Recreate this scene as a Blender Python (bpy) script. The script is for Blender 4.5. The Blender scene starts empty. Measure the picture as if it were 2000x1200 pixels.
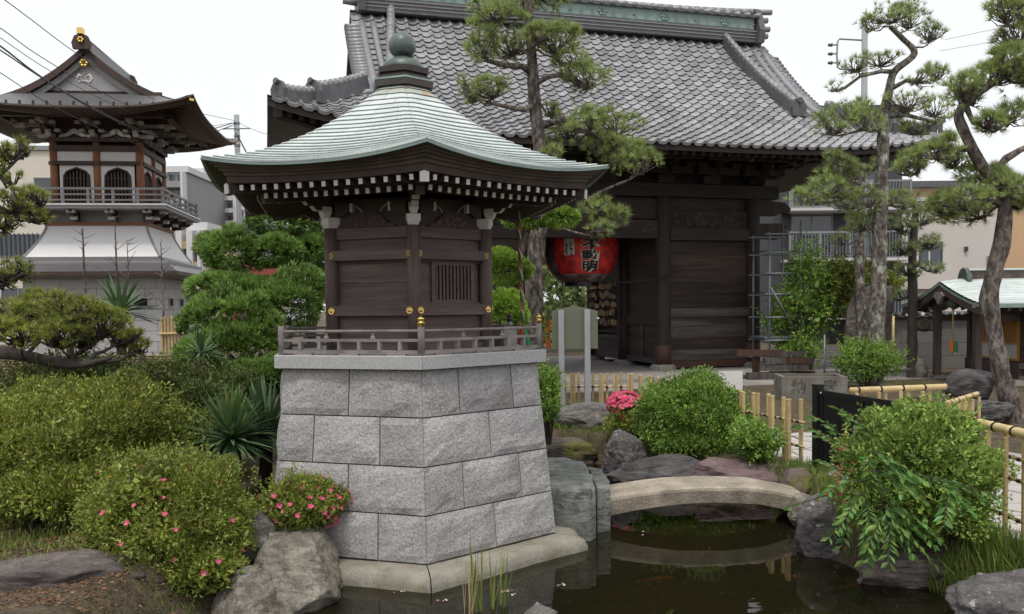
import bpy, math, random
import numpy as np
from mathutils import Vector, Matrix, noise as mnoise
# ------------------------------------------------------------------ camera, sky, sun, exposure
SC = bpy.context.scene
COL = SC.collection
F_PX, PPY, ROLL, PITCH, CAM_Z = 1700.0, 684.7, 0.0121, 0.0475, 1.85
_c, _s, _cd, _sd = math.cos(ROLL), math.sin(ROLL), math.cos(PITCH), math.sin(PITCH)
cam_d = bpy.data.cameras.new('camera')
cam = bpy.data.objects.new('camera', cam_d); COL.objects.link(cam)
cam_d.sensor_fit = 'HORIZONTAL'; cam_d.sensor_width = 36.0
cam_d.lens = 36.0 * F_PX / 2000.0
cam_d.shift_y = (PPY - 600.0) / 2000.0
cam_d.clip_start = 0.05; cam_d.clip_end = 3000
_R = Vector((1, 0, 0)); _U = Vector((0, _sd, _cd)); _B = Vector((0, -_cd, _sd))
_r2 = _c * _R - _s * _U; _u2 = _s * _R + _c * _U
cam.matrix_world = Matrix(((_r2.x, _u2.x, _B.x, 0), (_r2.y, _u2.y, _B.y, 0), (_r2.z, _u2.z, _B.z, CAM_Z), (0, 0, 0, 1)))
SC.camera = cam
SUN_EL, SUN_AZ = math.radians(66), math.radians(-170)    # azimuth measured from +Y towards +X (sun high behind the camera)
W = bpy.data.worlds.new('World'); SC.world = W; W.use_nodes = True
wn = W.node_tree; wn.nodes.clear()
sky = wn.nodes.new('ShaderNodeTexSky'); sky.sky_type = 'NISHITA'; sky.sun_disc = False
sky.sun_elevation = SUN_EL; sky.sun_rotation = SUN_AZ; sky.dust_density = 4.0
hs = wn.nodes.new('ShaderNodeHueSaturation'); hs.inputs['Saturation'].default_value = 0.35
mx = wn.nodes.new('ShaderNodeMix'); mx.data_type = 'RGBA'; mx.inputs['Factor'].default_value = 0.86
mx.inputs['B'].default_value = (11.0, 11.2, 11.5, 1)     # even white cloud cover
bg = wn.nodes.new('ShaderNodeBackground'); bg.inputs['Strength'].default_value = 0.1
wo = wn.nodes.new('ShaderNodeOutputWorld')
wn.links.new(sky.outputs[0], hs.inputs['Color']); wn.links.new(hs.outputs[0], mx.inputs['A'])
wn.links.new(mx.outputs['Result'], bg.inputs['Color']); wn.links.new(bg.outputs[0], wo.inputs['Surface'])
sun_d = bpy.data.lights.new('sun', 'SUN'); sun_d.energy = 2.0; sun_d.angle = math.radians(10); sun_d.color = (1.0, 0.95, 0.87)
sun = bpy.data.objects.new('sun', sun_d); COL.objects.link(sun)
_sv = Vector((math.sin(SUN_AZ) * math.cos(SUN_EL), math.cos(SUN_AZ) * math.cos(SUN_EL), math.sin(SUN_EL)))
sun.rotation_euler = _sv.to_track_quat('Z', 'Y').to_euler()
sun.location = _sv * 60
vs = SC.view_settings
vs.view_transform = 'Standard'; vs.look = 'None'; vs.exposure = 0.0; vs.gamma = 1.0; vs.use_curve_mapping = False
SC.render.engine = 'CYCLES'
SC.cycles.use_denoising = True
SC.cycles.max_bounces = 6; SC.cycles.transparent_max_bounces = 8
SC.cycles.caustics_reflective = False; SC.cycles.caustics_refractive = False

# ------------------------------------------------------------------ pixel helpers (a pixel gives a direction; depth comes from what it touches)
def ray(u, v):
    a, b = u - 1000, v - PPY
    a0 = _c * a - _s * b; b0 = _s * a + _c * b
    x, up = a0 / F_PX, -b0 / F_PX
    return Vector((x, _cd + up * _sd, -_sd + up * _cd))
CAMP = Vector((0, 0, CAM_Z))
def atY(u, v, Y):
    r = ray(u, v); return CAMP + r * (Y / r.y)
def atZ(u, v, Z):
    r = ray(u, v); return CAMP + r * ((Z - CAM_Z) / r.z)
def pxm(Y): return Y / F_PX        # metres per pixel at depth Y
rng = np.random.default_rng(7)
random.seed(7)
def V(*a): return Vector(a)

# ------------------------------------------------------------------ mesh builder
class MB:
    def __init__(s): s.v = []; s.f = []
    def add(s, vs, fs):
        o = len(s.v); s.v += [tuple(p) for p in vs]; s.f += [tuple(i + o for i in f) for f in fs]; return s
    def obox(s, c, a, b, d):
        c, a, b, d = Vector(c), Vector(a), Vector(b), Vector(d)
        P = [c + i * a + j * b + k * d for k in (-1, 1) for j in (-1, 1) for i in (-1, 1)]
        fs = [(0, 2, 3, 1), (4, 5, 7, 6), (0, 1, 5, 4), (2, 6, 7, 3), (0, 4, 6, 2), (1, 3, 7, 5)]
        if a.cross(b).dot(d) < 0: fs = [f[::-1] for f in fs]
        return s.add(P, fs)
    def box(s, x0, x1, y0, y1, z0, z1):
        return s.obox(((x0 + x1) / 2, (y0 + y1) / 2, (z0 + z1) / 2), ((x1 - x0) / 2, 0, 0), (0, (y1 - y0) / 2, 0), (0, 0, (z1 - z0) / 2))
    def beam(s, a, b, w, h, up=(0, 0, 1)):
        a, b = Vector(a), Vector(b); d = (b - a); l = d.length
        if l < 1e-6: return s
        d /= l; up = Vector(up); x = d.cross(up)
        if x.length < 1e-4: x = d.cross(Vector((0, 1, 0)))
        x.normalize(); u = x.cross(d)
        return s.obox((a + b) / 2, d * (l / 2), x * (w / 2), u * (h / 2))
    def tube(s, pts, rad, n=8, cap=True, wob=0.0):
        pts = [Vector(p) for p in pts]; m = len(pts)
        if not hasattr(rad, '__len__'): rad = [rad] * m
        o = len(s.v); t0 = None; x = None
        for i, p in enumerate(pts):
            t = (pts[min(i + 1, m - 1)] - pts[max(i - 1, 0)]).normalized()
            if x is None:
                x = t.cross(Vector((0, 0, 1)))
                if x.length < .05: x = t.cross(Vector((0, 1, 0)))
            else:
                x = x - t * x.dot(t)
            x.normalize(); y = t.cross(x)
            for k in range(n):
                a = 2 * math.pi * k / n
                r = rad[i] * (1 + (wob * (mnoise.noise(p * 3.1 + Vector((k * 1.7, 0, 0)))) if wob else 0))
                s.v.append(tuple(p + (x * math.cos(a) + y * math.sin(a)) * r))
        for i in range(m - 1):
            for k in range(n):
                k2 = (k + 1) % n
                s.f.append((o + i * n + k, o + i * n + k2, o + (i + 1) * n + k2, o + (i + 1) * n + k))
        if cap:
            s.f.append(tuple(o + k for k in range(n))[::-1]); s.f.append(tuple(o + (m - 1) * n + k for k in range(n)))
        return s
    def lathe(s, prof, n=16, c=(0, 0, 0), rot=0.0):
        o = len(s.v); m = len(prof)
        for r, z in prof:
            for k in range(n):
                a = 2 * math.pi * k / n + rot
                s.v.append((c[0] + r * math.cos(a), c[1] + r * math.sin(a), c[2] + z))
        for i in range(m - 1):
            for k in range(n):
                k2 = (k + 1) % n
                s.f.append((o + i * n + k, o + i * n + k2, o + (i + 1) * n + k2, o + (i + 1) * n + k))
        if prof[0][0] > 1e-4: s.f.append(tuple(o + k for k in range(n))[::-1])
        if prof[-1][0] > 1e-4: s.f.append(tuple(o + (m - 1) * n + k for k in range(n)))
        return s
    def prism(s, poly, org, ex, ey, ez):
        """poly (2d) in plane ex,ey, extruded by ez"""
        org, ex, ey, ez = Vector(org), Vector(ex), Vector(ey), Vector(ez); n = len(poly)
        A = [org + ex * p[0] + ey * p[1] for p in poly]
        fs = [tuple(range(n))[::-1], tuple(range(n, 2 * n))] + [(i, (i + 1) % n, n + (i + 1) % n, n + i) for i in range(n)]
        if ex.cross(ey).dot(ez) < 0: fs = [f[::-1] for f in fs]
        return s.add(A + [a + ez for a in A], fs)
    def grid(s, P):
        """P: list of rows of points"""
        o = len(s.v); m, n = len(P), len(P[0])
        for r in P: s.v += [tuple(p) for p in r]
        for i in range(m - 1):
            for j in range(n - 1):
                a = o + i * n + j; s.f.append((a, a + 1, a + n + 1, a + n))
        return s
    def mesh(s, name):
        me = bpy.data.meshes.new(name); me.from_pydata(s.v, [], s.f); me.update(); return me
    def build(s, name, mat, parent=None, smooth=False, origin=None, **tags):
        if origin is not None:
            o = Vector(origin); s.v = [tuple(Vector(p) - o) for p in s.v]
        ob = mk(name, s.mesh(name), mat, parent, smooth)
        if origin is not None: ob.location = origin
        tag(ob, **tags); return ob

def mk(name, me, mat, parent=None, smooth=False):
    if mat is not None and len(me.materials) == 0: me.materials.append(MAT[mat] if isinstance(mat, str) else mat)
    if smooth: me.polygons.foreach_set('use_smooth', [True] * len(me.polygons))
    ob = bpy.data.objects.new(name, me); COL.objects.link(ob)
    if parent is not None: ob.parent = parent
    return ob
def tag(o, label=None, cat=None, group=None, kind=None):
    if label: o['label'] = label
    if cat: o['category'] = cat
    if group: o['group'] = group
    if kind: o['kind'] = kind
    return o
def empty(name, loc, rz=0.0, **tags):
    o = bpy.data.objects.new(name, None); COL.objects.link(o); o.empty_display_size = .1
    o.location = loc; o.rotation_euler = (0, 0, rz); return tag(o, **tags)
def inst(src, parent=None, loc=None, rot=None, scale=None, mw=None):
    c = src.copy(); COL.objects.link(c)
    if parent is not None: c.parent = parent
    if mw is not None: c.matrix_basis = mw
    if loc is not None: c.location = loc
    if rot is not None: c.rotation_euler = rot
    if scale is not None: c.scale = scale
    return c
def copy_tree(o, parent=None):
    c = o.copy(); COL.objects.link(c); c.parent = parent
    for ch in list(o.children): copy_tree(ch, c)
    return c
def np_mesh(name, verts, faces, tone=None):
    me = bpy.data.meshes.new(name)
    verts = np.asarray(verts, dtype=np.float32); faces = np.asarray(faces, dtype=np.int32)
    nv, nf, k = len(verts), len(faces), faces.shape[1]
    me.vertices.add(nv); me.vertices.foreach_set('co', verts.ravel())
    me.loops.add(nf * k); me.loops.foreach_set('vertex_index', faces.ravel())
    me.polygons.add(nf); me.polygons.foreach_set('loop_start', np.arange(0, nf * k, k, dtype=np.int32))
    me.polygons.foreach_set('loop_total', np.full(nf, k, dtype=np.int32))
    me.polygons.foreach_set('use_smooth', np.zeros(nf, dtype=bool))
    me.update(calc_edges=True); me.validate()
    if tone is not None:
        a = me.attributes.new('tone', 'FLOAT', 'POINT'); a.data.foreach_set('value', np.asarray(tone, dtype=np.float32))
    return me

# ------------------------------------------------------------------ materials
MAT = {}
def mat(name, col, rough=.6, var=.18, scale=6.0, bump=.15, bscale=40.0, metal=0.0, col2=None, f2=(.45, .65), s2=2.0, spec=.4,
        objvar=0.0, island=0.0, grain=None, trans=0.0, hue=0.0, speck=0.0, spscale=150.0, bdist=.01, hi=None, hif=(.6, .7), hiscale=5.0, detail=6, tone=False, strata=0.0):
    m = bpy.data.materials.new(name); MAT[name] = m; m.use_nodes = True
    nt = m.node_tree; N = nt.nodes; L = nt.links; N.clear()
    out = N.new('ShaderNodeOutputMaterial'); bs = N.new('ShaderNodeBsdfPrincipled')
    bs.inputs['Roughness'].default_value = rough; bs.inputs['Metallic'].default_value = metal
    bs.inputs['Specular IOR Level'].default_value = spec
    tc = N.new('ShaderNodeTexCoord'); mp = N.new('ShaderNodeMapping')
    if grain: mp.inputs['Scale'].default_value = grain
    L.new(tc.outputs['Object'], mp.inputs['Vector'])
    if objvar:
        oi = N.new('ShaderNodeObjectInfo'); cm = N.new('ShaderNodeCombineXYZ'); ml = N.new('ShaderNodeMath'); ml.operation = 'MULTIPLY'; ml.inputs[1].default_value = 37.0
        L.new(oi.outputs['Random'], ml.inputs[0])
        for i in range(3): L.new(ml.outputs[0], cm.inputs[i])
        L.new(cm.outputs[0], mp.inputs['Location'])
    def noise(sc, det=detail, rgh=.6):
        n = N.new('ShaderNodeTexNoise'); n.inputs['Scale'].default_value = sc; n.inputs['Detail'].default_value = det; n.inputs['Roughness'].default_value = rgh
        L.new(mp.outputs[0], n.inputs['Vector']); return n
    def maprange(src, a, b, c, d):
        r = N.new('ShaderNodeMapRange'); r.inputs[1].default_value = a; r.inputs[2].default_value = b; r.inputs[3].default_value = c; r.inputs[4].default_value = d
        L.new(src, r.inputs[0]); return r.outputs[0]
    rgb = N.new('ShaderNodeRGB'); rgb.outputs[0].default_value = (*col, 1); cur = rgb.outputs[0]
    def mixc(fac, A, Bcol):
        x = N.new('ShaderNodeMix'); x.data_type = 'RGBA'; L.new(fac, x.inputs['Factor']); L.new(A, x.inputs['A']); x.inputs['B'].default_value = (*Bcol, 1); return x.outputs['Result']
    if col2: cur = mixc(maprange(noise(s2).outputs[0], f2[0], f2[1], 0, 1), cur, col2)
    if hi: cur = mixc(maprange(noise(hiscale).outputs[0], hif[0], hif[1], 0, 1), cur, hi)
    hv = N.new('ShaderNodeHueSaturation'); L.new(cur, hv.inputs['Color'])
    val = maprange(noise(scale).outputs[0], .3, .7, 1 - var, 1 + var)
    def mul(a, b):
        x = N.new('ShaderNodeMath'); x.operation = 'MULTIPLY'; L.new(a, x.inputs[0]); L.new(b, x.inputs[1]); return x.outputs[0]
    if speck: val = mul(val, maprange(noise(spscale, 2, .7).outputs[0], .35, .65, 1 - speck, 1 + speck))
    if strata:
        m3 = N.new('ShaderNodeMapping'); m3.inputs['Scale'].default_value = (2.6, 2.6, 10); m3.inputs['Rotation'].default_value = (.35, .25, .4); L.new(tc.outputs['Object'], m3.inputs['Vector'])
        n3 = N.new('ShaderNodeTexNoise'); n3.inputs['Scale'].default_value = 2.2; n3.inputs['Detail'].default_value = 9; n3.inputs['Roughness'].default_value = .72; n3.inputs['Distortion'].default_value = .8
        L.new(m3.outputs[0], n3.inputs['Vector']); val = mul(val, maprange(n3.outputs[0], .34, .66, 1 - strata, 1 + strata)); strata_n = n3.outputs[0]
    if objvar: val = mul(val, maprange(oi.outputs['Random'], 0, 1, 1 - objvar, 1 + objvar))
    if island:
        ge = N.new('ShaderNodeNewGeometry'); val = mul(val, maprange(ge.outputs['Random Per Island'], 0, 1, 1 - island, 1 + island))
        if hue:
            wn_ = N.new('ShaderNodeTexWhiteNoise'); wn_.noise_dimensions = '1D'; L.new(ge.outputs['Random Per Island'], wn_.inputs['W'])
            L.new(maprange(wn_.outputs['Value'], 0, 1, .5 - hue, .5 + hue), hv.inputs['Hue'])
    if tone:
        at_ = N.new('ShaderNodeAttribute'); at_.attribute_name = 'tone'; val = mul(val, at_.outputs['Fac'])
    L.new(val, hv.inputs['Value']); L.new(hv.outputs[0], bs.inputs['Base Color'])
    if bump:
        b = N.new('ShaderNodeBump'); b.inputs['Strength'].default_value = bump; b.inputs['Distance'].default_value = bdist
        L.new(noise(bscale, 8, .65).outputs[0], b.inputs['Height']); nrm_ = b.outputs[0]
        if strata:
            b2 = N.new('ShaderNodeBump'); b2.inputs['Strength'].default_value = .9; b2.inputs['Distance'].default_value = .05; L.new(strata_n, b2.inputs['Height']); L.new(nrm_, b2.inputs['Normal']); nrm_ = b2.outputs[0]
        L.new(nrm_, bs.inputs['Normal'])
    sh = bs.outputs[0]
    if trans:
        tr = N.new('ShaderNodeBsdfTranslucent'); L.new(hv.outputs[0], tr.inputs['Color'])
        x = N.new('ShaderNodeMixShader'); x.inputs[0].default_value = trans; L.new(sh, x.inputs[1]); L.new(tr.outputs[0], x.inputs[2]); sh = x.outputs[0]
    L.new(sh, out.inputs['Surface']); return m

G = 1.0
mat('granite', (.385, .372, .37), .75, .15, 2.2, .9, 45, speck=.26, spscale=60, objvar=.08, bdist=.014, col2=(.28, .268, .25), s2=1.4, f2=(.48, .75), hi=(.20, .19, .17), hif=(.66, .82), hiscale=2.6)
mat('granite_smooth', (.40, .40, .40), .6, .06, 4, .15, 120, speck=.22, spscale=110)
mat('curb_stone', (.27, .25, .21), .8, .2, 5, .6, 40, speck=.15, spscale=80, col2=(.20, .18, .13), s2=4)
mat('mortar', (0.150, 0.143, 0.135), .9, .2, 10, .3, 60)
mat('wood_dark', (0.092, 0.063, 0.056), .62, .3, 5, .35, 22, grain=(7, 7, .8), objvar=.12, col2=(.125, .094, .085), s2=2, f2=(.4, .7))
mat('wood_dark_h', (0.088, 0.059, 0.052), .62, .3, 4, .35, 18, grain=(9, 9, .8), objvar=.15, col2=(.130, .097, .088), s2=1.5, f2=(.4, .7))
mat('wood_eave', (0.066, 0.045, 0.038), .7, .25, 6, .2, 30, objvar=.1)
mat('wood_fascia', (0.105, 0.082, 0.068), .65, .22, 8, .2, 30, col2=(.06, .045, .038), s2=3)
mat('wood_grey', (0.299, 0.267, 0.254), .75, .22, 6, .3, 40, grain=(3, 3, 3), objvar=.1, col2=(.17, .15, .14), s2=3)
mat('white_paint', (0.6808, 0.6716, 0.6440), .6, .06, 12, .05, 40, objvar=.05)
mat('white_plaster', (.70, .69, .68), .8, .05, 2, .08, 30)
mat('patina', (0.530, 0.590, 0.575), .45, .10, 5, .06, 25, col2=(.62, .655, .645), s2=2.3, f2=(.4, .65), objvar=.07, hi=(.40, .43, .36), hif=(.62, .78), hiscale=9, spec=.5)
mat('patina_top', (.44, .50, .45), .5, .12, 5, .06, 25, col2=(.40, .27, .15), s2=5, f2=(.48, .62), objvar=.07)
mat('patina_dark', (0.080, 0.100, 0.090), .42, .25, 10, .1, 30, col2=(.135, .18, .158), s2=6, f2=(.45, .7), metal=.15)
mat('bronze_dark', (.060, .050, .045), .45, .25, 8, .08, 30, metal=.3)
mat('gold', (.75, .52, .16), .28, .1, 20, .03, 30, metal=.9)
mat('gold_dull', (.42, .31, .13), .45, .3, 40, .3, 80, metal=.7)
mat('tile_grey', (0.3100, 0.3050, 0.3200), .33, .14, 5, .1, 40, objvar=.24, spec=.6, col2=(.23, .225, .235), s2=3, f2=(.5, .7))
mat('tile_dark', (.105, .105, .112), .5, .25, 8, .25, 30, objvar=.12)
mat('tile_ridge', (0.240, 0.240, 0.255), .35, .16, 8, .1, 40, objvar=.15, spec=.6)
mat('copper_band', (0.220, 0.300, 0.275), .55, .16, 5, .1, 30, col2=(.25, .35, .32), s2=3)
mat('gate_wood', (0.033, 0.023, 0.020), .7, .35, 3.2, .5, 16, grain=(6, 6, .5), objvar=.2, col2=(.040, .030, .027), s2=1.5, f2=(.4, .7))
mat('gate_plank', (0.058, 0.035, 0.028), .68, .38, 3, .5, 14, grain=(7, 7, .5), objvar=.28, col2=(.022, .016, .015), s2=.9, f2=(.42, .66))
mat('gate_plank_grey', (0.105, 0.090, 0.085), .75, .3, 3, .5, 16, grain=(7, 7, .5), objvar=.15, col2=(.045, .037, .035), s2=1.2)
mat('gate_wood_red', (.085, .042, .028), .7, .25, 4, .4, 18, grain=(6, 6, .6), objvar=.15)
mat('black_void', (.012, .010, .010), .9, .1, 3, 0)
mat('paper_red', (.76, .05, .04), .55, .25, 4, .15, 30, col2=(.34, .02, .018), s2=3)
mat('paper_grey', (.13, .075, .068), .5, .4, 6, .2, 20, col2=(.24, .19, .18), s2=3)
mat('paper_white', (.62, .60, .55), .7, .15, 12, .05, 30)
mat('ink', (.018, .018, .020), .6, .2, 10, 0)
mat('lacquer_black', (.014, .014, .016), .3, .2, 5, .05, 30)
mat('ema_wood', (.50, .35, .22), .7, .15, 8, .05, 30, objvar=.35)
mat('water_pipe', (.4, .4, .4))
mat('steel_grey', (.40, .41, .43), .45, .08, 6, .04, 30, metal=.4)
mat('galv', (0.220, 0.235, 0.250), .5, .15, 8, .05, 30, metal=.5)
mat('sign_panel', (.155, .165, .115), .5, .06, 3, .03, 30)
mat('bamboo', (.56, .43, .215), .5, .16, 7, .06, 30, objvar=.16, col2=(.48, .34, .17), s2=4)
mat('bamboo_old', (.36, .27, .12), .6, .2, 7, .1, 30, objvar=.2, col2=(.26, .19, .09), s2=4)
mat('twine', (.02, .017, .015), .9, .1, 10, 0)
mat('black_metal', (.008, .008, .0095), .5, .1, 4, .03, 60, spec=.3)
mat('rock_grey', (.235, .225, .21), .82, .30, 3.5, 1.2, 16, speck=.18, spscale=40, col2=(.155, .14, .125), s2=2.2, f2=(.42, .62), bdist=.03, hi=(.36, .345, .32), hif=(.58, .7), hiscale=4, strata=0.42)
mat('rock_brown', (0.2188, 0.1812, 0.1625), .8, .28, 3, 1.2, 15, speck=.15, spscale=40, col2=(.115, .095, .09), s2=2.2, f2=(.42, .62), bdist=.03, strata=0.40)
mat('rock_warm', (0.3510, 0.3185, 0.2665), .82, .3, 4, 1.2, 16, speck=.2, spscale=40, col2=(.17, .15, .12), s2=3, f2=(.42, .62), bdist=.03, hi=(.37, .345, .30), hif=(.56, .7), hiscale=5, strata=0.36)
mat('rock_dark', (0.0978, 0.0920, 0.0920), .75, .3, 4, 1.0, 10, speck=.15, col2=(.13, .12, .12), s2=3, bdist=.03, strata=0.40)
mat('rock_purple', (.235, .165, .165), .8, .3, 4, 1.0, 12, speck=.15, col2=(.165, .11, .115), s2=4, bdist=.03, grain=(1, 1, 3), strata=0.42)
mat('rock_moss', (.16, .125, .11), .85, .3, 4, .8, 10, col2=(.12, .12, .03), s2=2.5, f2=(.46, .58), bdist=.03, strata=0.35)
mat('rock_green', (.215, .228, .205), .75, .3, 4, 1.2, 18, col2=(.29, .305, .28), s2=3, f2=(.42, .6), bdist=.03, hi=(.12, .125, .105), hif=(.56, .64), hiscale=5, speck=.12, spscale=50, strata=0.36)
mat('rock_lichen', (.20, .185, .185), .82, .28, 3, 1.2, 15, speck=.2, spscale=40, col2=(.125, .115, .115), s2=3, bdist=.03, hi=(.56, .56, .55), hif=(.62, .66), hiscale=14, strata=0.40)
mat('bridge_stone', (.40, .345, .275), .8, .28, 4, .9, 40, speck=.2, spscale=70, col2=(.23, .195, .15), s2=3, f2=(.45, .68))
mat('concrete', (.32, .30, .28), .85, .15, 1.5, .2, 30, col2=(.25, .23, .21), s2=1)
mat('platform', (.29, .265, .25), .85, .16, 1.5, .25, 30, speck=.1)
mat('path_stone', (.47, .45, .42), .8, .12, 3, .3, 30, speck=.12, objvar=.12)
mat('soil', (.105, .078, .052), .95, .4, 5, 1.0, 30, col2=(.085, .075, .035), s2=1.4, f2=(.45, .65), bdist=.04, hi=(.165, .115, .07), hif=(.55, .7), hiscale=9, speck=.25, spscale=40)
mat('trough_stone', (.16, .145, .12), .85, .25, 4, .5, 30, col2=(.22, .205, .18), s2=3, speck=.15)
mat('bark', (0.2580, 0.2160, 0.1920), .9, .45, 14, 1.6, 26, col2=(.085, .068, .06), s2=18, f2=(.42, .58), bdist=.04, grain=(1, 1, .45))
mat('bark_pale', (.25, .225, .19), .9, .4, 14, 1.6, 24, col2=(.10, .085, .072), s2=16, f2=(.42, .58), bdist=.04, grain=(1, 1, .5), hi=(.46, .47, .41), hif=(.54, .62), hiscale=10)
mat('bark_dark', (.060, .048, .042), .9, .3, 12, 1.0, 25, bdist=.02)
LF = dict(rough=.42, var=.12, scale=2.0, bump=0, spec=.45, tone=True)
mat('pine_needle', (0.3248, 0.3976, 0.1400), island=.4, hue=.03, trans=.28, **LF)
mat('pine_needle_far', (0.2860, 0.3465, 0.1430), island=.4, hue=.03, trans=.28, **LF)
mat('pine_yellow', (0.2970, 0.3300, 0.0770), island=.38, hue=.03, trans=.25, **LF)
mat('maki_leaf', (0.200, 0.315, 0.075), island=.40, hue=.02, trans=.28, **LF)
mat('maki_bright', (0.230, 0.345, 0.052), island=.35, hue=.02, trans=.3, **LF)
mat('bush_leaf', (0.195, 0.312, 0.058), island=.45, hue=.025, trans=.3, **LF)
mat('bush_light', (0.250, 0.356, 0.075), island=.42, hue=.028, trans=.32, **LF)
mat('azalea_leaf', (0.215, 0.254, 0.046), island=.42, hue=.04, trans=.25, **LF)
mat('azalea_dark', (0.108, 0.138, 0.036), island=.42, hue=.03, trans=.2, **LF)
mat('nandina_leaf', (0.150, 0.282, 0.066), island=.30, hue=.03, trans=.35, **LF)
mat('yucca_leaf', (0.120, 0.204, 0.090), island=.35, hue=.015, trans=.15, **LF)
mat('yucca_new', (.140, .220, .060), island=.25, hue=.015, trans=.2, **LF)
mat('grass', (0.178, 0.247, 0.052), island=.4, hue=.03, trans=.3, **LF)
mat('dry_reed', (.36, .28, .16), island=.2, **LF)
mat('flower_pink', (.72, .11, .22), island=.25, hue=.012, trans=.3, **LF)
mat('petal', (.75, .50, .55), island=.15, trans=.2, **LF)
mat('berry', (.45, .05, .06), .5, .2, 10, 0)
mat('litter', (.17, .085, .04), island=.4, hue=.03, **LF)
mat('orange_paint', (.62, .16, .03), .5, .08, 5, .03)
mat('rope_red', (.34, .10, .07), .8, .2, 20, .3, 60)
mat('rope_green', (.05, .12, .06), .8, .2, 20, .3, 60)
mat('rope_white', (.42, .36, .26), .8, .2, 20, .3, 60)
mat('tassel_red', (.45, .06, .045), .8, .2, 20, .3, 60)
mat('tassel_green', (.03, .26, .10), .8, .2, 20, .3, 60)
mat('bt_roof', (0.105, 0.103, 0.110), .38, .12, 4, .06, 20, col2=(.105, .10, .105), s2=2, spec=.6)
mat('bt_wood', (0.060, 0.036, 0.028), .6, .25, 4, .2, 20, grain=(5, 5, .6), objvar=.1)
mat('bt_orange', (0.240, 0.100, 0.048), .6, .2, 4, .15, 20, grain=(5, 5, .6), objvar=.1)
mat('bt_bracket', (.46, .44, .43), .7, .1, 8, .05, 30)
mat('bt_grey', (.27, .265, .265), .7, .12, 4, .1, 20)
mat('bt_stone', (.42, .40, .40), .8, .08, 3, .1, 20, objvar=.06)
mat('skirt_white', (.72, .71, .71), .7, .03, 2, .04, 20)
mat('wall_cream', (.66, .61, .53), .85, .04, .5, .05, 10)
mat('wall_cream2', (.60, .555, .52), .85, .05, .5, .05, 10)
mat('wall_peach', (.60, .40, .24), .85, .05, .5, .05, 10)
mat('wall_dark', (.060, .063, .072), .7, .12, .6, .05, 10)
mat('wall_grey', (.27, .27, .28), .8, .06, .3, .05, 10)
mat('wall_white', (.60, .60, .61), .8, .05, .3, .05, 10)
mat('wall_blue', (.19, .25, .36), .8, .06, .3, .05, 10)
mat('wall_tan', (.42, .35, .19), .8, .06, .3, .05, 10)
mat('wall_red', (.28, .07, .055), .8, .1, .5, .05, 10)
mat('wall_block', (.155, .145, .135), .85, .15, 2, .15, 20, objvar=.08)
mat('glass_dark', (.05, .06, .075), .08, .1, 1, 0, spec=.8)
mat('window_warm', (.20, .18, .15), .3, .2, 1, 0)
mat('lattice_orange', (.52, .27, .075), .55, .1, 8, .05, 30)
mat('cable', (.018, .018, .02), .6, .1, 5, 0)
mat('pole_concrete', (.30, .31, .33), .7, .08, 3, .05, 20)
mat('koi', (.55, .14, .03), .4, .2, 10, 0)
mat('white_board', (.70, .70, .69), .6, .04, 4, .03)
# ------------------------------------------------------------------ ground, pond, path
POND = np.array([(-2.1, 3.0), (3.0, 3.0), (2.95, 4.9), (2.72, 5.45), (2.35, 5.95), (2.22, 6.45), (2.42, 7.1), (2.46, 7.9), (2.25, 8.75), (1.75, 9.25),
                 (1.15, 9.55), (1.0, 10.2), (.55, 10.75), (-.1, 10.7), (-.5, 9.6), (-.5, 8.3), (-.85, 7.0), (-1.25, 6.3), (-1.42, 5.85), (-1.72, 5.45), (-1.95, 4.9)])
def pond_sd(X, Y):
    """signed distance to the pond outline, negative inside"""
    d = np.full(X.shape, 1e9); ins = np.zeros(X.shape, bool); n = len(POND)
    for i in range(n):
        a, b = POND[i], POND[(i + 1) % n]; e = b - a
        wx, wy = X - a[0], Y - a[1]
        t = np.clip((wx * e[0] + wy * e[1]) / (e @ e), 0, 1)
        d = np.minimum(d, np.hypot(wx - t * e[0], wy - t * e[1]))
        c = ((a[1] > Y) != (b[1] > Y)) & (X < (b[0] - a[0]) * (Y - a[1]) / (b[1] - a[1] + 1e-12) + a[0])
        ins ^= c
    return np.where(ins, -d, d)
def vnoise(X, Y, sc, seed=0):
    f = lambda x, y: np.sin(x * 1.7 + y * .6 + seed) * np.sin(y * 1.9 - x * .5 + seed * 2.1) + .5 * np.sin(x * 3.7 - y * 2.2 + seed * .7) * np.sin(y * 4.1 + x * 1.3)
    return f(X * sc, Y * sc)
def ground_h(X, Y):
    X = np.asarray(X, float); Y = np.asarray(Y, float)
    sd = pond_sd(X, Y)
    up = np.clip(sd / .30, 0, 1); up = up * up * (3 - 2 * up)
    base = .27 + .08 * np.clip((Y - 9) / 5, 0, 1) + np.where(X < -1.2, .08, 0) * np.clip((-1.2 - X) / .6, 0, 1)
    rough = .025 * vnoise(X, Y, 2.3) * np.clip((2.9 - X) / .3, 0, 1) * np.clip((12 - Y) / 2, 0, 1)
    z = -.03 + up * (base + .03 + rough)
    return np.where(sd < 0, np.maximum(-.03 + sd * 1.2, -.55), z)
def gh(x, y): return float(ground_h(np.array([x]), np.array([y]))[0])
xs = np.concatenate([[-1500, -400, -120, -50, -25, -14, -9], np.arange(-6, 6.01, .09), [9, 14, 25, 50, 120, 400, 1500]])
ys = np.concatenate([[-300, -60, -10, 0, 2], np.arange(2.8, 14.01, .09), [16, 20, 28, 45, 80, 160, 500, 2000]])
GX, GY = np.meshgrid(xs, ys); GZ = ground_h(GX, GY)
nx, ny = len(xs), len(ys); idx = np.arange(nx * ny).reshape(ny, nx)
fa = np.stack([idx[:-1, :-1], idx[:-1, 1:], idx[1:, 1:], idx[1:, :-1]], -1).reshape(-1, 4)
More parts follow.
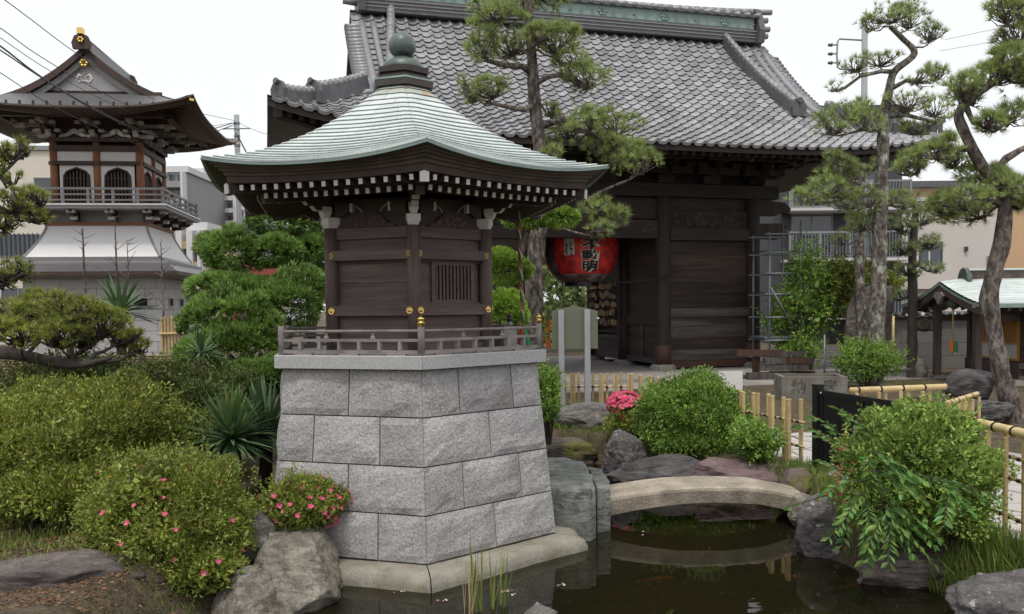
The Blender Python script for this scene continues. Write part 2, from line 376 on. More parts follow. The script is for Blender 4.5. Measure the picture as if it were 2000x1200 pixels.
g = mk('ground', np_mesh('ground', np.stack([GX, GY, GZ], -1).reshape(-1, 3), fa), 'soil', smooth=True); g['kind'] = 'structure'

def water_mat():
    m = bpy.data.materials.new('pond_water'); MAT['pond_water'] = m; m.use_nodes = True
    nt = m.node_tree; N = nt.nodes; L = nt.links; N.clear()
    out = N.new('ShaderNodeOutputMaterial'); tc = N.new('ShaderNodeTexCoord')
    n1 = N.new('ShaderNodeTexNoise'); n1.inputs['Scale'].default_value = 3.0; n1.inputs['Detail'].default_value = 3
    mp = N.new('ShaderNodeMapping'); mp.inputs['Scale'].default_value = (1, 1.6, 1); L.new(tc.outputs['Object'], mp.inputs[0]); L.new(mp.outputs[0], n1.inputs['Vector'])
    b = N.new('ShaderNodeBump'); b.inputs['Strength'].default_value = .06; b.inputs['Distance'].default_value = .02; L.new(n1.outputs[0], b.inputs['Height'])
    fr = N.new('ShaderNodeFresnel'); fr.inputs['IOR'].default_value = 1.34; L.new(b.outputs[0], fr.inputs['Normal'])
    gl = N.new('ShaderNodeBsdfGlossy'); gl.inputs['Roughness'].default_value = .015; L.new(b.outputs[0], gl.inputs['Normal'])
    df = N.new('ShaderNodeBsdfDiffuse'); df.inputs['Color'].default_value = (.022, .020, .009, 1)
    tr = N.new('ShaderNodeBsdfTransparent'); tr.inputs['Color'].default_value = (.50, .46, .26, 1)
    m1 = N.new('ShaderNodeMixShader'); m1.inputs[0].default_value = .45; L.new(df.outputs[0], m1.inputs[1]); L.new(tr.outputs[0], m1.inputs[2])
    m2 = N.new('ShaderNodeMixShader'); L.new(fr.outputs[0], m2.inputs[0]); L.new(m1.outputs[0], m2.inputs[1]); L.new(gl.outputs[0], m2.inputs[2])
    L.new(m2.outputs[0], out.inputs['Surface'])
water_mat()
mb = MB()
wp = [(p[0] + (0.25 if p[0] > 0 else -.25), p[1] + (.25 if p[1] > 6 else 0)) for p in POND]
mb.add([(-2.6, 2.9, 0), (3.3, 2.9, 0), (3.3, 11.2, 0), (-2.6, 11.2, 0)], [(0, 1, 2, 3)])
mb.build('pond_water', 'pond_water', kind='structure')

# stone platform under the gate, frame rotated with the gate
GATE_A = math.radians(16)
g1 = Vector((math.cos(GATE_A), math.sin(GATE_A), 0)); g2 = Vector((-math.sin(GATE_A), math.cos(GATE_A), 0))
F1 = Vector((3.43, 19.75, 0))
GATE_C = F1 + g1 * (-1.39)          # middle of the front column line
GZ0 = .45
mb = MB(); c = GATE_C + g2 * 2.1
mb.obox((c.x, c.y, .30), g1 * 6.6, g2 * 4.3, (0, 0, .14)); mb.build('stone_platform', 'platform', origin=(c.x, c.y, .16), kind='structure')
mb = MB(); c = GATE_C + g2 * -2.9
mb.obox((c.x, c.y, .235), g1 * 6.3, g2 * .68, (0, 0, .13)); mb.build('platform_step', 'concrete', origin=(c.x, c.y, .105), kind='structure')

# paved path behind the bamboo fences: separate stones
path = empty('path', (3.6, 8, .27)); path['kind'] = 'structure'
mb = MB(); mb.add([(-.3, -4.5, 0.004), (2.2, -4.5, .004), (2.0, .2, .004), (.9, 3.2, .004), (-1.7, 3.2, .004), (-.6, .4, .004)], [(0, 1, 2, 3, 4, 5)])
mb.build('path_bed', 'concrete', path)
def in_poly(x, y, P):
    r = False
    for i in range(len(P)):
        a, b = P[i], P[(i + 1) % len(P)]
        if (a[1] > y) != (b[1] > y) and x < (b[0] - a[0]) * (y - a[1]) / (b[1] - a[1]) + a[0]: r = not r
    return r
PP_ = [(-.2, -4.4), (2.1, -4.4), (1.9, .2), (.85, 3.1), (-1.6, 3.1), (-.5, .4)]
st = .36
rj = random.Random(3)
jit = {}
def jp(i, j):
    if (i, j) not in jit: jit[(i, j)] = ((i + .5 * (j % 2)) * st + rj.uniform(-.10, .10), j * st * .9 + rj.uniform(-.10, .10))
    return jit[(i, j)]
for i in range(-6, 8):
    for j in range(-14, 11):
        q = [jp(i, j), jp(i + 1, j), jp(i + 1, j + 1), jp(i, j + 1)]
        cx, cy = sum(p[0] for p in q) / 4, sum(p[1] for p in q) / 4
        if not in_poly(cx, cy, PP_): continue
        k = .93; h = .016 + rj.uniform(0, .01)
        q = [((p[0] - cx) * k, (p[1] - cy) * k) for p in q]
        mb = MB(); t = [(p[0] * .96, p[1] * .96, h) for p in q]; b_ = [(p[0], p[1], 0) for p in q]
        mb.add(b_ + t, [(4, 5, 6, 7), (0, 1, 5, 4), (1, 2, 6, 5), (2, 3, 7, 6), (3, 0, 4, 7)])
        o = mb.build('paving_stone', 'path_stone', path); o.location = (cx, cy, .005)
# ------------------------------------------------------------------ hexagonal pavilion in the pond
PC = Vector((-.8463, 7.0501, 0)); PHI = .2044
pav = empty('hexagonal_pavilion', PC, PHI, label='small hexagonal wooden shrine pavilion with pale green copper roof on grey stone base', cat='pavilion')
def hx(R, k, z): a = -math.pi / 2 + k * math.pi / 3; return Vector((R * math.cos(a), R * math.sin(a), z))
def hex_ring(mb, prof):
    """prof: list of (R,z); hexagonal loft"""
    mb.lathe(prof, 6, rot=-math.pi / 2); return mb
# --- stone base : blocks as parts on a core
ZB, ZT, RB, RT = .12, 1.438, 1.232, 1.0916
core = hex_ring(MB(), [(RB - .03, 0.0), (RT - .03, ZT)]).build('stone_base', 'mortar', pav)
JL = [[.25, .70], [.5], [.25, .71], [.49]]       # bottom to top, face left of the front corner (from the left corner)
JR = [[.51], [.284, .747], [.52], [.29, .745]]
fr_ = [0, .245, .495, .75, 1]
def rz(f): return RB + (RT - RB) * f, ZB + (ZT - ZB) * f
def face_block(k, j, f0, f1, a0, a1, seed):
    R0, z0 = rz(f0); R1, z1 = rz(f1)
    A0, B0, A1, B1 = hx(R0, k, z0), hx(R0, k + 1, z0), hx(R1, k, z1), hx(R1, k + 1, z1)
    e = (B0 - A0).normalized(); up = (A1 + B1 - A0 - B0).normalized(); nrm = e.cross(up).normalized()
    if nrm.dot(A0 + B0) < 0: nrm = -nrm
    L = (B0 - A0).length; gp = .0045 / L; c0, c1 = a0 == 0, a1 == 1
    a0 += gp * (.8 if c0 else 1); a1 -= gp * (.8 if c1 else 1)
    H = (A1 - A0).length; gv = .0045 / H
    n, m = max(4, int((a1 - a0) * 18)), 7
    P = []
    for i in range(m + 1):
        t = gv + (1 - 2 * gv) * i / m; row = []
        for q in range(n + 1):
            s = a0 + (a1 - a0) * q / n
            p = (A0.lerp(B0, s)).lerp(A1.lerp(B1, s), t)
            ex = min(i, m - i) / 1.2; ey = min(q, n - q) / 1.2
            ed = min(1, ex, ey)
            if (q == 0 and c0) or (q == n and c1): ed = min(ed, .15)
            w = mnoise.noise(p * 7 + Vector((seed * 3.1, 0, 0))) * .014 + mnoise.noise(p * 19 + Vector((seed, 0, 0))) * .007
            chip = -.02 * max(0, mnoise.noise(Vector((p.x * 5 + seed, p.y * 5, 1)))) if (i <= 1 and i > 0) else 0
            row.append(p + nrm * (ed * (.016 + w + chip)))
        P.append(row)
    mb = MB(); mb.grid(P)
    # returns into the joint
    def skirt(line, flip):
        o = len(mb.v); mb.v += [tuple(p) for p in line] + [tuple(p - nrm * .028) for p in line]; k_ = len(line)
        for i in range(k_ - 1):
            f = (o + i, o + i + 1, o + k_ + i + 1, o + k_ + i); mb.f.append(f[::-1] if flip else f)
    skirt(P[0], True); skirt(P[-1], False); skirt([r[0] for r in P], False); skirt([r[-1] for r in P], True)
    return mb.build('stone_block', 'granite', core, smooth=False)
for k in range(-3, 3):
    for c in range(4):
        js = (JR if k % 2 == 0 else JL)[c]
        ed = [0] + js + [1]
        for i in range(len(ed) - 1): face_block(k, c, fr_[c], fr_[c + 1], ed[i], ed[i + 1], k * 17 + c * 5 + i)
# --- slab
for k in range(6):
    mb = MB(); R0, R1 = 1.168, .60
    q = [hx(R0, k, 0), hx(R0, k + 1, 0), hx(R1, k + 1, 0), hx(R1, k, 0)]
    e = (q[1] - q[0]).normalized() * .0015; q[0] += e; q[1] -= e
    z0, z1 = 1.444, 1.537; bv = .006
    n = (q[0] + q[1]).normalized()
    mb.add([V(p.x, p.y, z0) for p in q] + [V(p.x, p.y, z1 - bv) for p in q[:2]] + [V(p.x, p.y, z1) - n * bv for p in q[:2]] + [V(p.x, p.y, z1) for p in q[2:]],
           [(3, 2, 1, 0), (0, 1, 5, 4), (4, 5, 7, 6), (6, 7, 8, 9), (1, 2, 8, 7, 5), (3, 0, 4, 6, 9)])
    mb.build('slab_stone', 'granite_smooth', pav)
# --- curb at the water (stone ring, front half, uneven)
for k in range(-2, 3):
    P = []
    for z, R in ((-.25, 1.47), (.03, 1.48), (.085, 1.455), (.105, 1.40), (.112, 1.15)):
        row = []
        for q in range(15):
            s = q / 14; p = hx(R, k, z).lerp(hx(R, k + 1, z), .003 + .994 * s)
            w = mnoise.noise(Vector((p.x * 4, p.y * 4, 0))) * .035 + mnoise.noise(Vector((p.x * 14, p.y * 14, 3))) * .012
            d = Vector((p.x, p.y, 0)).normalized()
            row.append(p + (d * w if z < .11 else Vector()) + Vector((0, 0, w * .25 if z > .08 else 0)))
        P.append(row)
    MB().grid(P).build('curb_stone', 'curb_stone', core, smooth=True)
# --- body
RC = .68; ZC0, ZC1 = 1.537, 2.47
col0 = None
for k in range(6):
    p = hx(RC, k, 0)
    col0 = MB().lathe([(.052, ZC0), (.052, ZC1)], 14).build('column', 'wood_dark', pav, smooth=True) if col0 is None else inst(col0, pav)
    col0.location = (p.x, p.y, 0)
def fbeam(k, R, z0, z1, depth, ext=0.0, name='beam', m='wood_dark_h', s0=0.0, s1=1.0):
    """horizontal member along face k, outer face at hex radius R"""
    a, b = hx(R, k, 0), hx(R, k + 1, 0); e = (b - a).normalized(); L = (b - a).length
    p0 = a + e * (L * s0 - ext); p1 = a + e * (L * s1 + ext)
    n = (a + b).normalized()
    mb = MB(); c = (p0 + p1) / 2 - n * depth / 2; c.z = (z0 + z1) / 2
    # local object with grain along its z axis
    hl = (p1 - p0).length / 2
    mb.obox((0, 0, 0), (depth / 2, 0, 0), (0, (z1 - z0) / 2, 0), (0, 0, hl))
    o = mb.build(name, m, pav)
    o.matrix_basis = Matrix.Translation(c) @ Matrix((( n.x, 0, e.x), (n.y, 0, e.y), (0, 1, 0))).to_4x4()
    return o
for k in range(6):
    fbeam(k, RC + .052, 2.225, 2.300, .05, ext=.0, name='upper_tie_beam')
    fbeam(k, RC + .052, 1.812, 1.888, .05, ext=.0, name='lower_tie_beam')
    fbeam(k, RC + .010, 2.385, 2.465, .06, name='head_beam', m='wood_dark_h')
    fbeam(k, RC + .020, 1.538, 1.60, .05, name='sill_beam')
    fbeam(k, RC - .02, 1.60, 1.812, .03, name='wall_board')
    fbeam(k, RC - .02, 2.300, 2.385, .03, name='wall_board')
    ea = .052 / RC
    if k % 2 == 1 or k == -1 % 6:
        fbeam(k, RC - .028, 1.888, 2.055, .03, name='wall_board'); fbeam(k, RC - .026, 2.058, 2.225, .03, name='wall_board')
        fbeam(k, RC - .004, 1.888, 1.906, .03, name='panel_frame', s0=ea, s1=1 - ea); fbeam(k, RC - .004, 2.205, 2.2245, .03, name='panel_frame', s0=ea, s1=1 - ea)
    else:
        for s0, s1 in ((ea, .27), (.80, 1 - ea)): fbeam(k, RC - .024, 1.888, 2.225, .03, name='wall_board', s0=s0, s1=s1, m='wood_dark')
        for s0, s1 in ((.235, .285), (.79, .84)): fbeam(k, RC - .002, 1.9075, 2.204, .035, name='window_frame', s0=s0, s1=s1, m='wood_dark')
        for z0, z1 in ((1.888, 1.907), (2.2045, 2.2245)): fbeam(k, RC - .001, z0, z1, .035, name='window_frame', s0=ea, s1=1 - ea)
        for z0, z1 in ((1.9075, 1.925), (2.185, 2.204)): fbeam(k, RC - .004, z0, z1, .03, name='window_frame', s0=.285, s1=.79)
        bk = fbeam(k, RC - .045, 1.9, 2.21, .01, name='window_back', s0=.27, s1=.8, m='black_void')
        for i in range(10):
            s = .285 + (.79 - .285) * (i + .5) / 10; fbeam(k, RC - .010, 1.925, 2.185, .018, name='lattice_bar', s0=s - .0125, s1=s + .0125, m='wood_dark')
# gold fittings
disc = MB().lathe([(.0, .0135), (.010, .0135), (.012, .009), (.021, .007), (.024, .010), (.027, .008), (.028, 0)][::-1], 16)
flr = MB()
for i in range(6):
    a = i * math.pi / 3; flr.lathe([(.0, .006), (.012, .004), (.013, 0)][::-1], 8, c=(.017 * math.cos(a), .017 * math.sin(a), 0))
flr.lathe([(0, .010), (.009, .008), (.012, 0)][::-1], 8)
dm, fm, dl = disc.mesh('gold_boss'), flr.mesh('flower_fitting'), disc.mesh('foot_boss')
for k in range(6):
    a, b = hx(RC + .052, k, 0), hx(RC + .052, k + 1, 0); e = (b - a).normalized(); n = (a + b).normalized(); L = (b - a).length
    for s in (.045, L - .045):
        for z, me, nm, mt in ((1.850, dm, 'gold_boss', 'gold'), (2.262, fm, 'flower_fitting', 'gold_dull'), (1.575, dl, 'foot_boss', 'gold_dull')):
            o = mk(nm, me, mt, pav, True); p = a + e * s; p.z = z
            if z < 1.6: p -= n * .029
            o.matrix_basis = Matrix.Translation(p) @ n.to_track_quat('Z', 'Y').to_matrix().to_4x4()
            if z < 1.6: o.scale = (.7, .7, .7)
# --- bracket blocks over the columns, carved panels between
def wedge_block(w, h, d):   # daito: flared block, local z up
    mb = MB(); mb.add([(-w * .33, -d * .33, 0), (w * .33, -d * .33, 0), (w * .33, d * .33, 0), (-w * .33, d * .33, 0),
                       (-w / 2, -d / 2, h * .45), (w / 2, -d / 2, h * .45), (w / 2, d / 2, h * .45), (-w / 2, d / 2, h * .45),
                       (-w / 2, -d / 2, h), (w / 2, -d / 2, h), (w / 2, d / 2, h), (-w / 2, d / 2, h)],
                      [(3, 2, 1, 0), (0, 1, 5, 4), (1, 2, 6, 5), (2, 3, 7, 6), (3, 0, 4, 7), (4, 5, 9, 8), (5, 6, 10, 9), (6, 7, 11, 10), (7, 4, 8, 11), (8, 9, 10, 11)]); return mb
for k in range(6):
    d = hx(1, k, 0); rz_ = math.atan2(d.y, d.x) + math.pi / 2
    o = wedge_block(.100, .080, .100).build('bracket_block', 'white_paint', pav); p = hx(RC, k, 2.47); o.location = p; o.rotation_euler = (0, 0, rz_)
    o = wedge_block(.066, .080, .075).build('bracket_block', 'white_paint', pav); o.location = hx(RC + .045, k, 2.549); o.rotation_euler = (0, 0, rz_)
    # stepped bracket arm climbing towards the hip rafter
    mb = MB(); mb.prism([(.02, 2.60), (.13, 2.60), (.16, 2.63), (.20, 2.635), (.25, 2.70), (.25, 2.725), (.02, 2.725)], hx(RC, k, 0) - d.cross(V(0, 0, 1)) * .026, d, (0, 0, 1), d.cross(V(0, 0, 1)) * .052)
    mb.build('bracket_arm', 'wood_eave', pav)
    sdv = d.cross(V(0, 0, 1)) * .0265
    for (r0_, z0_), (r1_, z1_) in (((.13, 2.60), (.16, 2.63)), ((.20, 2.635), (.25, 2.70)), ((.25, 2.70), (.25, 2.725)), ((.02, 2.60), (.13, 2.60))):
        q0, q1 = hx(RC, k, 0) + d * r0_ + V(0, 0, z0_), hx(RC, k, 0) + d * r1_ + V(0, 0, z1_); nn_ = V(d.x * (z1_ - z0_), d.y * (z1_ - z0_), -(r1_ - r0_)).normalized() * .003
        mb = MB(); mb.prism([(0, 0), (1, 0), (1, 1), (0, 1)], q0 - sdv + nn_ * .3, q1 - q0, sdv * 2, nn_); mb.build('bracket_face', 'white_paint', pav)
    # curved white-edged nose below the hip rafter
    P_ = [(.36, 2.655), (.42, 2.640), (.47, 2.645), (.53, 2.668)]
    mb = MB(); mb.tube([hx(RC, k, 0) + d * r_ + V(0, 0, z_) for r_, z_ in P_], [.007, .010, .010, .006], 6); mb.build('nose_trim', 'white_paint', pav)
    # side arms along the two faces
    for sgn in (0, 1):
        a, b = hx(RC - .005, k, 0), hx(RC - .005, k + (1 if sgn else -1), 0); e = (b - a).normalized()
        n = (a + b).normalized()
        mb = MB(); mb.prism([(.05, 2.552), (.10, 2.552), (.155, 2.585), (.17, 2.62), (.17, 2.655), (.05, 2.655)], a - n * .025, e, (0, 0, 1), n * .05)
        mb.build('bracket_arm', 'wood_eave', pav)
        mb = MB(); mb.prism([(.172, 2.585), (.19, 2.585), (.19, 2.65), (.172, 2.65)], a - n * .028, e, (0, 0, 1), n * .056)
        mb.build('bracket_tip', 'white_paint', pav)
    # wall plate above, carved kaerumata panel and thin white ogee lines
    fbeam(k, RC - .02, 2.465, 2.68, .03, name='frieze_board', m='wood_eave')
    a, b = hx(RC - .018, k, 0), hx(RC - .018, k + 1, 0); e = (b - a).normalized(); n = (a + b).normalized(); mid = (a + b) / 2
    mb = MB(); pts = [(-.20, 2.467), (-.19, 2.49), (-.13, 2.50), (-.09, 2.55), (-.04, 2.575), (.04, 2.575), (.09, 2.55), (.13, 2.50), (.19, 2.49), (.20, 2.467)]
    mb.prism(pts, mid, e, (0, 0, 1), n * .03); mb.build('frog_leg_strut', 'wood_eave', pav)
    mb = MB()
    rr = random.Random(5)
    for i in range(26):
        t = rr.uniform(-.12, .12); zz = 2.475 + rr.random() * (.085 - abs(t) * .4)
        mb.lathe([(.0, .012), (.012, .008), (.016, 0)][::-1], 6, c=(0, 0, 0))
        o_ = len(mb.v) - 18
        for q in range(o_, len(mb.v)):
            v = Vector(mb.v[q]); mb.v[q] = tuple(mid + n * .03 + e * (t + v.x) + V(0, 0, zz + v.y) + n * v.z)
    mb.build('carved_relief', 'wood_dark', pav)
    for cx in (-.15, .15):
        mb = MB(); mb.tube([mid + n * .012 + e * (cx + q) + V(0, 0, zz) for q, zz in ((-.075, 2.585), (-.06, 2.61), (-.01, 2.645), (.0, 2.64), (.03, 2.62), (.065, 2.60), (.075, 2.575))], .005, 5)
        mb.build('ogee_trim', 'bt_bracket', pav)
# --- rafters, two tiers
RE, ZE = 1.665, 2.90
def rafter_rows():
    tipm = None
    for k in range(6):
        d0 = hx(1, k, 0); d1 = hx(1, k + 1, 0); n = (d0 + d1).normalized(); e = (d1 - d0).normalized()
        ap = math.cos(math.pi / 6)
        for tier, (Rt, zt, zi, w, h, N) in enumerate(((1.455, 2.700, 2.765, .026, .034, 15), (1.265, 2.661, 2.735, .026, .034, 15))):
            L = Rt
            for i in range(N):
                s = (i + .5) / N * 2 - 1
                s *= .945
                dz = .012 * abs(s) ** 3
                tip = n * (Rt * ap) + e * (s * L / 2) + V(0, 0, zt + dz)
                inner = n * max(.56, (abs(s) * .0) + (RC * ap - .05)) + e * (s * L / 2) + V(0, 0, zi + dz)
                # clip behind hip: keep inside the wedge
                lim = abs(s) * L / 2 / math.tan(math.pi / 6)
                if lim > inner.dot(n):
                    f = (lim - inner.dot(n)) / (tip.dot(n) - inner.dot(n) + 1e-6)
                    if f > .93: continue
                    inner = inner.lerp(tip, f)
                r = MB().beam(inner, tip, w, h).build('rafter', 'wood_eave', pav)
                dr = (tip - inner).normalized()
                MB().beam(tip + dr * .0005, tip + dr * .006, w + .002, h + .002).build('rafter_tip', 'white_paint', r)
        # hip rafter with white tip
        tip = hx(1.485, k, 2.705); inn = hx(.60, k, 2.775)
        hr = MB().beam(inn, tip, .056, .066).build('hip_rafter', 'wood_eave', pav)
        dr = (tip - inn).normalized(); x = dr.cross(V(0, 0, 1)).normalized(); u = x.cross(dr)
        MB().prism([(-.030, -.036), (.030, -.036), (.030, .026), (.0, .036), (-.030, .026)], tip + dr * .0005, x, u, dr * .008).build('hip_tip', 'white_paint', hr)
        tip = hx(1.22, k, 2.655)
        MB().beam(hx(.62, k, 2.73), tip, .06, .07).build('hip_rafter', 'wood_eave', pav)
        # eave underside boards and edge boards (kayaoi), all on the sag curve
        def strip(prof, name, m, par=pav):
            P = []
            for R, z, up in prof:
                row = []
                for q in range(17):
                    s = q / 16 * 2 - 1; p = hx(R, k, 0).lerp(hx(R, k + 1, 0), q / 16); p.z = z + up * abs(s) ** 2.2; row.append(p)
                P.append(row)
            return MB().grid(P).build(name, m, par, smooth=False)
        strip([(.60, 2.80, .0), (1.20, 2.715, .015), (1.44, 2.728, .02)], 'soffit', 'wood_eave')
        strip([(1.46, 2.722, .02), (1.485, 2.722, .02), (1.490, 2.762, .03), (1.45, 2.762, .03)], 'eave_board', 'wood_eave')
        strip([(1.245, 2.705, .015), (1.245, 2.682, .015), (1.22, 2.682, .015)], 'eave_board', 'wood_eave')
        lay = [(1.505, 2.763, 1.515, 2.782), (1.540, 2.7825, 1.548, 2.796), (1.575, 2.7965, 1.583, 2.806), (1.610, 2.8065, 1.618, 2.814), (1.640, 2.8145, 1.650, 2.818)]
        for li_, (R0, z0, R1, z1) in enumerate(lay):
            u0 = .030 + .009 * li_
            strip([(R0 - .06, z0, u0), (R0, z0, u0), (R1, z1 + .004, u0 + .008), (R1 - .03, z1 + .004, u0 + .008)], 'eave_layer', 'wood_fascia')
rafter_rows()
# --- copper roof: overlapping plates in courses, concave, rounded hips
NROW = 21; RTOP, ZTOP = .185, 3.62
def roof_R(v): return RE + (RTOP - RE) * v
def roof_pt(k, s, v, lift=0.0):
    """k face, s in 0..1 across, v 0 eave .. 1 top"""
    R = roof_R(v)
    z = 2.82 + (ZTOP - 2.82) * (.50 * v + .50 * v ** 2.1)
    t = abs(s * 2 - 1)
    up = .08 * (t ** 2.2) * (1 - v) ** 1.6
    # rounded hips: pull the corner in near the hip away from the eave
    a, b = hx(R, k, 0), hx(R, k + 1, 0); p = a.lerp(b, s)
    rd = (t ** 6) * .035 * min(1, v * 5)
    p *= (1 - rd)
    p.z = z + up - rd * .2 + lift
    return p
vs_ = [i / NROW for i in range(NROW + 1)]
under = {}
for k in range(-3, 3):
    front = k in (-1, 0)
    joined = MB()
    for r in range(NROW):
        v0, v1 = vs_[r], vs_[r + 1]
        wid = roof_R(v0)
        npl = max(1, round(wid / .235))
        off = .5 if r % 2 else 0.0
        edges = sorted(set([0.0] + [(i + off) / npl for i in range(npl + 1) if 0.02 < (i + off) / npl < .98] + [1.0]))
        for i in range(len(edges) - 1):
            a, b = edges[i], edges[i + 1]; n = max(2, int(math.ceil((b - a) * 12)))
            lift0 = .015
            gp = .0009 / wid
            ss = [a + gp + (b - a - 2 * gp) * q / n for q in range(n + 1)]
            low = [roof_pt(k, s, v0, lift0) for s in ss]; lowb = [roof_pt(k, s, v0 + .010, -.012 if r == 0 else -.002) for s in ss]; mid_ = [roof_pt(k, s, v0, lift0 - .0035) for s in ss]
            top = [roof_pt(k, s, min(1, v1 + .1 / NROW), .001) for s in ss]
            mb = joined if not front else MB()
            mb.grid([lowb, mid_, low, top])
            if front: mb.build('copper_plate', 'patina_top' if r >= NROW - 2 else 'patina', pav, smooth=False)
    if not front: joined.build('copper_plates', 'patina', pav, kind='stuff')
    # copper drip edge (dark green lip) and board under the plates
    P = [[roof_pt(k, q / 16, 0, dz) + (roof_pt(k, q / 16, 0) - V(0, 0, 3)).normalized() * ox for q in range(17)] for dz, ox in ((-.012, -.03), (-.012, .003), (-.002, .004))]
    MB().grid(P).build('copper_edge', 'copper_band', pav)
    P = [[roof_pt(k, q / 12, v, -.012) for q in range(13)] for v in (0.02, .25, .5, .75, 1)]
    MB().grid(P).build('roof_board', 'wood_eave', pav)
# --- finial
fin = hex_ring(MB(), [(.20, 3.595), (.262, 3.60), (.262, 3.648), (.24, 3.655)]).build('finial_base', 'bronze_dark', pav)
hex_ring(MB(), [(.266, 3.6485), (.266, 3.662), (.22, 3.672)]).build('finial_step', 'copper_band', fin)
hex_ring(MB(), [(.215, 3.66), (.228, 3.665), (.228, 3.688), (.19, 3.69), (.19, 3.712), (.222, 3.714), (.228, 3.755), (.10, 3.768)]).build('finial_step', 'bronze_dark', fin)
MB().lathe([(.168, 3.758), (.168, 3.775), (.160, 3.80), (.14, 3.825), (.105, 3.845), (.055, 3.852), (.05, 3.856), (.05, 3.872), (.062, 3.876)], 28).build('finial_bowl', 'patina_dark', fin, True)
MB().lathe([(.055, 3.872), (.085, 3.89), (.103, 3.915), (.11, 3.945), (.108, 3.975), (.095, 4.01), (.07, 4.038), (.035, 4.056), (.008, 4.068), (0, 4.075)], 28).build('finial_jewel', 'patina_dark', fin, True)
# --- balustrade
RL = 1.105
for k in range(6):
    p = hx(RL, k, 0)
    post = MB().lathe([(.024, 1.5372), (.024, 1.742), (.021, 1.746)], 14).build('railing_post', 'wood_grey', pav, True); post.location = (p.x, p.y, 0)
    if k not in (5,):
        cp = None if False else MB().lathe([(.0265, 1.738), (.0265, 1.758), (.028, 1.760), (.028, 1.764), (.022, 1.767), (.0175, 1.772), (.0185, 1.778), (.0245, 1.786), (.0235, 1.795), (.015, 1.803), (.006, 1.81), (.0, 1.817)], 16).build('post_cap', 'gold' if k in (0, 1) else 'bronze_dark', post, True)
    a, b = hx(RL, k, 0), hx(RL, k + 1, 0); e = (b - a).normalized(); L = (b - a).length; n = (a + b).normalized()
    def rail(z, w, h, name, rnd=False):
        mb = MB(); p0, p1 = a + e * .02 + V(0, 0, z), b - e * .02 + V(0, 0, z)
        if rnd:
            for i in range(3): mb.tube([p0.lerp(p1, i / 3 + .002), p0.lerp(p1, (i + 1) / 3 - .002)], w / 2, 8)
        else: mb.beam(p0, p1, w, h)
        return mb.build(name, 'wood_grey', pav, smooth=False)
    if k == 1: continue
    rail(1.707, .021, .02, 'top_rail', True); rail(1.643, .024, .020, 'middle_rail'); rail(1.5615, .03, .024, 'bottom_rail')
    for i in range(6):
        q = a + e * (L * (i + 1) / 7); MB().beam(q + V(0, 0, 1.5737), q + V(0, 0, 1.6328), .022, .035, up=n).build('baluster', 'wood_grey', pav)
    for i in range(2):
        q = a + e * (L * (i + 1) / 3); MB().lathe([(.017, 1.653), (.017, 1.668), (.009, 1.674), (.010, 1.690), (.016, 1.697)], 10, c=q).build('rail_support', 'wood_grey', pav)
    for i in range(3):
        q = a + e * (L * (i + .5) / 3); MB().beam(q - e * .07 + V(0, 0, 1.5433), q + e * .07 + V(0, 0, 1.5433), .028, .0116).build('rail_foot', 'wood_grey', pav)
# ------------------------------------------------------------------ big temple gate
gate = empty('temple_gate', (GATE_C.x, GATE_C.y, 0), GATE_A, label='large dark timber temple gate with grey tiled hip and gable roof', cat='gate')
XI = {1: 1.39, -1: 1.71}; XO = {1: 3.69, -1: 4.01}
BX = (-4.01, -1.71, 1.39, 3.69); BY = (0, 2.15, 4.3)
GCOL = MB().lathe([(.17, 0), (.175, .5), (.165, 3.75), (.155, 3.78)], 16).mesh('column')
for ix, x in enumerate(BX):
    for y in BY:
        o = mk('column', GCOL, 'gate_wood', gate, True); o.location = (x, y, .55)
        if y == 0:
            MB().lathe([(.178, .55), (.181, .98), (.176, .985)], 16, c=(x, y, 0)).build('column_foot', 'gate_wood_red', gate, True)
        MB().lathe([(.30, .40), (.30, .50), (.24, .555)], 14, c=(x, y, 0)).build('column_stone', 'concrete', gate)
def hb(x0, x1, y, z0, z1, t, name, m):   # board/beam along x with grain on local z
    mb = MB().obox((0, 0, 0), (0, t / 2, 0), ((z1 - z0) / 2, 0, 0), (0, 0, (x1 - x0) / 2)); o = mb.build(name, m, gate)
    o.matrix_basis = Matrix.Translation(((x0 + x1) / 2, y, (z0 + z1) / 2)) @ Matrix(((0, 0, 1), (0, 1, 0), (1, 0, 0))).to_4x4(); return o
def hby(y0, y1, x, z0, z1, t, name, m):
    mb = MB().obox((0, 0, 0), (t / 2, 0, 0), (0, (z1 - z0) / 2, 0), (0, 0, (y1 - y0) / 2)); o = mb.build(name, m, gate)
    o.matrix_basis = Matrix.Translation((x, (y0 + y1) / 2, (z0 + z1) / 2)) @ Matrix(((1, 0, 0), (0, 0, 1), (0, 1, 0))).to_4x4(); return o
rg = random.Random(11)
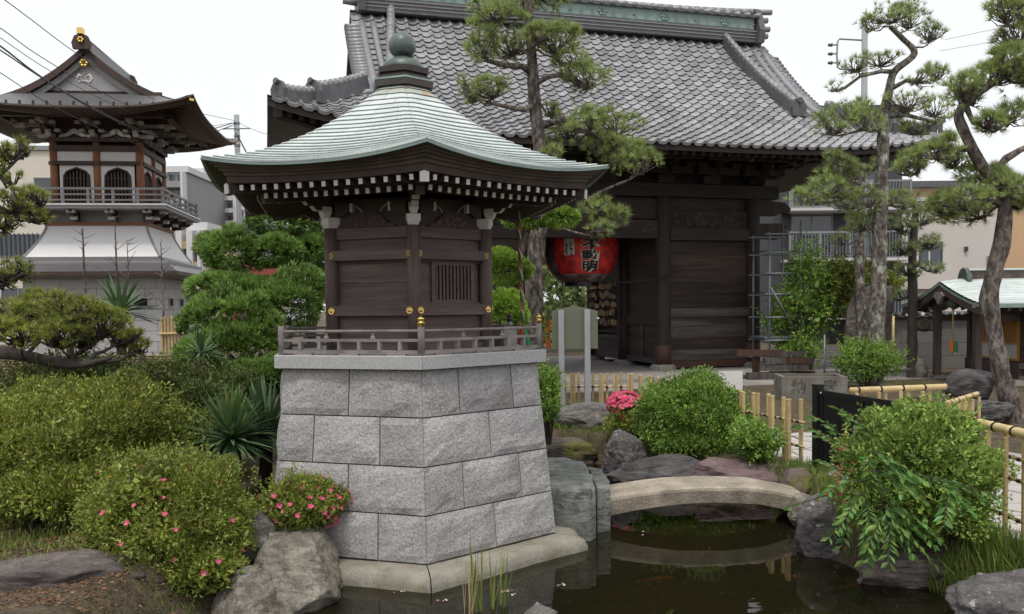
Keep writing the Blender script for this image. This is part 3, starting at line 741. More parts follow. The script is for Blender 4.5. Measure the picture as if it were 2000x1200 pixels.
for sx in (-1, 1):
    xa, xb = sorted((sx * XI[sx], sx * XO[sx])); xa += .15; xb -= .15
    hb(xa, xb, .0, .47, .62, .20, 'ground_sill', 'gate_wood_red')
    z = .62
    for i in range(4):
        h = (.25, .27, .25, .235)[i]; hb(xa, xb, .02 + rg.uniform(-.012, .012), z + .004, z + h, .06, 'wall_plank', 'gate_plank_grey' if i != 1 else 'gate_plank'); z += h
    hb(xa, xb, -.03, z + .004, z + .21, .12, 'middle_rail', 'gate_plank_grey' if sx > 0 else 'gate_plank'); z += .215
    n = 5; zt = 3.36
    for i in range(n):
        z1 = z + (zt - z) / (n - i) * rg.uniform(.92, 1.08) if i < n - 1 else zt
        hb(xa, xb, .03 + rg.uniform(-.01, .01), z + .003, z1, .05, 'wall_plank', 'gate_plank'); z = z1
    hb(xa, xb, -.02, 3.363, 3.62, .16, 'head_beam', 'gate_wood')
    cp = hb(xa, xb, .02, 3.625, 4.02, .08, 'carved_panel', 'gate_plank')
    mb = MB()
    for i in range(90):
        x = rg.uniform(xa + .1, xb - .1); zz = rg.uniform(3.68, 3.97); r = rg.uniform(.05, .13); a0 = rg.uniform(0, 6.28)
        mb.tube([(x + r * (1 - q * .12) * math.cos(a0 + q * .7), -.035, zz + .55 * r * (1 - q * .12) * math.sin(a0 + q * .7)) for q in range(5)], .016, 4)
    mb.build('carving', 'gate_plank_grey', gate)
    # outer and inner side walls
    for xw, inner in ((sx * XI[sx], True), (sx * XO[sx], False)):
        for y0, y1 in ((.17, 1.98), (2.32, 4.13)):
            if inner and sx > 0 and y0 > 2:
                hby(y0, y1, xw, .55, 1.05, .06, 'wall_plank', 'gate_plank'); hby(y0, y1, xw - .01, 1.05, 1.15, .12, 'middle_rail', 'gate_plank_grey')
                hby(y0, y1, xw + .10, 1.15, 3.4, .04, 'wall_plank', 'gate_wood'); hby(y0, y1, xw, 3.4, 3.7, .14, 'head_beam', 'gate_wood'); continue
            z = .55
            for i in range(9):
                z1 = z + .317; hby(y0, y1, xw, z + .003, z1, .05, 'wall_plank', 'gate_plank'); z = z1
            hby(y0, y1, xw - sx * .0, 1.45, 1.66, .13, 'middle_rail', 'gate_wood'); hby(y0, y1, xw, 3.41, 3.7, .14, 'head_beam', 'gate_wood')
            if inner:
                hby((y0 + y1) / 2 - .05, (y0 + y1) / 2 + .05, xw, .553, 1.447, .10, 'door_stile', 'gate_plank_grey'); hby(y0, y1, xw, .552, .68, .11, 'ground_sill', 'gate_plank_grey')
    hb(xa, xb, 4.3, .5, 4.0, .06, 'wall_plank', 'gate_plank')
# passage front and back beams (rainbow beam with scroll), main lintels
for y in (0, 4.3):
    hb(-1.54, 1.22, y, 3.40, 3.80, .22, 'rainbow_beam', 'gate_plank')
    hb(-1.57, 1.25, y + .02, 3.83, 4.28, .08, 'frieze_board', 'gate_wood')
    for sx in (-1, 1):
        sp = [(sx * (1.05 - .02 * q) + .11 * (1 - q * .055) * math.cos(q * .62), -.118 + y, 3.60 + .11 * (1 - q * .055) * math.sin(q * .62)) for q in range(16)]
        MB().tube(sp, .012, 5).build('scroll_carving', 'gate_plank_grey', gate)
    hb(-4.3, 4.3, y, 4.33, 4.62, .26, 'lintel', 'gate_wood')
for x in (-3.69, 3.69): hby(.14, 4.16, x, 4.335, 4.615, .24, 'lintel', 'gate_wood')
hb(-1.54, 1.22, 2.15, 3.9, 4.3, .08, 'frieze_board', 'gate_wood')
# bracket clusters
def cluster(x, y, dx, dy):
    mb = MB()
    mb.box(x - .2, x + .2, y - .2, y + .2, 4.63, 4.80)
    d = Vector((dx, dy, 0)); s = Vector((-dy, dx, 0))
    for lv in range(2):
        z = 4.80 + .24 * lv; ext = .55 + .5 * lv
        c = Vector((x, y, z + .07)) + d * (ext / 2 - .1)
        mb.obox(c, d * (ext / 2 + .2), s * .07, (0, 0, .07))
        mb.obox(Vector((x, y, z + .0701)) + d * (ext - .1), s * .5, d * .065, (0, 0, .068))
        for t in (-.42, 0, .42):
            mb.obox(Vector((x, y, z + .19)) + d * (ext - .1) + s * t, s * .11, d * .11, (0, 0, .045))
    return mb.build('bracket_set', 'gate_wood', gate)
for x in (-3.69, -2.54, -1.39, 0, 1.39, 2.54, 3.69):
    cluster(x, 0, 0, -1)
for y in (0, 2.15, 4.3):
    cluster(3.69, y, 1, 0); cluster(-3.69, y, -1, 0)
for sx in (-1, 1):
    o = cluster(sx * 3.69, 0, sx * .707, -.707)
    mb = MB(); mb.prism([(0, 3.95), (.5, 3.95), (.7, 4.05), (.85, 3.98), (.9, 4.12), (.75, 4.25), (.3, 4.3), (0, 4.3)], (sx * 3.75, -.09, 0), (sx, 0, 0), (0, 0, 1), (0, .18, 0)); mb.build('beam_nose', 'gate_wood', gate)
    mb = MB(); mb.prism([(0, 3.42), (.45, 3.40), (.75, 3.5), (.62, 3.62), (.8, 3.70), (.55, 3.78), (0, 3.76)], (sx * 3.84, -.08, 0), (sx, 0, 0), (0, 0, 1), (0, .16, 0)); mb.build('beam_nose', 'gate_plank', gate)
for y, d in ((-.94, 1), (5.24, 1)): hb(-4.9, 4.9, y, 5.12, 5.30, .2, 'eave_purlin', 'gate_wood')
for x in (-4.63, 4.63): hby(-.8, 5.1, x, 5.125, 5.295, .2, 'eave_purlin', 'gate_wood')
hb(-3.6, 3.6, .10, 4.62, 5.62, .04, 'frieze_board', 'gate_wood'); hb(-3.6, 3.6, .10, 4.0, 4.34, .06, 'frieze_board', 'gate_wood')
for x in (-3.62, 3.62): hby(.1, 4.2, x, 4.62, 5.62, .04, 'frieze_board', 'gate_wood'); hby(.1, 4.2, x, 3.7, 4.36, .05, 'frieze_board', 'gate_wood')
hb(-3.6, 3.6, 4.2, 3.7, 5.62, .04, 'frieze_board', 'gate_wood')
# --- roof surface
HX, YE, YR, ZE_, ZR_ = 7.17, -2.4, 2.15, 5.08, 8.62
YG = -.5; HG = 5.27
def gz_(y): v = (y - YE) / (YR - YE); return ZE_ + (ZR_ - ZE_) * (.55 * v + .45 * v * v)
def gslope(y): v = (y - YE) / (YR - YE); return (ZR_ - ZE_) / (YR - YE) * (.55 + .9 * v)
def upt(x, y): v = (y - YE) / (YR - YE); return .47 * min(1, abs(x) / HX) ** 4.5 * max(0, 1 - v * 1.25) ** 1.5
def groof(x, y, lift=0.0): return Vector((x, y, gz_(y) + upt(x, y) + lift))
def half_w(y): return HX - (y - YE) if y < YG else HG
# tile mesh (shared): x across .27, y up the slope, concave pan + roll
TW = .258
# row positions by arc length
rows = [YE - .03]; acc = 0
while rows[-1] < YR - .12:
    y = rows[-1]; rows.append(y + .236 / math.sqrt(1 + gslope(max(y, YE)) ** 2))
NR = len(rows) - 1
prof = [(-.130, .006), (-.105, -.018), (-.06, -.028), (.0, -.028), (.045, -.014), (.072, .018), (.098, .030), (.122, .022), (.128, .006)]
def tile_mesh(L, lip):
    mb = MB(); th = .022
    lo = [(x, -.012, z + .036) for x, z in prof]; hi = [(x, L + .02, z + .0) for x, z in prof]; lb = [(x, -.012 if lip else .012, z + .036 - (lip if lip else .036)) for x, z in prof]
    mb.grid([lb, lo, hi]); return mb
TM = tile_mesh(.236, 0); TE = tile_mesh(.236, .06)
tm = TM.mesh('roof_tile'); te = TE.mesh('eave_tile')
tm.materials.append(MAT['tile_grey']); te.materials.append(MAT['tile_grey'])
cand = []
for r in range(NR):
    y0 = rows[r]; hw = half_w(max(y0, YE)); ncol = int((hw - .05) / TW + .5)
    sl = gslope(max(YE, y0)); ang = math.atan(sl)
    for cidx in range(-ncol, ncol + 1):
        x = cidx * TW
        if abs(x) > hw - .05: continue
        if y0 > YG and 4.05 < abs(x) < 4.6 and False: continue
        dzx = (upt(x + .1, y0) - upt(x - .1, y0)) / .2
        p = groof(x, y0); 
        Mx = Matrix.Translation(p) @ Matrix.Rotation(-math.atan(dzx), 4, 'Y') @ Matrix.Rotation(ang, 4, 'X') @ Matrix.Rotation(rg.uniform(-.02, .02), 4, 'Z') @ Matrix.Rotation(rg.uniform(-.012, .012), 4, 'X')
        w = Matrix.Translation((GATE_C.x, GATE_C.y, 0)) @ Matrix.Rotation(GATE_A, 4, 'Z') @ p
        d = w - CAMP; dep = d.y * _cd - d.z * _sd
        u = 1000 + F_PX * d.x / dep; vv = PPY - F_PX * (d.z * _cd + d.y * _sd) / dep
        # visible: right of the pavilion roof edge, inside the frame
        vis = (u > 1000 + max(0, vv - 150) * 1.0) and u < 1760 and vv > 0
        if u < 700 and vv < 225 and r < 5: vis = True
        cand.append((0 if vis else 1, dep, r, Mx))
cand.sort(key=lambda t: (t[0], t[1]))
VAR, FAR_ = [], []
base_v = np.array(TM.v); base_ve = np.array(TE.v); bf = np.array(TM.f)
rest_v, rest_f, nvo = [], [], 0
for i, (hid, dep, r, Mx) in enumerate(cand):
    if i < 300:
        o = bpy.data.objects.new('eave_tile' if r == 0 else 'roof_tile', te if r == 0 else tm); COL.objects.link(o); o.parent = gate; o.matrix_basis = Mx
    else:
        A = np.array(Mx); vv = (base_ve if r == 0 else base_v) @ A[:3, :3].T + A[:3, 3]
        rest_v.append(vv); rest_f.append(bf + nvo); nvo += len(vv)
o = mk('roof_tiles', np_mesh('roof_tiles', np.concatenate(rest_v), np.concatenate(rest_f)), None, gate); o['kind'] = 'stuff'
def rest_tile_mat():
    m = MAT['tile_grey'].copy(); m.name = 'tile_grey_many'
    nt = m.node_tree; oi = [n for n in nt.nodes if n.type == 'OBJECT_INFO'][0]; ge = nt.nodes.new('ShaderNodeNewGeometry')
    for l in list(nt.links):
        if l.from_node == oi: nt.links.new(ge.outputs['Random Per Island'], l.to_socket)
    MAT['tile_grey_many'] = m; return m
o.data.materials.append(rest_tile_mat())
# --- boards under the tiles, back slope, hips, gables
def sheet(f, us, vs_2, name, m): MB().grid([[f(u, v) for u in us] for v in vs_2]).build(name, m, gate, smooth=False)
U = [i / 24 for i in range(25)]
ysl = [YE + (YR - YE) * i / 14 for i in range(15)]
sheet(lambda u, y: groof((u * 2 - 1) * half_w(y), y, -.04), U, ysl, 'roof_board', 'tile_dark')
def mir(p): return Vector((p.x, 2 * YR - p.y, p.z))
sheet(lambda u, y: mir(groof((u * 2 - 1) * half_w(y), y, 0.02)), U, ysl, 'rear_roof', 'tile_dark')
yl = [YE + (YG - YE) * i / 6 for i in range(7)]
for sx in (-1, 1):
    def side(u, y):
        h = half_w(y); yy = y + (2 * YR - 2 * y) * u
        return Vector((sx * (h + .0), yy, gz_(y) + upt(h, y) * abs(2 * u - 1) ** 4.5 + .02))
    sheet(side, U, yl, 'side_roof', 'tile_dark')
    def soff(u, y): p = side(u, y); p.z -= .14; return p
    mb = MB(); zb = gz_(YG); xg = sx * 4.75
    mb.add([(xg, YG, zb), (xg, 2 * YR - YG, zb), (xg, YR, ZR_ - .2)], [(0, 1, 2)]); mb.build('gable_wall', 'gate_wood', gate)
    # verge tiles: short rolls lying across the verge, and the bargeboard
    for q in range(22):
        y = YG - .1 + (YR - .35 - YG) * q / 21; p = groof(sx * 5.0, y, .03)
        mb = MB(); a = p; b = groof(sx * 5.42, y, -.03); mb.tube([a, b], [.07, .075], 8); mb.build('verge_tile', 'tile_ridge', gate, True)
        MB().lathe([(0, .03), (.05, .025), (.085, .01), (.085, -.02)][::-1], 10).build('verge_cap', 'tile_dark', gate).matrix_basis = Matrix.Translation(b + V(sx * .003, 0, -.01)) @ V(sx, 0, 0).to_track_quat('Z', 'Y').to_matrix().to_4x4()
    mb = MB()
    for q in range(8):
        y0 = YG + (YR - YG) * q / 8; y1 = YG + (YR - YG) * (q + 1) / 8
        mb.obox((groof(sx * 5.2, y0) + groof(sx * 5.2, y1)) / 2 - V(0, 0, .22), (0, (y1 - y0) / 2, (gz_(y1) - gz_(y0)) / 2), (.04, 0, 0), (0, 0, .14))
    mb.build('bargeboard', 'gate_wood', gate)
    # two lines of roll tiles on the verge strip
    for xx in (4.80, 5.05):
        pts = [groof(sx * xx, YG - .15 + (YR - .25 - YG) * q / 12, .055) for q in range(13)]
        MB().tube(pts, .075, 8).build('roll_tile_row', 'tile_ridge', gate, True)
    # descending ridge
    def ridge_run(pts, w, h, name):
        n = len(pts)
        for q in range(n - 1):
            a, b = pts[q], pts[q + 1]; MB().beam(a + V(0, 0, h / 2 - .04), b + V(0, 0, h / 2 - .04), w, h).build(name, 'tile_dark', gate)
            d = (b - a)
            for t in range(2):
                p0, p1 = a + d * (t / 2), a + d * ((t + 1.12) / 2); MB().tube([p0 + V(0, 0, h - .04), p1 + V(0, 0, h - .02)], [.082, .092], 10).build('ridge_cap_tile', 'tile_ridge', gate, True)
    dpts = [groof(sx * ((4.08 if sx > 0 else 4.36) + .42 * (1 - q / 9)), YG + .02 + (YR - .15 - YG) * q / 9) for q in range(10)]
    ridge_run(dpts, .17, .32, 'descending_ridge')
    e = dpts[0]; mb = MB(); mb.prism([(-.16, -.05), (.16, -.05), (.19, .16), (.12, .30), (.0, .36), (-.12, .30), (-.19, .16)], e + V(0, -.07, 0), (1, 0, 0), (0, 0, 1), (0, -.09, 0)); mb.build('demon_tile', 'tile_dark', gate)
    MB().tube([e + V(0, -.20, .30), e + V(0, .1, .32)], .065, 10).build('round_end_tile', 'tile_dark', gate)
    # hip ridge to the corner
    hp = []
    for q in range(9):
        t = q / 8; y = YG + (YE + .25 - YG) * t; p = groof(sx * half_w(y), y); hp.append(p + V(0, 0, .02 + .0 * t))
    ridge_run(hp[:6], .18, .30, 'hip_ridge'); ridge_run(hp[5:], .16, .20, 'hip_ridge')
    for e, sc in ((hp[5], 1.0), (hp[-1], .8)):
        dv = V(sx * .707, -.707, 0); sd_ = V(.707, sx * .707, 0)
        mb = MB(); mb.prism([(-.17 * sc, -.06), (.17 * sc, -.06), (.2 * sc, .15), (.13 * sc, .3 * sc), (.06, .36 * sc), (0, .31 * sc), (-.06, .36 * sc), (-.13 * sc, .3 * sc), (-.2 * sc, .15)], e + dv * .02, sd_, (0, 0, 1), dv * .09); mb.build('demon_tile', 'tile_dark', gate)
        MB().tube([e + dv * .02 + V(0, 0, .30 * sc), e + dv * .16 + V(0, 0, .35 * sc)], [.05, .055], 8).build('round_end_tile', 'tile_dark', gate)
    # corner beam under the hip
    MB().beam((sx * 4.4, .4, 5.25), (sx * 7.0, -2.2, 5.36), .2, .26).build('corner_rafter', 'gate_wood', gate)
# main ridge
hb(-4.95, 4.95, YR, ZR_ - .05, 8.88, .52, 'ridge_base', 'tile_dark')
for z in (8.66, 8.74, 8.82): hb(-4.97, 4.97, YR, z, z + .02, .56, 'ridge_course', 'tile_ridge')
hb(-4.9, 4.9, YR, 8.881, 9.16, .46, 'copper_band', 'copper_band')
hb(-4.9, 4.9, YR, 8.90, 8.925, .475, 'band_trim', 'copper_band'); hb(-4.9, 4.9, YR, 9.125, 9.155, .475, 'band_trim', 'copper_band')
for x in (-4.2, -2.55, -.9, .75, 2.4, 4.05):
    mb = MB(); 
    for q in range(6): a = q * math.pi / 3; mb.lathe([(0, .03), (.035, .025), (.05, 0)][::-1], 8, c=(.075 * math.cos(a), .075 * math.sin(a), 0))
    mb.lathe([(0, .045), (.03, .035), (.045, 0)][::-1], 8)
    o = mb.build('ridge_crest', 'copper_band', gate, True); o.matrix_basis = Matrix.Translation((x, YR - .232, 9.025)) @ Matrix.Rotation(math.pi / 2, 4, 'X')
    o = MB().lathe([(0, .03), (.02, .025), (.03, 0)][::-1], 8).build('ridge_stud', 'copper_band', gate, True); o.matrix_basis = Matrix.Translation((x + .83, YR - .232, 9.0)) @ Matrix.Rotation(math.pi / 2, 4, 'X')
hb(-5.0, 5.0, YR, 9.161, 9.235, .60, 'ridge_course', 'tile_dark'); 
rt = MB().tube([(-.115, 0, 0), (.125, 0, 0.006)], [.10, .112], 8).mesh('ridge_cap_tile')
for q in range(42):
    o = mk('ridge_cap_tile', rt, 'tile_ridge', gate, True); o.location = (-5.0 + q * .244, YR, 9.29 + .10 * (abs(q - 20.5) / 20.5) ** 3)
for q in range(36):
    o = MB().tube([(0, -.02, 0), (0, -.36, -.05)], .055, 6).build('ridge_side_tile', 'tile_grey', gate, True); o.location = (-4.95 + q * .283, YR, 9.265)
for sx in (-1, 1):
    mb = MB(); mb.prism([(-.36, 8.55), (.36, 8.55), (.42, 8.85), (.30, 9.2), (.2, 9.42), (0, 9.5), (-.2, 9.42), (-.30, 9.2), (-.42, 8.85)], (sx * 4.96, YR, 0), (0, 1, 0), (0, 0, 1), (sx * .16, 0, 0)); mb.build('ridge_end_tile', 'tile_dark', gate)
    for z, l in ((9.42, .42), (9.2, .3), (8.98, .36), (8.8, .3)): MB().tube([(sx * 5.12, YR, z), (sx * (5.12 + l), YR, z + .03)], .075, 8).build('round_end_tile', 'tile_ridge', gate, True)
# --- rafters under the front eave and soffit
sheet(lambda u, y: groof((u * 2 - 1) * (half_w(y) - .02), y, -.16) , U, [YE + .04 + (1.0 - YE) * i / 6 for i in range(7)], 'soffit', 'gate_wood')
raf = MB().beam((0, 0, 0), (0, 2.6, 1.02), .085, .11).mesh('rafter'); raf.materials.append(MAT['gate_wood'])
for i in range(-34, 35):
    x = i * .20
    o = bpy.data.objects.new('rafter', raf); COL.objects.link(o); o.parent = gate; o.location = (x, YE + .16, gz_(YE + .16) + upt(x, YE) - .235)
P = [[groof((u * 2 - 1) * HX, YE + .02, dz) for u in U] for dz in (-.17, -.02)]
MB().grid(P).build('eave_board', 'gate_wood', gate)

# ------------------------------------------------------------------ red paper lantern
LP = GATE_C + g2 * 1.4 + g1 * -.05
lan = empty('paper_lantern', (LP.x, LP.y, 2.42), GATE_A, label='huge red paper lantern with black lettering hanging in the gateway', cat='lantern')
LR, LH, LZ = .88, 1.0, .94
def lprof(t):  # t -1..1
    return LR * (1 - abs(t) ** 2.6) ** .5 if abs(t) < .93 else LR * (1 - .93 ** 2.6) ** .5
pr = []
for i in range(61):
    t = -.9 + 1.8 * i / 60; pr.append((lprof(t) + (.006 if i % 2 else -.004), LZ + t * LH))
lb = MB(); n = 40; i0 = 6
lb.lathe(pr[i0:], n); MB_body = lb.build('lantern_body', 'paper_red', lan, True)
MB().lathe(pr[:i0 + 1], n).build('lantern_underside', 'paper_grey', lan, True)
# dull plastic cover at one side
cov = MB(); cov.grid([[(1.012 * r * math.cos(a), 1.012 * r * math.sin(a), z) for a in [math.radians(182 + q * 4.0) for q in range(7)]] for r, z in pr[i0:50]]); cov.build('faded_patch', 'paper_grey', lan, True)
r0 = pr[0][0]
MB().lathe([(r0 * .55, LZ - .99), (r0 * .98, LZ - .99), (r0 * .98, LZ - .88), (r0 * .9, LZ - .88)], 24).build('bottom_ring', 'lacquer_black', lan)
MB().lathe([(r0, LZ + .88), (r0 * 1.03, LZ + .88), (r0 * 1.03, LZ + .98), (.05, LZ + 1.0)], 24).build('top_ring', 'lacquer_black', lan)
MB().tube([(0, 0, LZ + .98), (0, 0, 4.55 - 2.42)], .02, 6).build('hanging_rod', 'lacquer_black', lan)
def text_mesh(ch, size, offset):
    cu = bpy.data.curves.new('t', 'FONT'); cu.body = ch; cu.size = size; cu.align_x = 'CENTER'; cu.align_y = 'CENTER'; cu.offset = offset; cu.resolution_u = 2
    ob = bpy.data.objects.new('t', cu); COL.objects.link(ob)
    bpy.context.view_layer.update(); dg = bpy.context.evaluated_depsgraph_get()
    me = bpy.data.meshes.new_from_object(ob.evaluated_get(dg)); bpy.data.objects.remove(ob); bpy.data.curves.remove(cu)
    vs1 = [v.co.copy() for v in me.vertices]; fs1 = [tuple(p.vertices) for p in me.polygons]; bpy.data.meshes.remove(me); return vs1, fs1
def subdiv(vs1, fs1, lim):
    """split long edges of triangles so that the text bends with the surface"""
    vs1 = list(vs1); out = []; st_ = [tuple(f) for f in fs1 for f in ([f] if len(f) == 3 else [(f[0], f[i], f[i + 1]) for i in range(1, len(f) - 1)])]; mid = {}
    while st_:
        f = st_.pop(); L = [((vs1[f[i]] - vs1[f[(i + 1) % 3]]).length, i) for i in range(3)]; l, i = max(L)
        if l < lim: out.append(f); continue
        a, b, c = f[i], f[(i + 1) % 3], f[(i + 2) % 3]; k = (min(a, b), max(a, b))
        if k not in mid: mid[k] = len(vs1); vs1.append((vs1[a] + vs1[b]) / 2)
        m = mid[k]; st_ += [(a, m, c), (m, b, c)]
    return vs1, out
def lant_text(ch, size, zc, sx, sy, ang0, offset, dr, m, name):
    vs1, fs1 = text_mesh(ch, size, offset); vs1, fs1 = subdiv(vs1, fs1, .05); out = []
    for v in vs1:
        x, y = v.x * sx, v.y * sy + zc; t = max(-.9, min(.9, (y - LZ) / LH)); r = lprof(t) + .012 + dr
        a = -math.pi / 2 + ang0 + x / LR; out.append((r * math.cos(a), r * math.sin(a), y))
    return MB().add(out, fs1).build(name, m, lan)
for ch, zc in (('聖', 1.12), ('不', .86), ('動', .61), ('明', .37)):
    lant_text(ch, .42, zc, 1.02, .60, -.10, .030, .004, 'paper_white', 'letter_outline')
    lant_text(ch, .42, zc, 1.02, .60, -.10, .012, .010, 'ink', 'letter')
cov = MB(); cov.grid([[(1.016 * r * math.cos(a), 1.016 * r * math.sin(a), z) for a in [math.radians(-90 - 46 + q * 4) for q in range(5)]] for r, z in pr[20:44]]); cov.build('paper_strip', 'paper_white', lan, True)
mb = MB(); rl = random.Random(2)
for i in range(34):
    z = .66 + .045 * (i // 2) + rl.uniform(-.01, .01); a = math.radians(-90 - 42 + (i % 2) * 7 + rl.uniform(-1, 1)); t = (z - LZ) / LH; r = lprof(t) * 1.02 + .006
    if 5 < (i // 2) < 8: continue
    w = rl.uniform(.025, .05); tg = V(-math.sin(a), math.cos(a), 0); p = V(r * math.cos(a), r * math.sin(a), z)
    mb.obox(p, tg * w, (0, 0, .009), V(math.cos(a), math.sin(a), 0) * .002)
    mb.obox(p + V(0, 0, .015), tg * .008, (0, 0, .022), V(math.cos(a), math.sin(a), 0) * .0026)
mb.build('strip_writing', 'ink', lan)
# ------------------------------------------------------------------ votive tablets on a rack inside the gate
def gw(x, y, z): p = GATE_C + g1 * x + g2 * y; return V(p.x, p.y, z)
rk = empty('tablet_rack', gw(1.27, 3.2, 1.15), GATE_A, label='dark wooden rack for votive tablets on the inner wall of the gate', cat='rack')
for y in (-.9, .9): MB().box(-.03, .03, y - .03, y + .03, 0, 1.45).build('rack_post', 'gate_wood', rk)
for z in (.10, .24, .45, .68, .91, 1.14, 1.37): MB().box(-.02, .02, -.87, .87, z - .015, z + .015).build('rack_rail', 'gate_plank_grey' if z < .3 else 'gate_wood', rk)
em = MB(); em.prism([(-.075, -.10), (.075, -.10), (.075, .0), (0, .035), (-.075, .0)], (0, -.006, 0), (1, 0, 0), (0, 0, 1), (0, .012, 0)); eme = em.mesh('votive_tablet'); eme.materials.append(MAT['ema_wood'])
re_ = random.Random(8)
for row, z in enumerate((.45, .68, .91, 1.14, 1.37)):
    for i in range(17):
        if re_.random() < .12: continue
        y = -.80 + i * .10 + re_.uniform(-.03, .03); p = gw(1.27 - .035 - re_.random() * .05, 3.2 + y, 1.15 + z - .02 - re_.uniform(0, .10))
        o = bpy.data.objects.new('votive_tablet', eme); COL.objects.link(o); o.location = p
        o.rotation_euler = (re_.uniform(-.1, .1), re_.uniform(-.15, .15), GATE_A - math.pi / 2 + re_.uniform(-.5, .5))
        tag(o, 'small pale wooden votive tablet hanging on the dark rack inside the gate', 'tablet', 'votive tablets on the rack')
# dark gong hanging left in the gateway, thin rope across
gp_ = atY(985, 470, 19.2)
go = empty('hanging_gong', gp_, GATE_A + .9, label='dark bronze gong hanging in shade between the pavilion and pine trunk', cat='gong')
MB().lathe([(0, -.12), (.34, -.11), (.42, -.04), (.42, .04), (.34, .11), (0, .12)], 20).build('gong_body', 'lacquer_black', go, True)
go.children[0].rotation_euler = (math.pi / 2, 0, 0)
MB().tube([(0, 0, .40), (0, 0, 1.4)], .02, 6).build('gong_strap', 'lacquer_black', go)
# ------------------------------------------------------------------ bell tower behind the garden
TA = math.radians(7); TCX, TCY = -14.08, 31.0
bt = empty('bell_tower', (TCX, TCY, .35), TA, label='tall bell tower with curved dark roof and flaring white plaster skirt', cat='tower')
def tz(z): return z - .35
def frustum(w0, z0, w1, z1, name, m, par=None): return MB().lathe([(w0 * math.sqrt(2), tz(z0)), (w1 * math.sqrt(2), tz(z1))], 4, rot=math.pi / 4).build(name, m, par or bt)
# lower stone storey with blocks
core2 = frustum(2.16, .35, 2.16, 3.1, 'lower_wall', 'mortar')
for si in range(4):
    Ms = Matrix.Rotation(si * math.pi / 2, 4, 'Z')
    if si == 2: continue
    for r in range(8):
        z0 = .2 + r * .355; off = .38 * (r % 2)
        x = -2.18
        first = True
        while x < 2.17:
            x1 = min(2.18, x + (.76 if not (first and off) else .38)); first = False
            MB().box(x + .006, x1 - .006, -2.195, -2.15, tz(z0) + .006, tz(z0 + .349)).build('wall_stone', 'bt_stone', core2).matrix_basis = Ms
            x = x1
    for x in (-1.2, .2, 1.5):
        MB().box(x - .28, x + .28, -2.225, -2.198, tz(2.05), tz(2.40)).build('vent_frame', 'bt_stone', core2).matrix_basis = Ms
        MB().box(x - .22, x + .22, -2.232, -2.226, tz(2.10), tz(2.35)).build('vent_slot', 'black_void', core2).matrix_basis = Ms
# lower eave band in three steps
for w0, z0, w1, z1, m in ((2.45, 3.03, 2.85, 3.11, 'bt_grey'), (2.87, 3.111, 2.87, 3.23, 'bt_wood'), (2.85, 3.231, 2.45, 3.50, 'bt_roof'), (2.46, 3.501, 2.46, 3.60, 'bt_grey'), (2.40, 3.601, 2.16, 3.74, 'bt_roof')):
    frustum(w0, z0, w1, z1, 'lower_eave', m)
# white skirt
P = []
for i in range(9):
    t = i / 8; P.append((1.60 + .55 * (1 - t) ** 1.35, 3.74 + 1.08 * t))
MB().lathe([(w * math.sqrt(2), tz(z)) for w, z in P], 4, rot=math.pi / 4).build('plaster_skirt', 'skirt_white', bt)
for si in range(4):
    a = math.pi / 4 + si * math.pi / 2
    MB().tube([(w * math.sqrt(2) * math.cos(a), w * math.sqrt(2) * math.sin(a), tz(z)) for w, z in P], .05, 5).build('skirt_edge', 'bt_grey', bt)
frustum(1.66, 4.82, 1.66, 4.93, 'skirt_beam', 'bt_orange')
frustum(1.56, 4.931, 1.56, 5.30, 'bracket_wall', 'bt_grey')
frustum(2.42, 5.30, 2.42, 5.40, 'balcony_floor', 'bt_grey'); frustum(2.46, 5.401, 2.46, 5.46, 'balcony_edge', 'white_plaster')
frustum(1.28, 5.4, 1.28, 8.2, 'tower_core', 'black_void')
def tb(x0, x1, y0, y1, z0, z1, name, m, Ms, par=None):
    o = MB().box(x0, x1, y0, y1, tz(z0), tz(z1)).build(name, m, par or bt); o.matrix_basis = Ms; return o
WB = 1.38
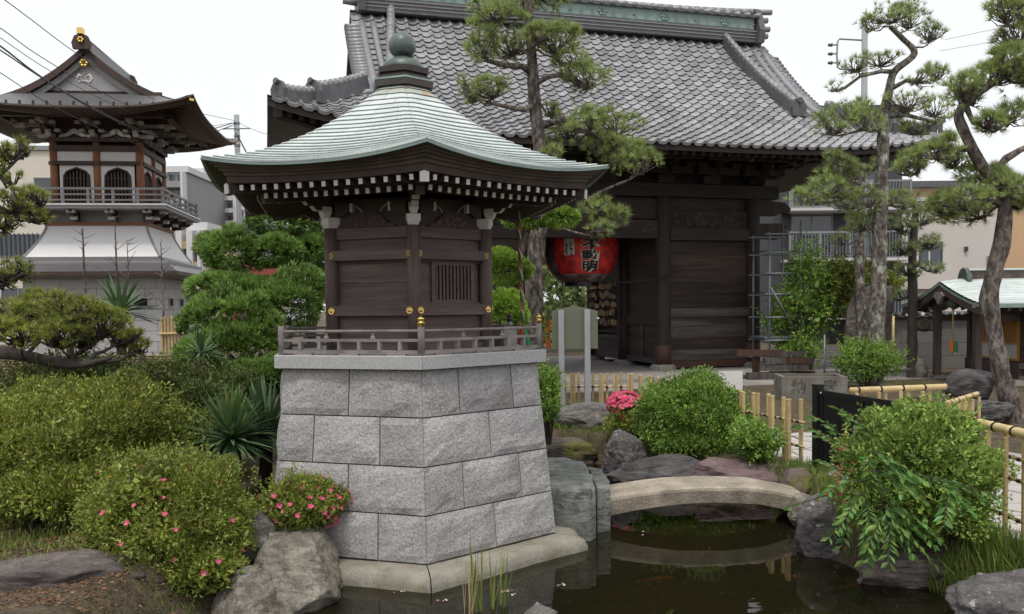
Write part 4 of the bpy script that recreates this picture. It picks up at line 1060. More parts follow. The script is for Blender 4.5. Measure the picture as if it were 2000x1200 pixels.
for si in range(4):
    Ms = Matrix.Rotation(si * math.pi / 2, 4, 'Z')
    # columns
    for x in ((-WB, 0.0) if True else ()):
        o = MB().lathe([(.13, tz(5.46)), (.13, tz(7.62))], 10, c=(x, -WB, 0)).build('column', 'bt_orange', bt, True); o.matrix_basis = Ms
    for z0, z1, d in ((5.461, 5.60, .14), (6.86, 6.98, .16), (7.32, 7.50, .13), (7.62, 7.74, .20)):
        tb(-WB - .05, WB + .05, -WB - d, -WB + .02, z0, z1, 'tie_beam', 'bt_wood', Ms)
    tb(-WB + .12, -.12, -WB - .03, -WB, 6.985, 7.315, 'plaster_band', 'white_plaster', Ms); tb(.12, WB - .12, -WB - .03, -WB, 6.985, 7.315, 'plaster_band', 'white_plaster', Ms)
    # plaster wall with cusped window opening
    for xc in (-.66, .66):
        ox = [(-.54, 5.605), (-.54, 6.855), (.63, 6.855), (.63, 5.605)]
        win = [(-.42, 5.605), (-.41, 6.2), (-.40, 6.5), (-.30, 6.64), (-.16, 6.70), (0, 6.76), (.16, 6.70), (.30, 6.64), (.40, 6.5), (.41, 6.2), (.42, 5.605)]
        mb = MB(); poly = [(-.54, 5.605), (-.54, 6.855), (0, 6.855)] + win[:6][::-1]
        for pol in (poly, [(-p[0], p[1]) for p in poly][::-1]):
            mb.prism([(xc + p[0], tz(p[1])) for p in pol], (0, -WB, 0), (1, 0, 0), (0, 0, 1), (0, -.03, 0))
        wl = mb.build('plaster_wall', 'white_plaster', bt); wl.matrix_basis = Ms
        fr = MB().tube([(xc + p[0], -WB - .045, tz(p[1])) for p in win], .035, 5).build('window_frame', 'bt_wood', bt); fr.matrix_basis = Ms
        for q in range(7):
            x = xc - .33 + q * .11; zt = 6.68 - abs(x - xc) * .35
            MB().box(x - .022, x + .022, -WB - .01, -WB + .03, tz(5.60), tz(zt)).build('lattice_bar', 'bt_wood', fr)
        for z in (6.0, 6.4): MB().box(xc - .41, xc + .41, -WB + .0305, -WB + .05, tz(z), tz(z + .05)).build('lattice_rail', 'bt_wood', fr)
    # bracket complexes above
    for x in (-WB, 0, WB):
        for lv, (z, ext) in enumerate(((7.75, .45), (7.95, .85), (8.1, 1.2))):
            tb(x - .08, x + .08, -WB - ext, -WB + .1, z, z + .13, 'bracket_arm', 'bt_bracket' if lv != 1 else 'bt_wood', Ms)
            for t in (-.3, 0, .3): tb(x + t - .08, x + t + .08, -WB - ext - .05, -WB - ext + .12, z + .131, z + .22, 'bracket_block', 'bt_bracket', Ms)
    for x in (-.66, .66):
        mb = MB(); mb.prism([(-.5, 7.76), (-.45, 7.86), (-.25, 7.90), (-.1, 8.03), (0, 8.06), (.1, 8.03), (.25, 7.90), (.45, 7.86), (.5, 7.76), (.2, 7.80), (0, 7.9), (-.2, 7.80)], (x, -WB - .12, tz(0)), (1, 0, 0), (0, 0, 1), (0, .06, 0)); o = mb.build('frog_leg_strut', 'bt_bracket', bt); o.matrix_basis = Ms
    tb(-WB, WB, -WB - .02, -WB + .04, 7.745, 8.5, 'frieze_board', 'bt_wood', Ms)
    tb(-2.75, 2.75, -2.75, -2.55, 8.2, 8.36, 'eave_purlin', 'bt_wood', Ms)
    # balcony brackets and railing
    for q in range(4):
        x = -1.8 + q * 1.2
        mb = MB(); mb.prism([(1.55, 4.95), (1.85, 4.96), (1.95, 5.05), (2.15, 5.08), (2.3, 5.2), (2.3, 5.295), (1.55, 5.295)], (x - .06, 0, tz(0)), (0, -1, 0), (0, 0, 1), (.12, 0, 0)); o = mb.build('balcony_bracket', 'bt_wood', bt); o.matrix_basis = Ms
        tb(x - .12, x + .12, -2.30, -2.1, 5.18, 5.29, 'bracket_block', 'bt_bracket', Ms); tb(x - .1, x + .1, -2.06, -1.9, 4.98, 5.08, 'bracket_block', 'bt_bracket', Ms)
    for z, h in ((5.56, .05), (5.74, .05), (5.92, .07)): tb(-2.40, 2.40, -2.36, -2.30, z, z + h, 'railing_rail', 'bt_grey', Ms)
    for q in range(7): x = -2.33 + q * .775; tb(x - .04, x + .04, -2.37, -2.29, 5.461, 6.02 if q in (0, 6) else 5.919, 'railing_post', 'bt_grey', Ms)
    # rafters with white tips, two tiers
    for q in range(28):
        s = (q + .5) / 28 * 2 - 1; x = s * 3.45; up = .38 * abs(s) ** 3.5
        if abs(x) > 3.4: continue
        y1 = -3.5; y0 = -max(1.4, abs(x) * .98)
        if y0 - y1 < .15: continue
        f = (y0 + 3.5) / 2.1
        r = MB().beam((x, y0, tz(8.22 + up + .30 * f)), (x, y1, tz(8.22 + up)), .09, .10).build('rafter', 'bt_wood', bt); r.matrix_basis = Ms
        MB().box(x - .05, x + .05, y1 - .015, y1 - .003, tz(8.165 + up), tz(8.275 + up)).build('rafter_tip', 'white_paint', r)
    hipr = MB().beam((1.5, -1.5, tz(8.5)), (3.6, -3.6, tz(8.62)), .16, .2).build('hip_rafter', 'bt_wood', bt); hipr.matrix_basis = Ms
    MB().obox((3.62, -3.62, tz(8.62)), V(.055, .055, 0) , V(.03, -.03, 0), (0, 0, .08)).build('hip_cap', 'gold', hipr)
# roof: hipped skirt roof, gabled upper roof with the gable towards the pond
EW = 3.72; GW_, ZG_ = 2.45, 9.05
def eave_z(t): return 8.32 + .42 * abs(t) ** 3.2
for si in range(4):
    Ms = Matrix.Rotation(si * math.pi / 2, 4, 'Z')
    P = []
    for i in range(7):
        v = i / 6; w = EW + (2.2 - EW) * v; row = []
        for q in range(17):
            t = q / 16 * 2 - 1; row.append((t * w, -w, tz(eave_z(t) * (1 - v) ** 1 + (9.05) * v - .16 * math.sin(v * math.pi) - .42 * abs(t) ** 3.2 * 0)))
        P.append(row)
    o = MB().grid(P).build('skirt_roof', 'bt_roof', bt, True); o.matrix_basis = Ms
    edge = [[(t * w, -w, tz(eave_z(t) + dz)) for t in [q / 16 * 2 - 1 for q in range(17)]] for w, dz in ((EW, .0), (EW + .01, -.06), (EW - .12, -.17), (EW - .35, -.20), (2.0, -.02))]
    o = MB().grid(edge).build('eave_edge', 'bt_wood', bt); o.matrix_basis = Ms
    for q in range(15):
        x = -2.8 + q * .4; w = 3.35; MB().box(x - .03, x + .03, -w - .03, -w + .03, tz(8.42), tz(8.54)).build('snow_guard', 'bt_wood', bt).matrix_basis = Ms
# upper gabled roof: ridge along local y
def up_pt(s, y, lift=0.0):      # s 0 ridge .. 1 eave (x outward)
    return lambda sg: Vector((sg * (GW_ + .35) * s, y, tz(10.55 - 1.68 * (1.62 * s - .62 * s * s) + lift)))
for sg in (-1, 1):
    P = [[up_pt(i / 10, y)(sg) for i in range(11)] for y in (-2.25, -1.1, 0, 1.1, 2.25)]
    MB().grid(P).build('upper_roof', 'bt_roof', bt, True)
    P = [[up_pt(i / 10, y, -.10)(sg) for i in range(11)] for y in (-2.24, 2.24)]
    MB().grid(P).build('upper_soffit', 'bt_wood', bt)
    for y in (-2.25, 2.25):
        sgy = 1 if y < 0 else -1
        for dz0, dz1, yo, m, nm in ((.03, -.20, -.03, 'bt_wood', 'bargeboard'), (-.205, -.42, .12, 'bt_grey', 'inner_bargeboard')):
            P = [[up_pt(i / 10, y + yo * sgy, dz)(sg) for i in range(11)] for dz in (dz0, dz1)]
            Q = [[p + V(0, .08 * sgy, 0) for p in r] for r in P]
            mb = MB().grid(P); mb.grid(Q); mb.grid([P[1], Q[1]]); mb.grid([P[0], Q[0]]); mb.build(nm, m, bt)
    # verge bands on the roof surface
    for y in (-2.0, -1.75): MB().tube([up_pt(i / 10, y, .02)(sg) for i in range(11)], .05, 5).build('verge_roll', 'bt_roof', bt, True)
    for y in (-1.2, -.6, 0, .6, 1.2): MB().tube([up_pt(i / 10, y, .0)(sg) for i in range(11)], .022, 4).build('standing_seam', 'bt_roof', bt)
for y in (-1.85, 1.85):
    MB().add([(-2.35, y, tz(9.0)), (2.35, y, tz(9.0)), (0, y, tz(10.3))], [(0, 1, 2)]).build('gable_wall', 'white_plaster', bt)
    MB().box(-2.3, 2.3, y - .08, y - .004, tz(9.0), tz(9.2)).build('gable_beam', 'bt_wood', bt)
mb = MB()
for sg in (-1, 1): mb.tube([(sg * .02, -2.3, tz(9.42)), (sg * .16, -2.3, tz(9.38)), (sg * .24, -2.3, tz(9.50)), (sg * .16, -2.3, tz(9.62)), (sg * .06, -2.3, tz(9.56))], .05, 6)
mb.lathe([(0, -.03), (.09, 0), (0, .03)], 8, c=(0, -2.3, tz(9.66))); mb.build('gable_pendant', 'bt_bracket', bt, True)
def crest(x, y, z, s, par=bt):
    mb = MB(); 
    for q in range(6): a = q * math.pi / 3; mb.lathe([(.045 * s, 0), (.03 * s, .03 * s), (0, .035 * s)], 8, c=(.07 * s * math.cos(a), .07 * s * math.sin(a), 0))
    mb.lathe([(.045 * s, 0), (0, .06 * s)], 8); o = mb.build('gold_crest', 'gold', par, True); o.matrix_basis = Matrix.Translation((x, y, tz(z))) @ Matrix.Rotation(math.pi / 2, 4, 'X')
crest(0, -2.33, 10.0, 1.3); crest(0, -2.56, 10.68, 1.0)
MB().box(-.13, .13, -2.35, 2.35, tz(10.40), tz(10.72)).build('ridge', 'bt_roof', bt); MB().tube([(0, -2.4, tz(10.76)), (0, 2.4, tz(10.76))], .12, 8).build('ridge_cap', 'bt_roof', bt, True)
for y in (-2.40, 2.35): MB().prism([(-.26, 10.4), (.26, 10.4), (.30, 10.6), (.2, 10.82), (.0, 10.9), (-.2, 10.82), (-.30, 10.6)], (0, y, tz(0)), (1, 0, 0), (0, 0, 1), (0, -.12 if y < 0 else .12, 0)).build('ridge_end', 'bt_wood', bt)
MB().box(-.09, .09, -2.62, -2.4, tz(10.86), tz(11.05)).build('ridge_ornament', 'gold', bt)
# ------------------------------------------------------------------ small shrine at the right
sh = empty('small_shrine', (8.25, 16.8, .35), 0, label='small wooden shrine with pale copper roof and orange lattice doors', cat='shrine')
sw, sg_ = 1.62, 5.5     # half depth (y), length to the right (x)
def srf(s, x, lift=0): # s -1..1 across (y), ridge at 0
    t = abs(s); z = 2.0 - .53 * (1.25 * t - .25 * t * t) + .02 * t ** 4
    return Vector((x, s * sw, z + lift))
NP = 11
for sgn in (-1, 1):
    for r in range(NP):
        t0, t1 = r / NP, (r + 1) / NP
        # raised swelling towards the gable edge
        x0 = 0.0; xs_ = [0.0, .35, .8, 1.6, 2.5, 3.5, 4.5, sg_]
        up = [-.07, -.03, 0, 0, 0, 0, 0, 0]
        lo = [srf(sgn * t1, x, .014 + u * (1 - t1) ** .5) for x, u in zip(xs_, up)]; lob = [srf(sgn * t1, x, -.004 + u * (1 - t1) ** .5) for x, u in zip(xs_, up)]
        hi = [srf(sgn * max(0, t0 - .01), x, .002 + u * (1 - t0) ** .5) for x, u in zip(xs_, up)]
        MB().grid([hi, lo, lob]).build('copper_course', 'patina', sh)
    # bargeboards of the gable
    P0 = [srf(sgn * i / 10, -.02, -.02 - .07 * (1 - i / 10) ** .5) for i in range(11)]
    mb = MB(); mb.grid([P0, [p - V(0, 0, .05) for p in P0], [p - V(-.30, 0, .05) for p in P0]]); mb.build('roof_edge', 'copper_band', sh)
    P1 = [p + V(.03, 0, -.052) for p in P0]; P2 = [p - V(0, 0, .13) for p in P1]; mb = MB(); mb.grid([P1, P2]); mb.grid([[p + V(.05, 0, 0) for p in P1], [p + V(.05, 0, 0) for p in P2]]); mb.grid([P2, [p + V(.05, 0, 0) for p in P2]]); mb.build('bargeboard', 'wood_dark', sh)
    mb = MB(); mb.grid([[srf(sgn, x, -.005) for x in (0, 1, 3, sg_)], [srf(sgn, x, -.07) for x in (0, 1, 3, sg_)], [srf(sgn * .85, x, -.09) for x in (0, 1, 3, sg_)]]); mb.build('eave_edge', 'copper_band', sh)
    for q in range(26): x = .25 + q * .2; MB().beam(srf(sgn * .35, x, -.12), srf(sgn * .97, x, -.11), .05, .06).build('rafter', 'wood_dark', sh)
MB().box(.55, sg_, -.10, .10, 1.97, 2.13).build('ridge', 'wood_fascia', sh); MB().box(.5, sg_, -.13, .13, 2.131, 2.165).build('ridge_cover', 'patina', sh)
MB().prism([(-.20, 1.93), (.20, 1.93), (.17, 2.05), (.10, 2.15), (0, 2.19), (-.10, 2.15), (-.17, 2.05)], (.44, 0, 0), (0, 1, 0), (0, 0, 1), (.09, 0, 0)).build('ridge_end', 'patina_dark', sh)
MB().prism([(-.20, 1.60), (-.1, 1.55), (-.05, 1.48), (0, 1.44), (.05, 1.48), (.1, 1.55), (.20, 1.60), (.1, 1.68), (-.1, 1.68)], (-.03, 0, .05), (0, 1, 0), (0, 0, 1), (.06, 0, 0)).build('gable_pendant', 'wood_grey', sh)
for y in (-.78, .72):
    MB().box(.26, .38, y - .06, y + .06, 0.0, 1.43).build('porch_post', 'wood_dark', sh)
    MB().box(.22, .42, y - .1, y + .1, -.02, .06).build('post_stone', 'concrete', sh)
    MB().beam((.32, y, 1.22), (1.1, y, 1.22), .08, .12).build('tie_beam', 'wood_dark', sh)
MB().box(.27, .37, -1.0, .95, 1.43, 1.56).build('porch_beam', 'wood_dark', sh)
for y in (-1.25, 1.25): MB().box(.0, .10, y - .06, y + .06, 1.42, 1.52).build('purlin_end', 'bt_bracket', sh)
for y in (-1.25, 0, 1.25): MB().beam((.05, y, 1.49 + (.27 if y == 0 else 0)), (5, y, 1.49 + (.27 if y == 0 else 0)), .1, .11).build('purlin', 'wood_dark', sh)
for q in range(9): y = -1.1 + q * .275; MB().box(.42, .48, y - .04, y + .04, 1.48, 1.54).build('ceiling_joist', 'wood_dark', sh)
# body
for y in (-1.0, 1.0):
    for x in (1.15, 3.2, 5.3): MB().box(x - .06, x + .06, y - .06, y + .06, 0.05, 1.55).build('body_post', 'wood_dark', sh)
for i in range(7): MB().box(1.21, 5.3, -.99, -.96, .42 + i * .165, .42 + i * .165 + .161).build('wall_board', 'wood_dark_h', sh)
MB().box(1.16, 1.19, -.94, .94, .40, 1.55).build('front_wall', 'wood_dark', sh)
for z0, z1, y in ((.30, .40, -1.16), (.10, .16, -1.12)): MB().box(1.0, 5.3, y, -.95, z0, z1).build('veranda_edge', 'wood_grey', sh)
MB().box(.85, 5.3, -1.1, 1.1, -.02, .10).build('stone_base', 'concrete', sh); MB().box(1.0, 1.25, -.95, .95, .10, .40).build('step_riser', 'wood_dark', sh)
for y0, y1 in ((-.72, -.03), (.03, .72)):
    d = MB(); d.box(1.12, 1.15, y0, y0 + .05, .42, 1.28); d.box(1.12, 1.15, y1 - .05, y1, .42, 1.28); d.box(1.121, 1.149, y0 + .05, y1 - .05, 1.23, 1.28); d.box(1.121, 1.149, y0 + .05, y1 - .05, .42, .46); d.box(1.121, 1.149, y0 + .05, y1 - .05, .72, .76)
    dr = d.build('lattice_door', 'lattice_orange', sh)
    MB().box(1.135, 1.145, y0 + .05, y1 - .05, .46, .72).build('door_panel', 'paper_white', dr)
    MB().box(1.142, 1.148, y0 + .05, y1 - .05, .76, 1.23).build('door_back', 'bt_orange', dr)
    for q in range(8): y = y0 + .085 + q * .074; MB().box(1.122, 1.141, y - .012, y + .012, .76, 1.23).build('lattice_bar', 'lattice_orange', dr)
# bell rope of the small shrine
br = empty('bell_rope', (8.46, 16.68, 1.14), 0, label='yellow cord with orange and green tassel hanging in the small shrine porch', cat='rope')
MB().lathe([(0, .62), (.10, .64), (.13, .72), (.09, .80), (0, .82)], 12).build('bell', 'patina_dark', br, True)
MB().tube([(0, 0, .62), (0, 0, .0)], .018, 6).build('cord', 'bamboo_old', br)
MB().lathe([(.02, .02), (.045, -.04), (.05, -.20), (0, -.20)][::-1], 8, c=(-.02, 0, 0)).build('tassel', 'orange_paint', br); MB().lathe([(.02, .0), (.035, -.06), (.04, -.22), (0, -.22)][::-1], 8, c=(.04, -.03, 0)).build('tassel', 'tassel_green', br)

# ------------------------------------------------------------------ boundary wall with tile coping
wl = empty('boundary_wall', (7.6, 20.2, .35), 0, label='grey block wall with small tile coping behind the pines', cat='wall')
for r in range(4):
    for c in range(13):
        x = -.2 + c * .8 + (.4 if r % 2 else 0); MB().box(x + .004, x + .796, -.08, .08, r * .30 + .003, r * .30 + .297).build('wall_block', 'wall_block', wl)
cop = MB().tube([(0, -.22, 0), (0, .22, .0)], .055, 6).mesh('coping_tile'); cop.materials.append(MAT['tile_dark'])
MB().box(-.2, 10.6, -.2, .2, 1.20, 1.25).build('coping_bed', 'tile_dark', wl)
for q in range(60):
    o = bpy.data.objects.new('coping_tile', cop); COL.objects.link(o); o.parent = wl; o.location = (-.15 + q * .18, 0, 1.275)
    MB().lathe([(0, .012), (.05, .006), (.05, 0)][::-1], 8).build('coping_end', 'white_plaster' if q % 2 else 'tile_ridge', wl).matrix_basis = Matrix.Translation((-.15 + q * .18, -.222, 1.275)) @ Matrix.Rotation(math.pi / 2, 4, 'X')

# ------------------------------------------------------------------ houses behind
def bwin(par, x0, x1, z0, z1, y, frame='wall_grey', glass='glass_dark', rail=False, depth=.12):
    w = MB(); t = .05
    w.box(x0, x1, y - .04, y + .02, z1 - t, z1); w.box(x0, x1, y - .04, y + .02, z0, z0 + t); w.box(x0, x0 + t, y - .04, y + .02, z0 + t, z1 - t); w.box(x1 - t, x1, y - .04, y + .02, z0 + t, z1 - t); w.box((x0 + x1) / 2 - t / 2, (x0 + x1) / 2 + t / 2, y - .035, y + .01, z0 + t, z1 - t)
    o = w.build('window', frame, par); MB().box(x0 + t, x1 - t, y - .012, y - .004, z0 + t, z1 - t).build('pane', glass, o); return o
def at34(px_, py, Y=34.0): p = atY(px_, py, Y); return p
b1 = empty('apartment_house', (10.2, 34, .35), 0, label='dark grey apartment house with white railed balconies behind the gate', cat='building')
MB().box(0, 5.0, 0, 8, 0, 9.2).build('wall', 'wall_dark', b1)
for f, z in enumerate((.9, 3.1, 5.0)):
    sl = MB().box(.3, 4.9, -1.1, -.002, z + .06, z + .16).build('balcony', 'wall_white', b1)
    MB().box(.3, 4.9, -1.08, -1.03, z + .161 + .95, z + .161 + 1.02).build('rail', 'wall_grey', sl); MB().box(.3, 4.9, -1.07, -1.04, z + .165, z + .2).build('rail', 'wall_grey', sl)
    for q in range(40): x = .33 + q * .117; MB().box(x - .014, x + .014, -1.068, -1.042, z + .161, z + 1.11).build('baluster', 'galv', sl)
    for q in range(5): x = .32 + q * 1.13; MB().box(x - .03, x + .03, -1.09, -1.02, z + .161, z + 1.19).build('rail_post', 'wall_grey', sl)
    for q in range(2): bwin(b1, .7 + q * 2.1, 2.3 + q * 2.1, z + .3, z + 1.95, -.012)
b2 = empty('cream_house', (15.25, 35, .35), .06, label='cream rendered house with recessed balcony behind the small shrine', cat='building')
MB().box(0, 4.4, 0, 8, 0, 5.6).build('wall', 'wall_cream2', b2)
MB().box(-.1, 4.5, -.15, 8.1, 5.601, 5.75).build('parapet', 'wall_white', b2)
for z0 in (3.05,):
    o = MB().box(-.02, 2.1, -.03, -.005, z0, z0 + .95).build('balcony_opening', 'wall_dark', b2)
    MB().box(.1, 1.1, -.036, -.031, z0 + .1, z0 + .85).build('inner_wall', 'wall_cream2', o); MB().box(1.5, 1.56, -.06, -.031, z0, z0 + .95).build('post', 'wall_white', o)
    MB().box(1.2, 2.0, -.04, -.0365, z0 + .0, z0 + .95).build('pane', 'glass_dark', o)
MB().box(-.1, 2.2, -.45, -.005, 2.85, 2.98).build('balcony_ledge', 'wall_white', b2); MB().box(-.1, 2.2, -.45, -.38, 2.10, 2.85).build('balcony_front', 'wall_cream2', b2)
MB().box(3.0, 3.12, -.1, -.004, 3.6, 3.78).build('wall_lamp', 'wall_dark', b2); bwin(b2, 3.95, 4.3, 2.2, 3.4, -.012)
MB().box(0, 4.4, -.05, -.004, .9, 1.0).build('dark_sill', 'wall_dark', b2)
b3 = empty('peach_house', (20.6, 37, .35), .0, label='peach coloured house with grey flat roof beyond the leaning pine', cat='building')
MB().box(-.6, 9, 0, 8, 0, 6.2).build('wall', 'wall_peach', b3); MB().box(-.9, 9.3, -.4, 8.3, 6.2, 6.45).build('roof', 'wall_grey', b3); MB().box(.4, 4, -1.2, -.002, 2.6, 2.72).build('awning', 'flower_pink', b3)
bwin(b3, 1.2, 2.4, 4.2, 5.4, -.012)
b4 = empty('orange_house', (17.2, 44, .35), 0, label='low orange walled house with tiled roof between the pines', cat='building')
MB().box(0, 5.2, 0, 6, 0, 7.3).build('wall', 'wall_peach', b4); MB().box(-.4, 5.6, -.5, 6.4, 7.3, 7.6).build('roof', 'tile_dark', b4); bwin(b4, .6, 1.8, 5.6, 6.8, -.012); bwin(b4, 3, 4.2, 5.6, 6.8, -.012)
# left: cream house behind the bell tower
b5 = empty('cream_block', (-25.5, 42, .35), .1, label='cream walled block standing behind the bell tower', cat='building')
MB().box(-6, 5.0, 0, 9, 0, 9.4).build('wall', 'wall_cream', b5); MB().box(-6.1, 5.1, -.12, 9.1, 9.401, 9.6).build('parapet', 'wall_grey', b5)
for x in (-3.0, .9, 3.2):
    o = bwin(b5, x, x + 1.9, 4.3, 5.4, -.012)
    for q in range(9): MB().box(x + .1 + q * .21, x + .13 + q * .21, -.11, -.08, 4.25, 5.45).build('window_bar', 'wall_dark', o)
    bwin(b5, x, x + 1.6, 1.6, 2.8, -.012)
bwin(b5, 2.6, 4.2, 6.9, 8.1, -.012)
# far apartment towers
def tower_block(name, label, u0, u1, vtop, Y, wallm, nfl, ncol, warm=False, col_every=0, accent=None):
    a, b = atY(u0, 600, Y), atY(u1, 600, Y); zt = atY((u0 + u1) / 2, vtop, Y).z; w = b.x - a.x
    o = empty(name, (a.x, Y, .3), 0, label=label, cat='building')
    MB().box(0, w, 0, 14, 0, zt).build('wall', wallm, o); MB().box(-.3, w + .3, -.3, 14.3, zt, zt + .7).build('parapet', 'wall_white', o)
    fh = zt / nfl; cw = w / ncol
    for f in range(nfl):
        bal = MB().box(.2, w - .2, -1.3, -.01, f * fh + .1, f * fh + fh * .42).build('balcony', wallm if accent is None else accent, o)
        for c in range(ncol):
            bwin(o, c * cw + cw * .14, c * cw + cw * .86, f * fh + fh * .44, f * fh + fh * .92, -.03, 'wall_white', 'window_warm' if warm and (f + c) % 3 else 'glass_dark')
    for c in range(ncol + 1): MB().box(max(0, c * cw - .25), min(w, c * cw + .25), -1.42, -.02, 0, zt - .1).build('pier', 'wall_white', o)
    return o
tower_block('apartment_tower', 'white apartment tower with rows of balconies beyond the bell tower', 398, 470, 352, 120, 'wall_white', 12, 3, True)
tower_block('apartment_tower', 'blue and grey apartment tower wing beside the bell tower roof', 372, 402, 345, 112, 'wall_blue', 12, 1, False, accent='wall_blue')
o = tower_block('apartment_tower', 'plain grey tower slab rising behind the bell tower balcony', 332, 372, 342, 105, 'wall_grey', 9, 1)
tower_block('apartment_tower', 'low grey blue flats at the right of the far towers', 470, 512, 415, 118, 'wall_grey', 9, 2, False)
tower_block('apartment_block', 'short tan block of flats below the blue tower', 345, 405, 458, 75, 'wall_tan', 5, 3, False, accent='wall_tan')
pr_ = atY(520, 535, 60)
rh = empty('red_brick_house', (pr_.x - 2.6, 60, .3), 0, label='red brick house glimpsed between the clipped pine pads', cat='building')
MB().box(0, 3.6, 0, 6, 0, atY(520, 515, 60).z).build('wall', 'wall_red', rh); MB().box(3.601, 4.4, -.05, 6, 0, atY(520, 515, 60).z + .15).build('chimney_stack', 'wall_white', rh); bwin(rh, 1, 2.2, 2.4, 3.8, -.012)
# ------------------------------------------------------------------ rocks
import bmesh
def rock(name, label, c, r, seed, m, cat='rock', planes=14, rough=.13, cut=.74, rz=0.0, box=0.0, group=None, sub=None, tilt=0.0):
    sub = sub or (5 if max(r) > .25 and c[1] < 12 else 4)
    bm = bmesh.new(); bmesh.ops.create_icosphere(bm, subdivisions=sub, radius=1.0)
    rr = random.Random(seed); off = Vector((rr.uniform(0, 50), rr.uniform(0, 50), rr.uniform(0, 50)))
    pl = []
    for i in range(planes):
        n = Vector((rr.gauss(0, 1), rr.gauss(0, 1), rr.gauss(0, .8))).normalized(); pl.append((n, cut * rr.uniform(.85, 1.1)))
    if box:
        for n in ((1, 0, 0), (-1, 0, 0), (0, 1, 0), (0, -1, 0), (0, 0, 1)): pl.append((Vector(n), box * rr.uniform(.95, 1.05)))
    for v in bm.verts:
        p = v.co.copy()
        if box: p *= 1.35
        p *= 1 + .16 * mnoise.noise(p * 1.1 + off)
        for n, d in pl:
            e = p.dot(n) - d
            if e > 0: p -= n * e * .97
        q = p * 2.2 + off
        cr = abs(mnoise.noise(Vector((q.x * 1.3, q.y * 1.3, q.z * 2.6))))
        f = mnoise.fractal(q, .9, 2.1, 6) * rough * .8 + (min(cr, .22) - .15) * rough * 1.3 + mnoise.noise(q * 7) * rough * .16 + mnoise.noise(q * 15) * rough * .08
        p *= 1 + f
        v.co = Vector((p.x * r[0], p.y * r[1], p.z * r[2]))
    me = bpy.data.meshes.new(name); bm.to_mesh(me); bm.free()
    o = mk(name, me, m, None, True); o.location = c; o.rotation_euler = (tilt, 0, rz)
    tag(o, label, cat, group); return o
def G3(u, v, z, dz=0.0): p = atZ(u, v, z); return V(p.x, p.y, z + dz)
rock('garden_rock', 'big warm grey boulder under the pink azalea beside the pond', (-1.43, 5.66, .06), (.40, .50, .37), 3, 'rock_warm', planes=16, rz=.4)
rock('garden_rock', 'upright grey rock wedged behind the boulder by the clipped azalea', (-1.72, 5.80, .30), (.17, .22, .27), 9, 'rock_grey', rz=.3)
rock('garden_rock', 'low rock running into the pond at the foot of the clipped azalea', (-1.66, 5.38, -.02), (.36, .34, .27), 14, 'rock_warm', rz=.9)
rock('garden_rock', 'flat brown rock lying in leaf litter below the clipped azalea', (-2.86, 5.02, .27), (.86, .42, .18), 21, 'rock_brown', rz=.1)
rock('garden_rock', 'rough grey rock with white lichen at the pond corner by tall grass', (2.86, 4.92, .10), (.42, .33, .22), 5, 'rock_lichen', rz=.5)
rock('garden_rock', 'small pale stone barely breaking the water below the reeds', (.14, 5.18, -.02), (.13, .12, .09), 6, 'rock_grey')
rock('garden_rock', 'rounded mottled rock at the water below the nandina leaves', (2.30, 6.42, .16), (.23, .24, .27), 17, 'rock_lichen', rz=.2)
rock('garden_rock', 'long flat slate coloured stone under the large round bush', (2.66, 5.74, .06), (.47, .24, .14), 8, 'rock_brown', rz=-.05, planes=12)
rock('garden_rock', 'jagged purple rock behind the arched bridge', (2.34, 8.70, .10), (.74, .40, .28), 33, 'rock_purple', planes=18, rough=.15, rz=-.12)
rock('garden_rock', 'long dark wet rock sloping along the far shore', (1.48, 9.05, .08), (.56, .32, .24), 12, 'rock_dark', planes=16, rz=-.12)
rock('garden_rock', 'upright pointed rock with pale streaks on the far shore', (1.20, 9.42, .22), (.26, .26, .40), 44, 'rock_lichen', planes=18, rz=.2)
rock('garden_rock', 'flat mossy rock at the water beyond the green stone', (.62, 10.55, .08), (.52, .38, .23), 19, 'rock_moss', planes=12)
rock('garden_rock', 'large layered grey boulder in front of the sign posts', (.98, 11.35, .38), (.56, .45, .33), 27, 'rock_grey', planes=18, rough=.14)
rock('garden_rock', 'big smooth dark boulder beside the bamboo rail', tuple(atY(1897, 760, 11.6)), (.34, .32, .27), 41, 'rock_dark', planes=9, rough=.06)
rock('garden_rock', 'low dark rock under the smooth dark boulder by the leaning pine', tuple(atY(1922, 800, 11.0)), (.36, .28, .16), 43, 'rock_dark', planes=7)
rock('garden_rock', 'small rounded stone post near the clipped round bush', (8.25, 17.6, .45), (.17, .17, .30), 47, 'rock_grey', planes=5)
rock('stone_monument', 'tall dark brown natural stone monument behind the lichen covered pine', (7.6, 18.6, 1.30), (.62, .24, 1.15), 51, 'rock_brown', cat='monument', planes=16, rough=.08, box=.8)
for i, (u, v, Y, r, lb, m) in enumerate(((935, 705, 11.5, .14, 'grey', 'rock_grey'), (1090, 690, 13.2, .16, 'brown', 'rock_brown'))):
    p = atY(u, v, Y); rock('garden_rock', '%s stone half hidden between pavilion and pine trunk' % lb, (p.x, Y, gh(p.x, Y) + .05), (r * 1.4, r, r), 60 + i, m)
rock('garden_rock', 'mossy bank stone on the grass beside the purple rock', (2.62, 7.95, .20), (.22, .30, .14), 71, 'rock_moss')
rock('garden_rock', 'pale stone at the bridge landing under the nandina', (2.48, 7.25, .10), (.20, .34, .17), 72, 'rock_warm')
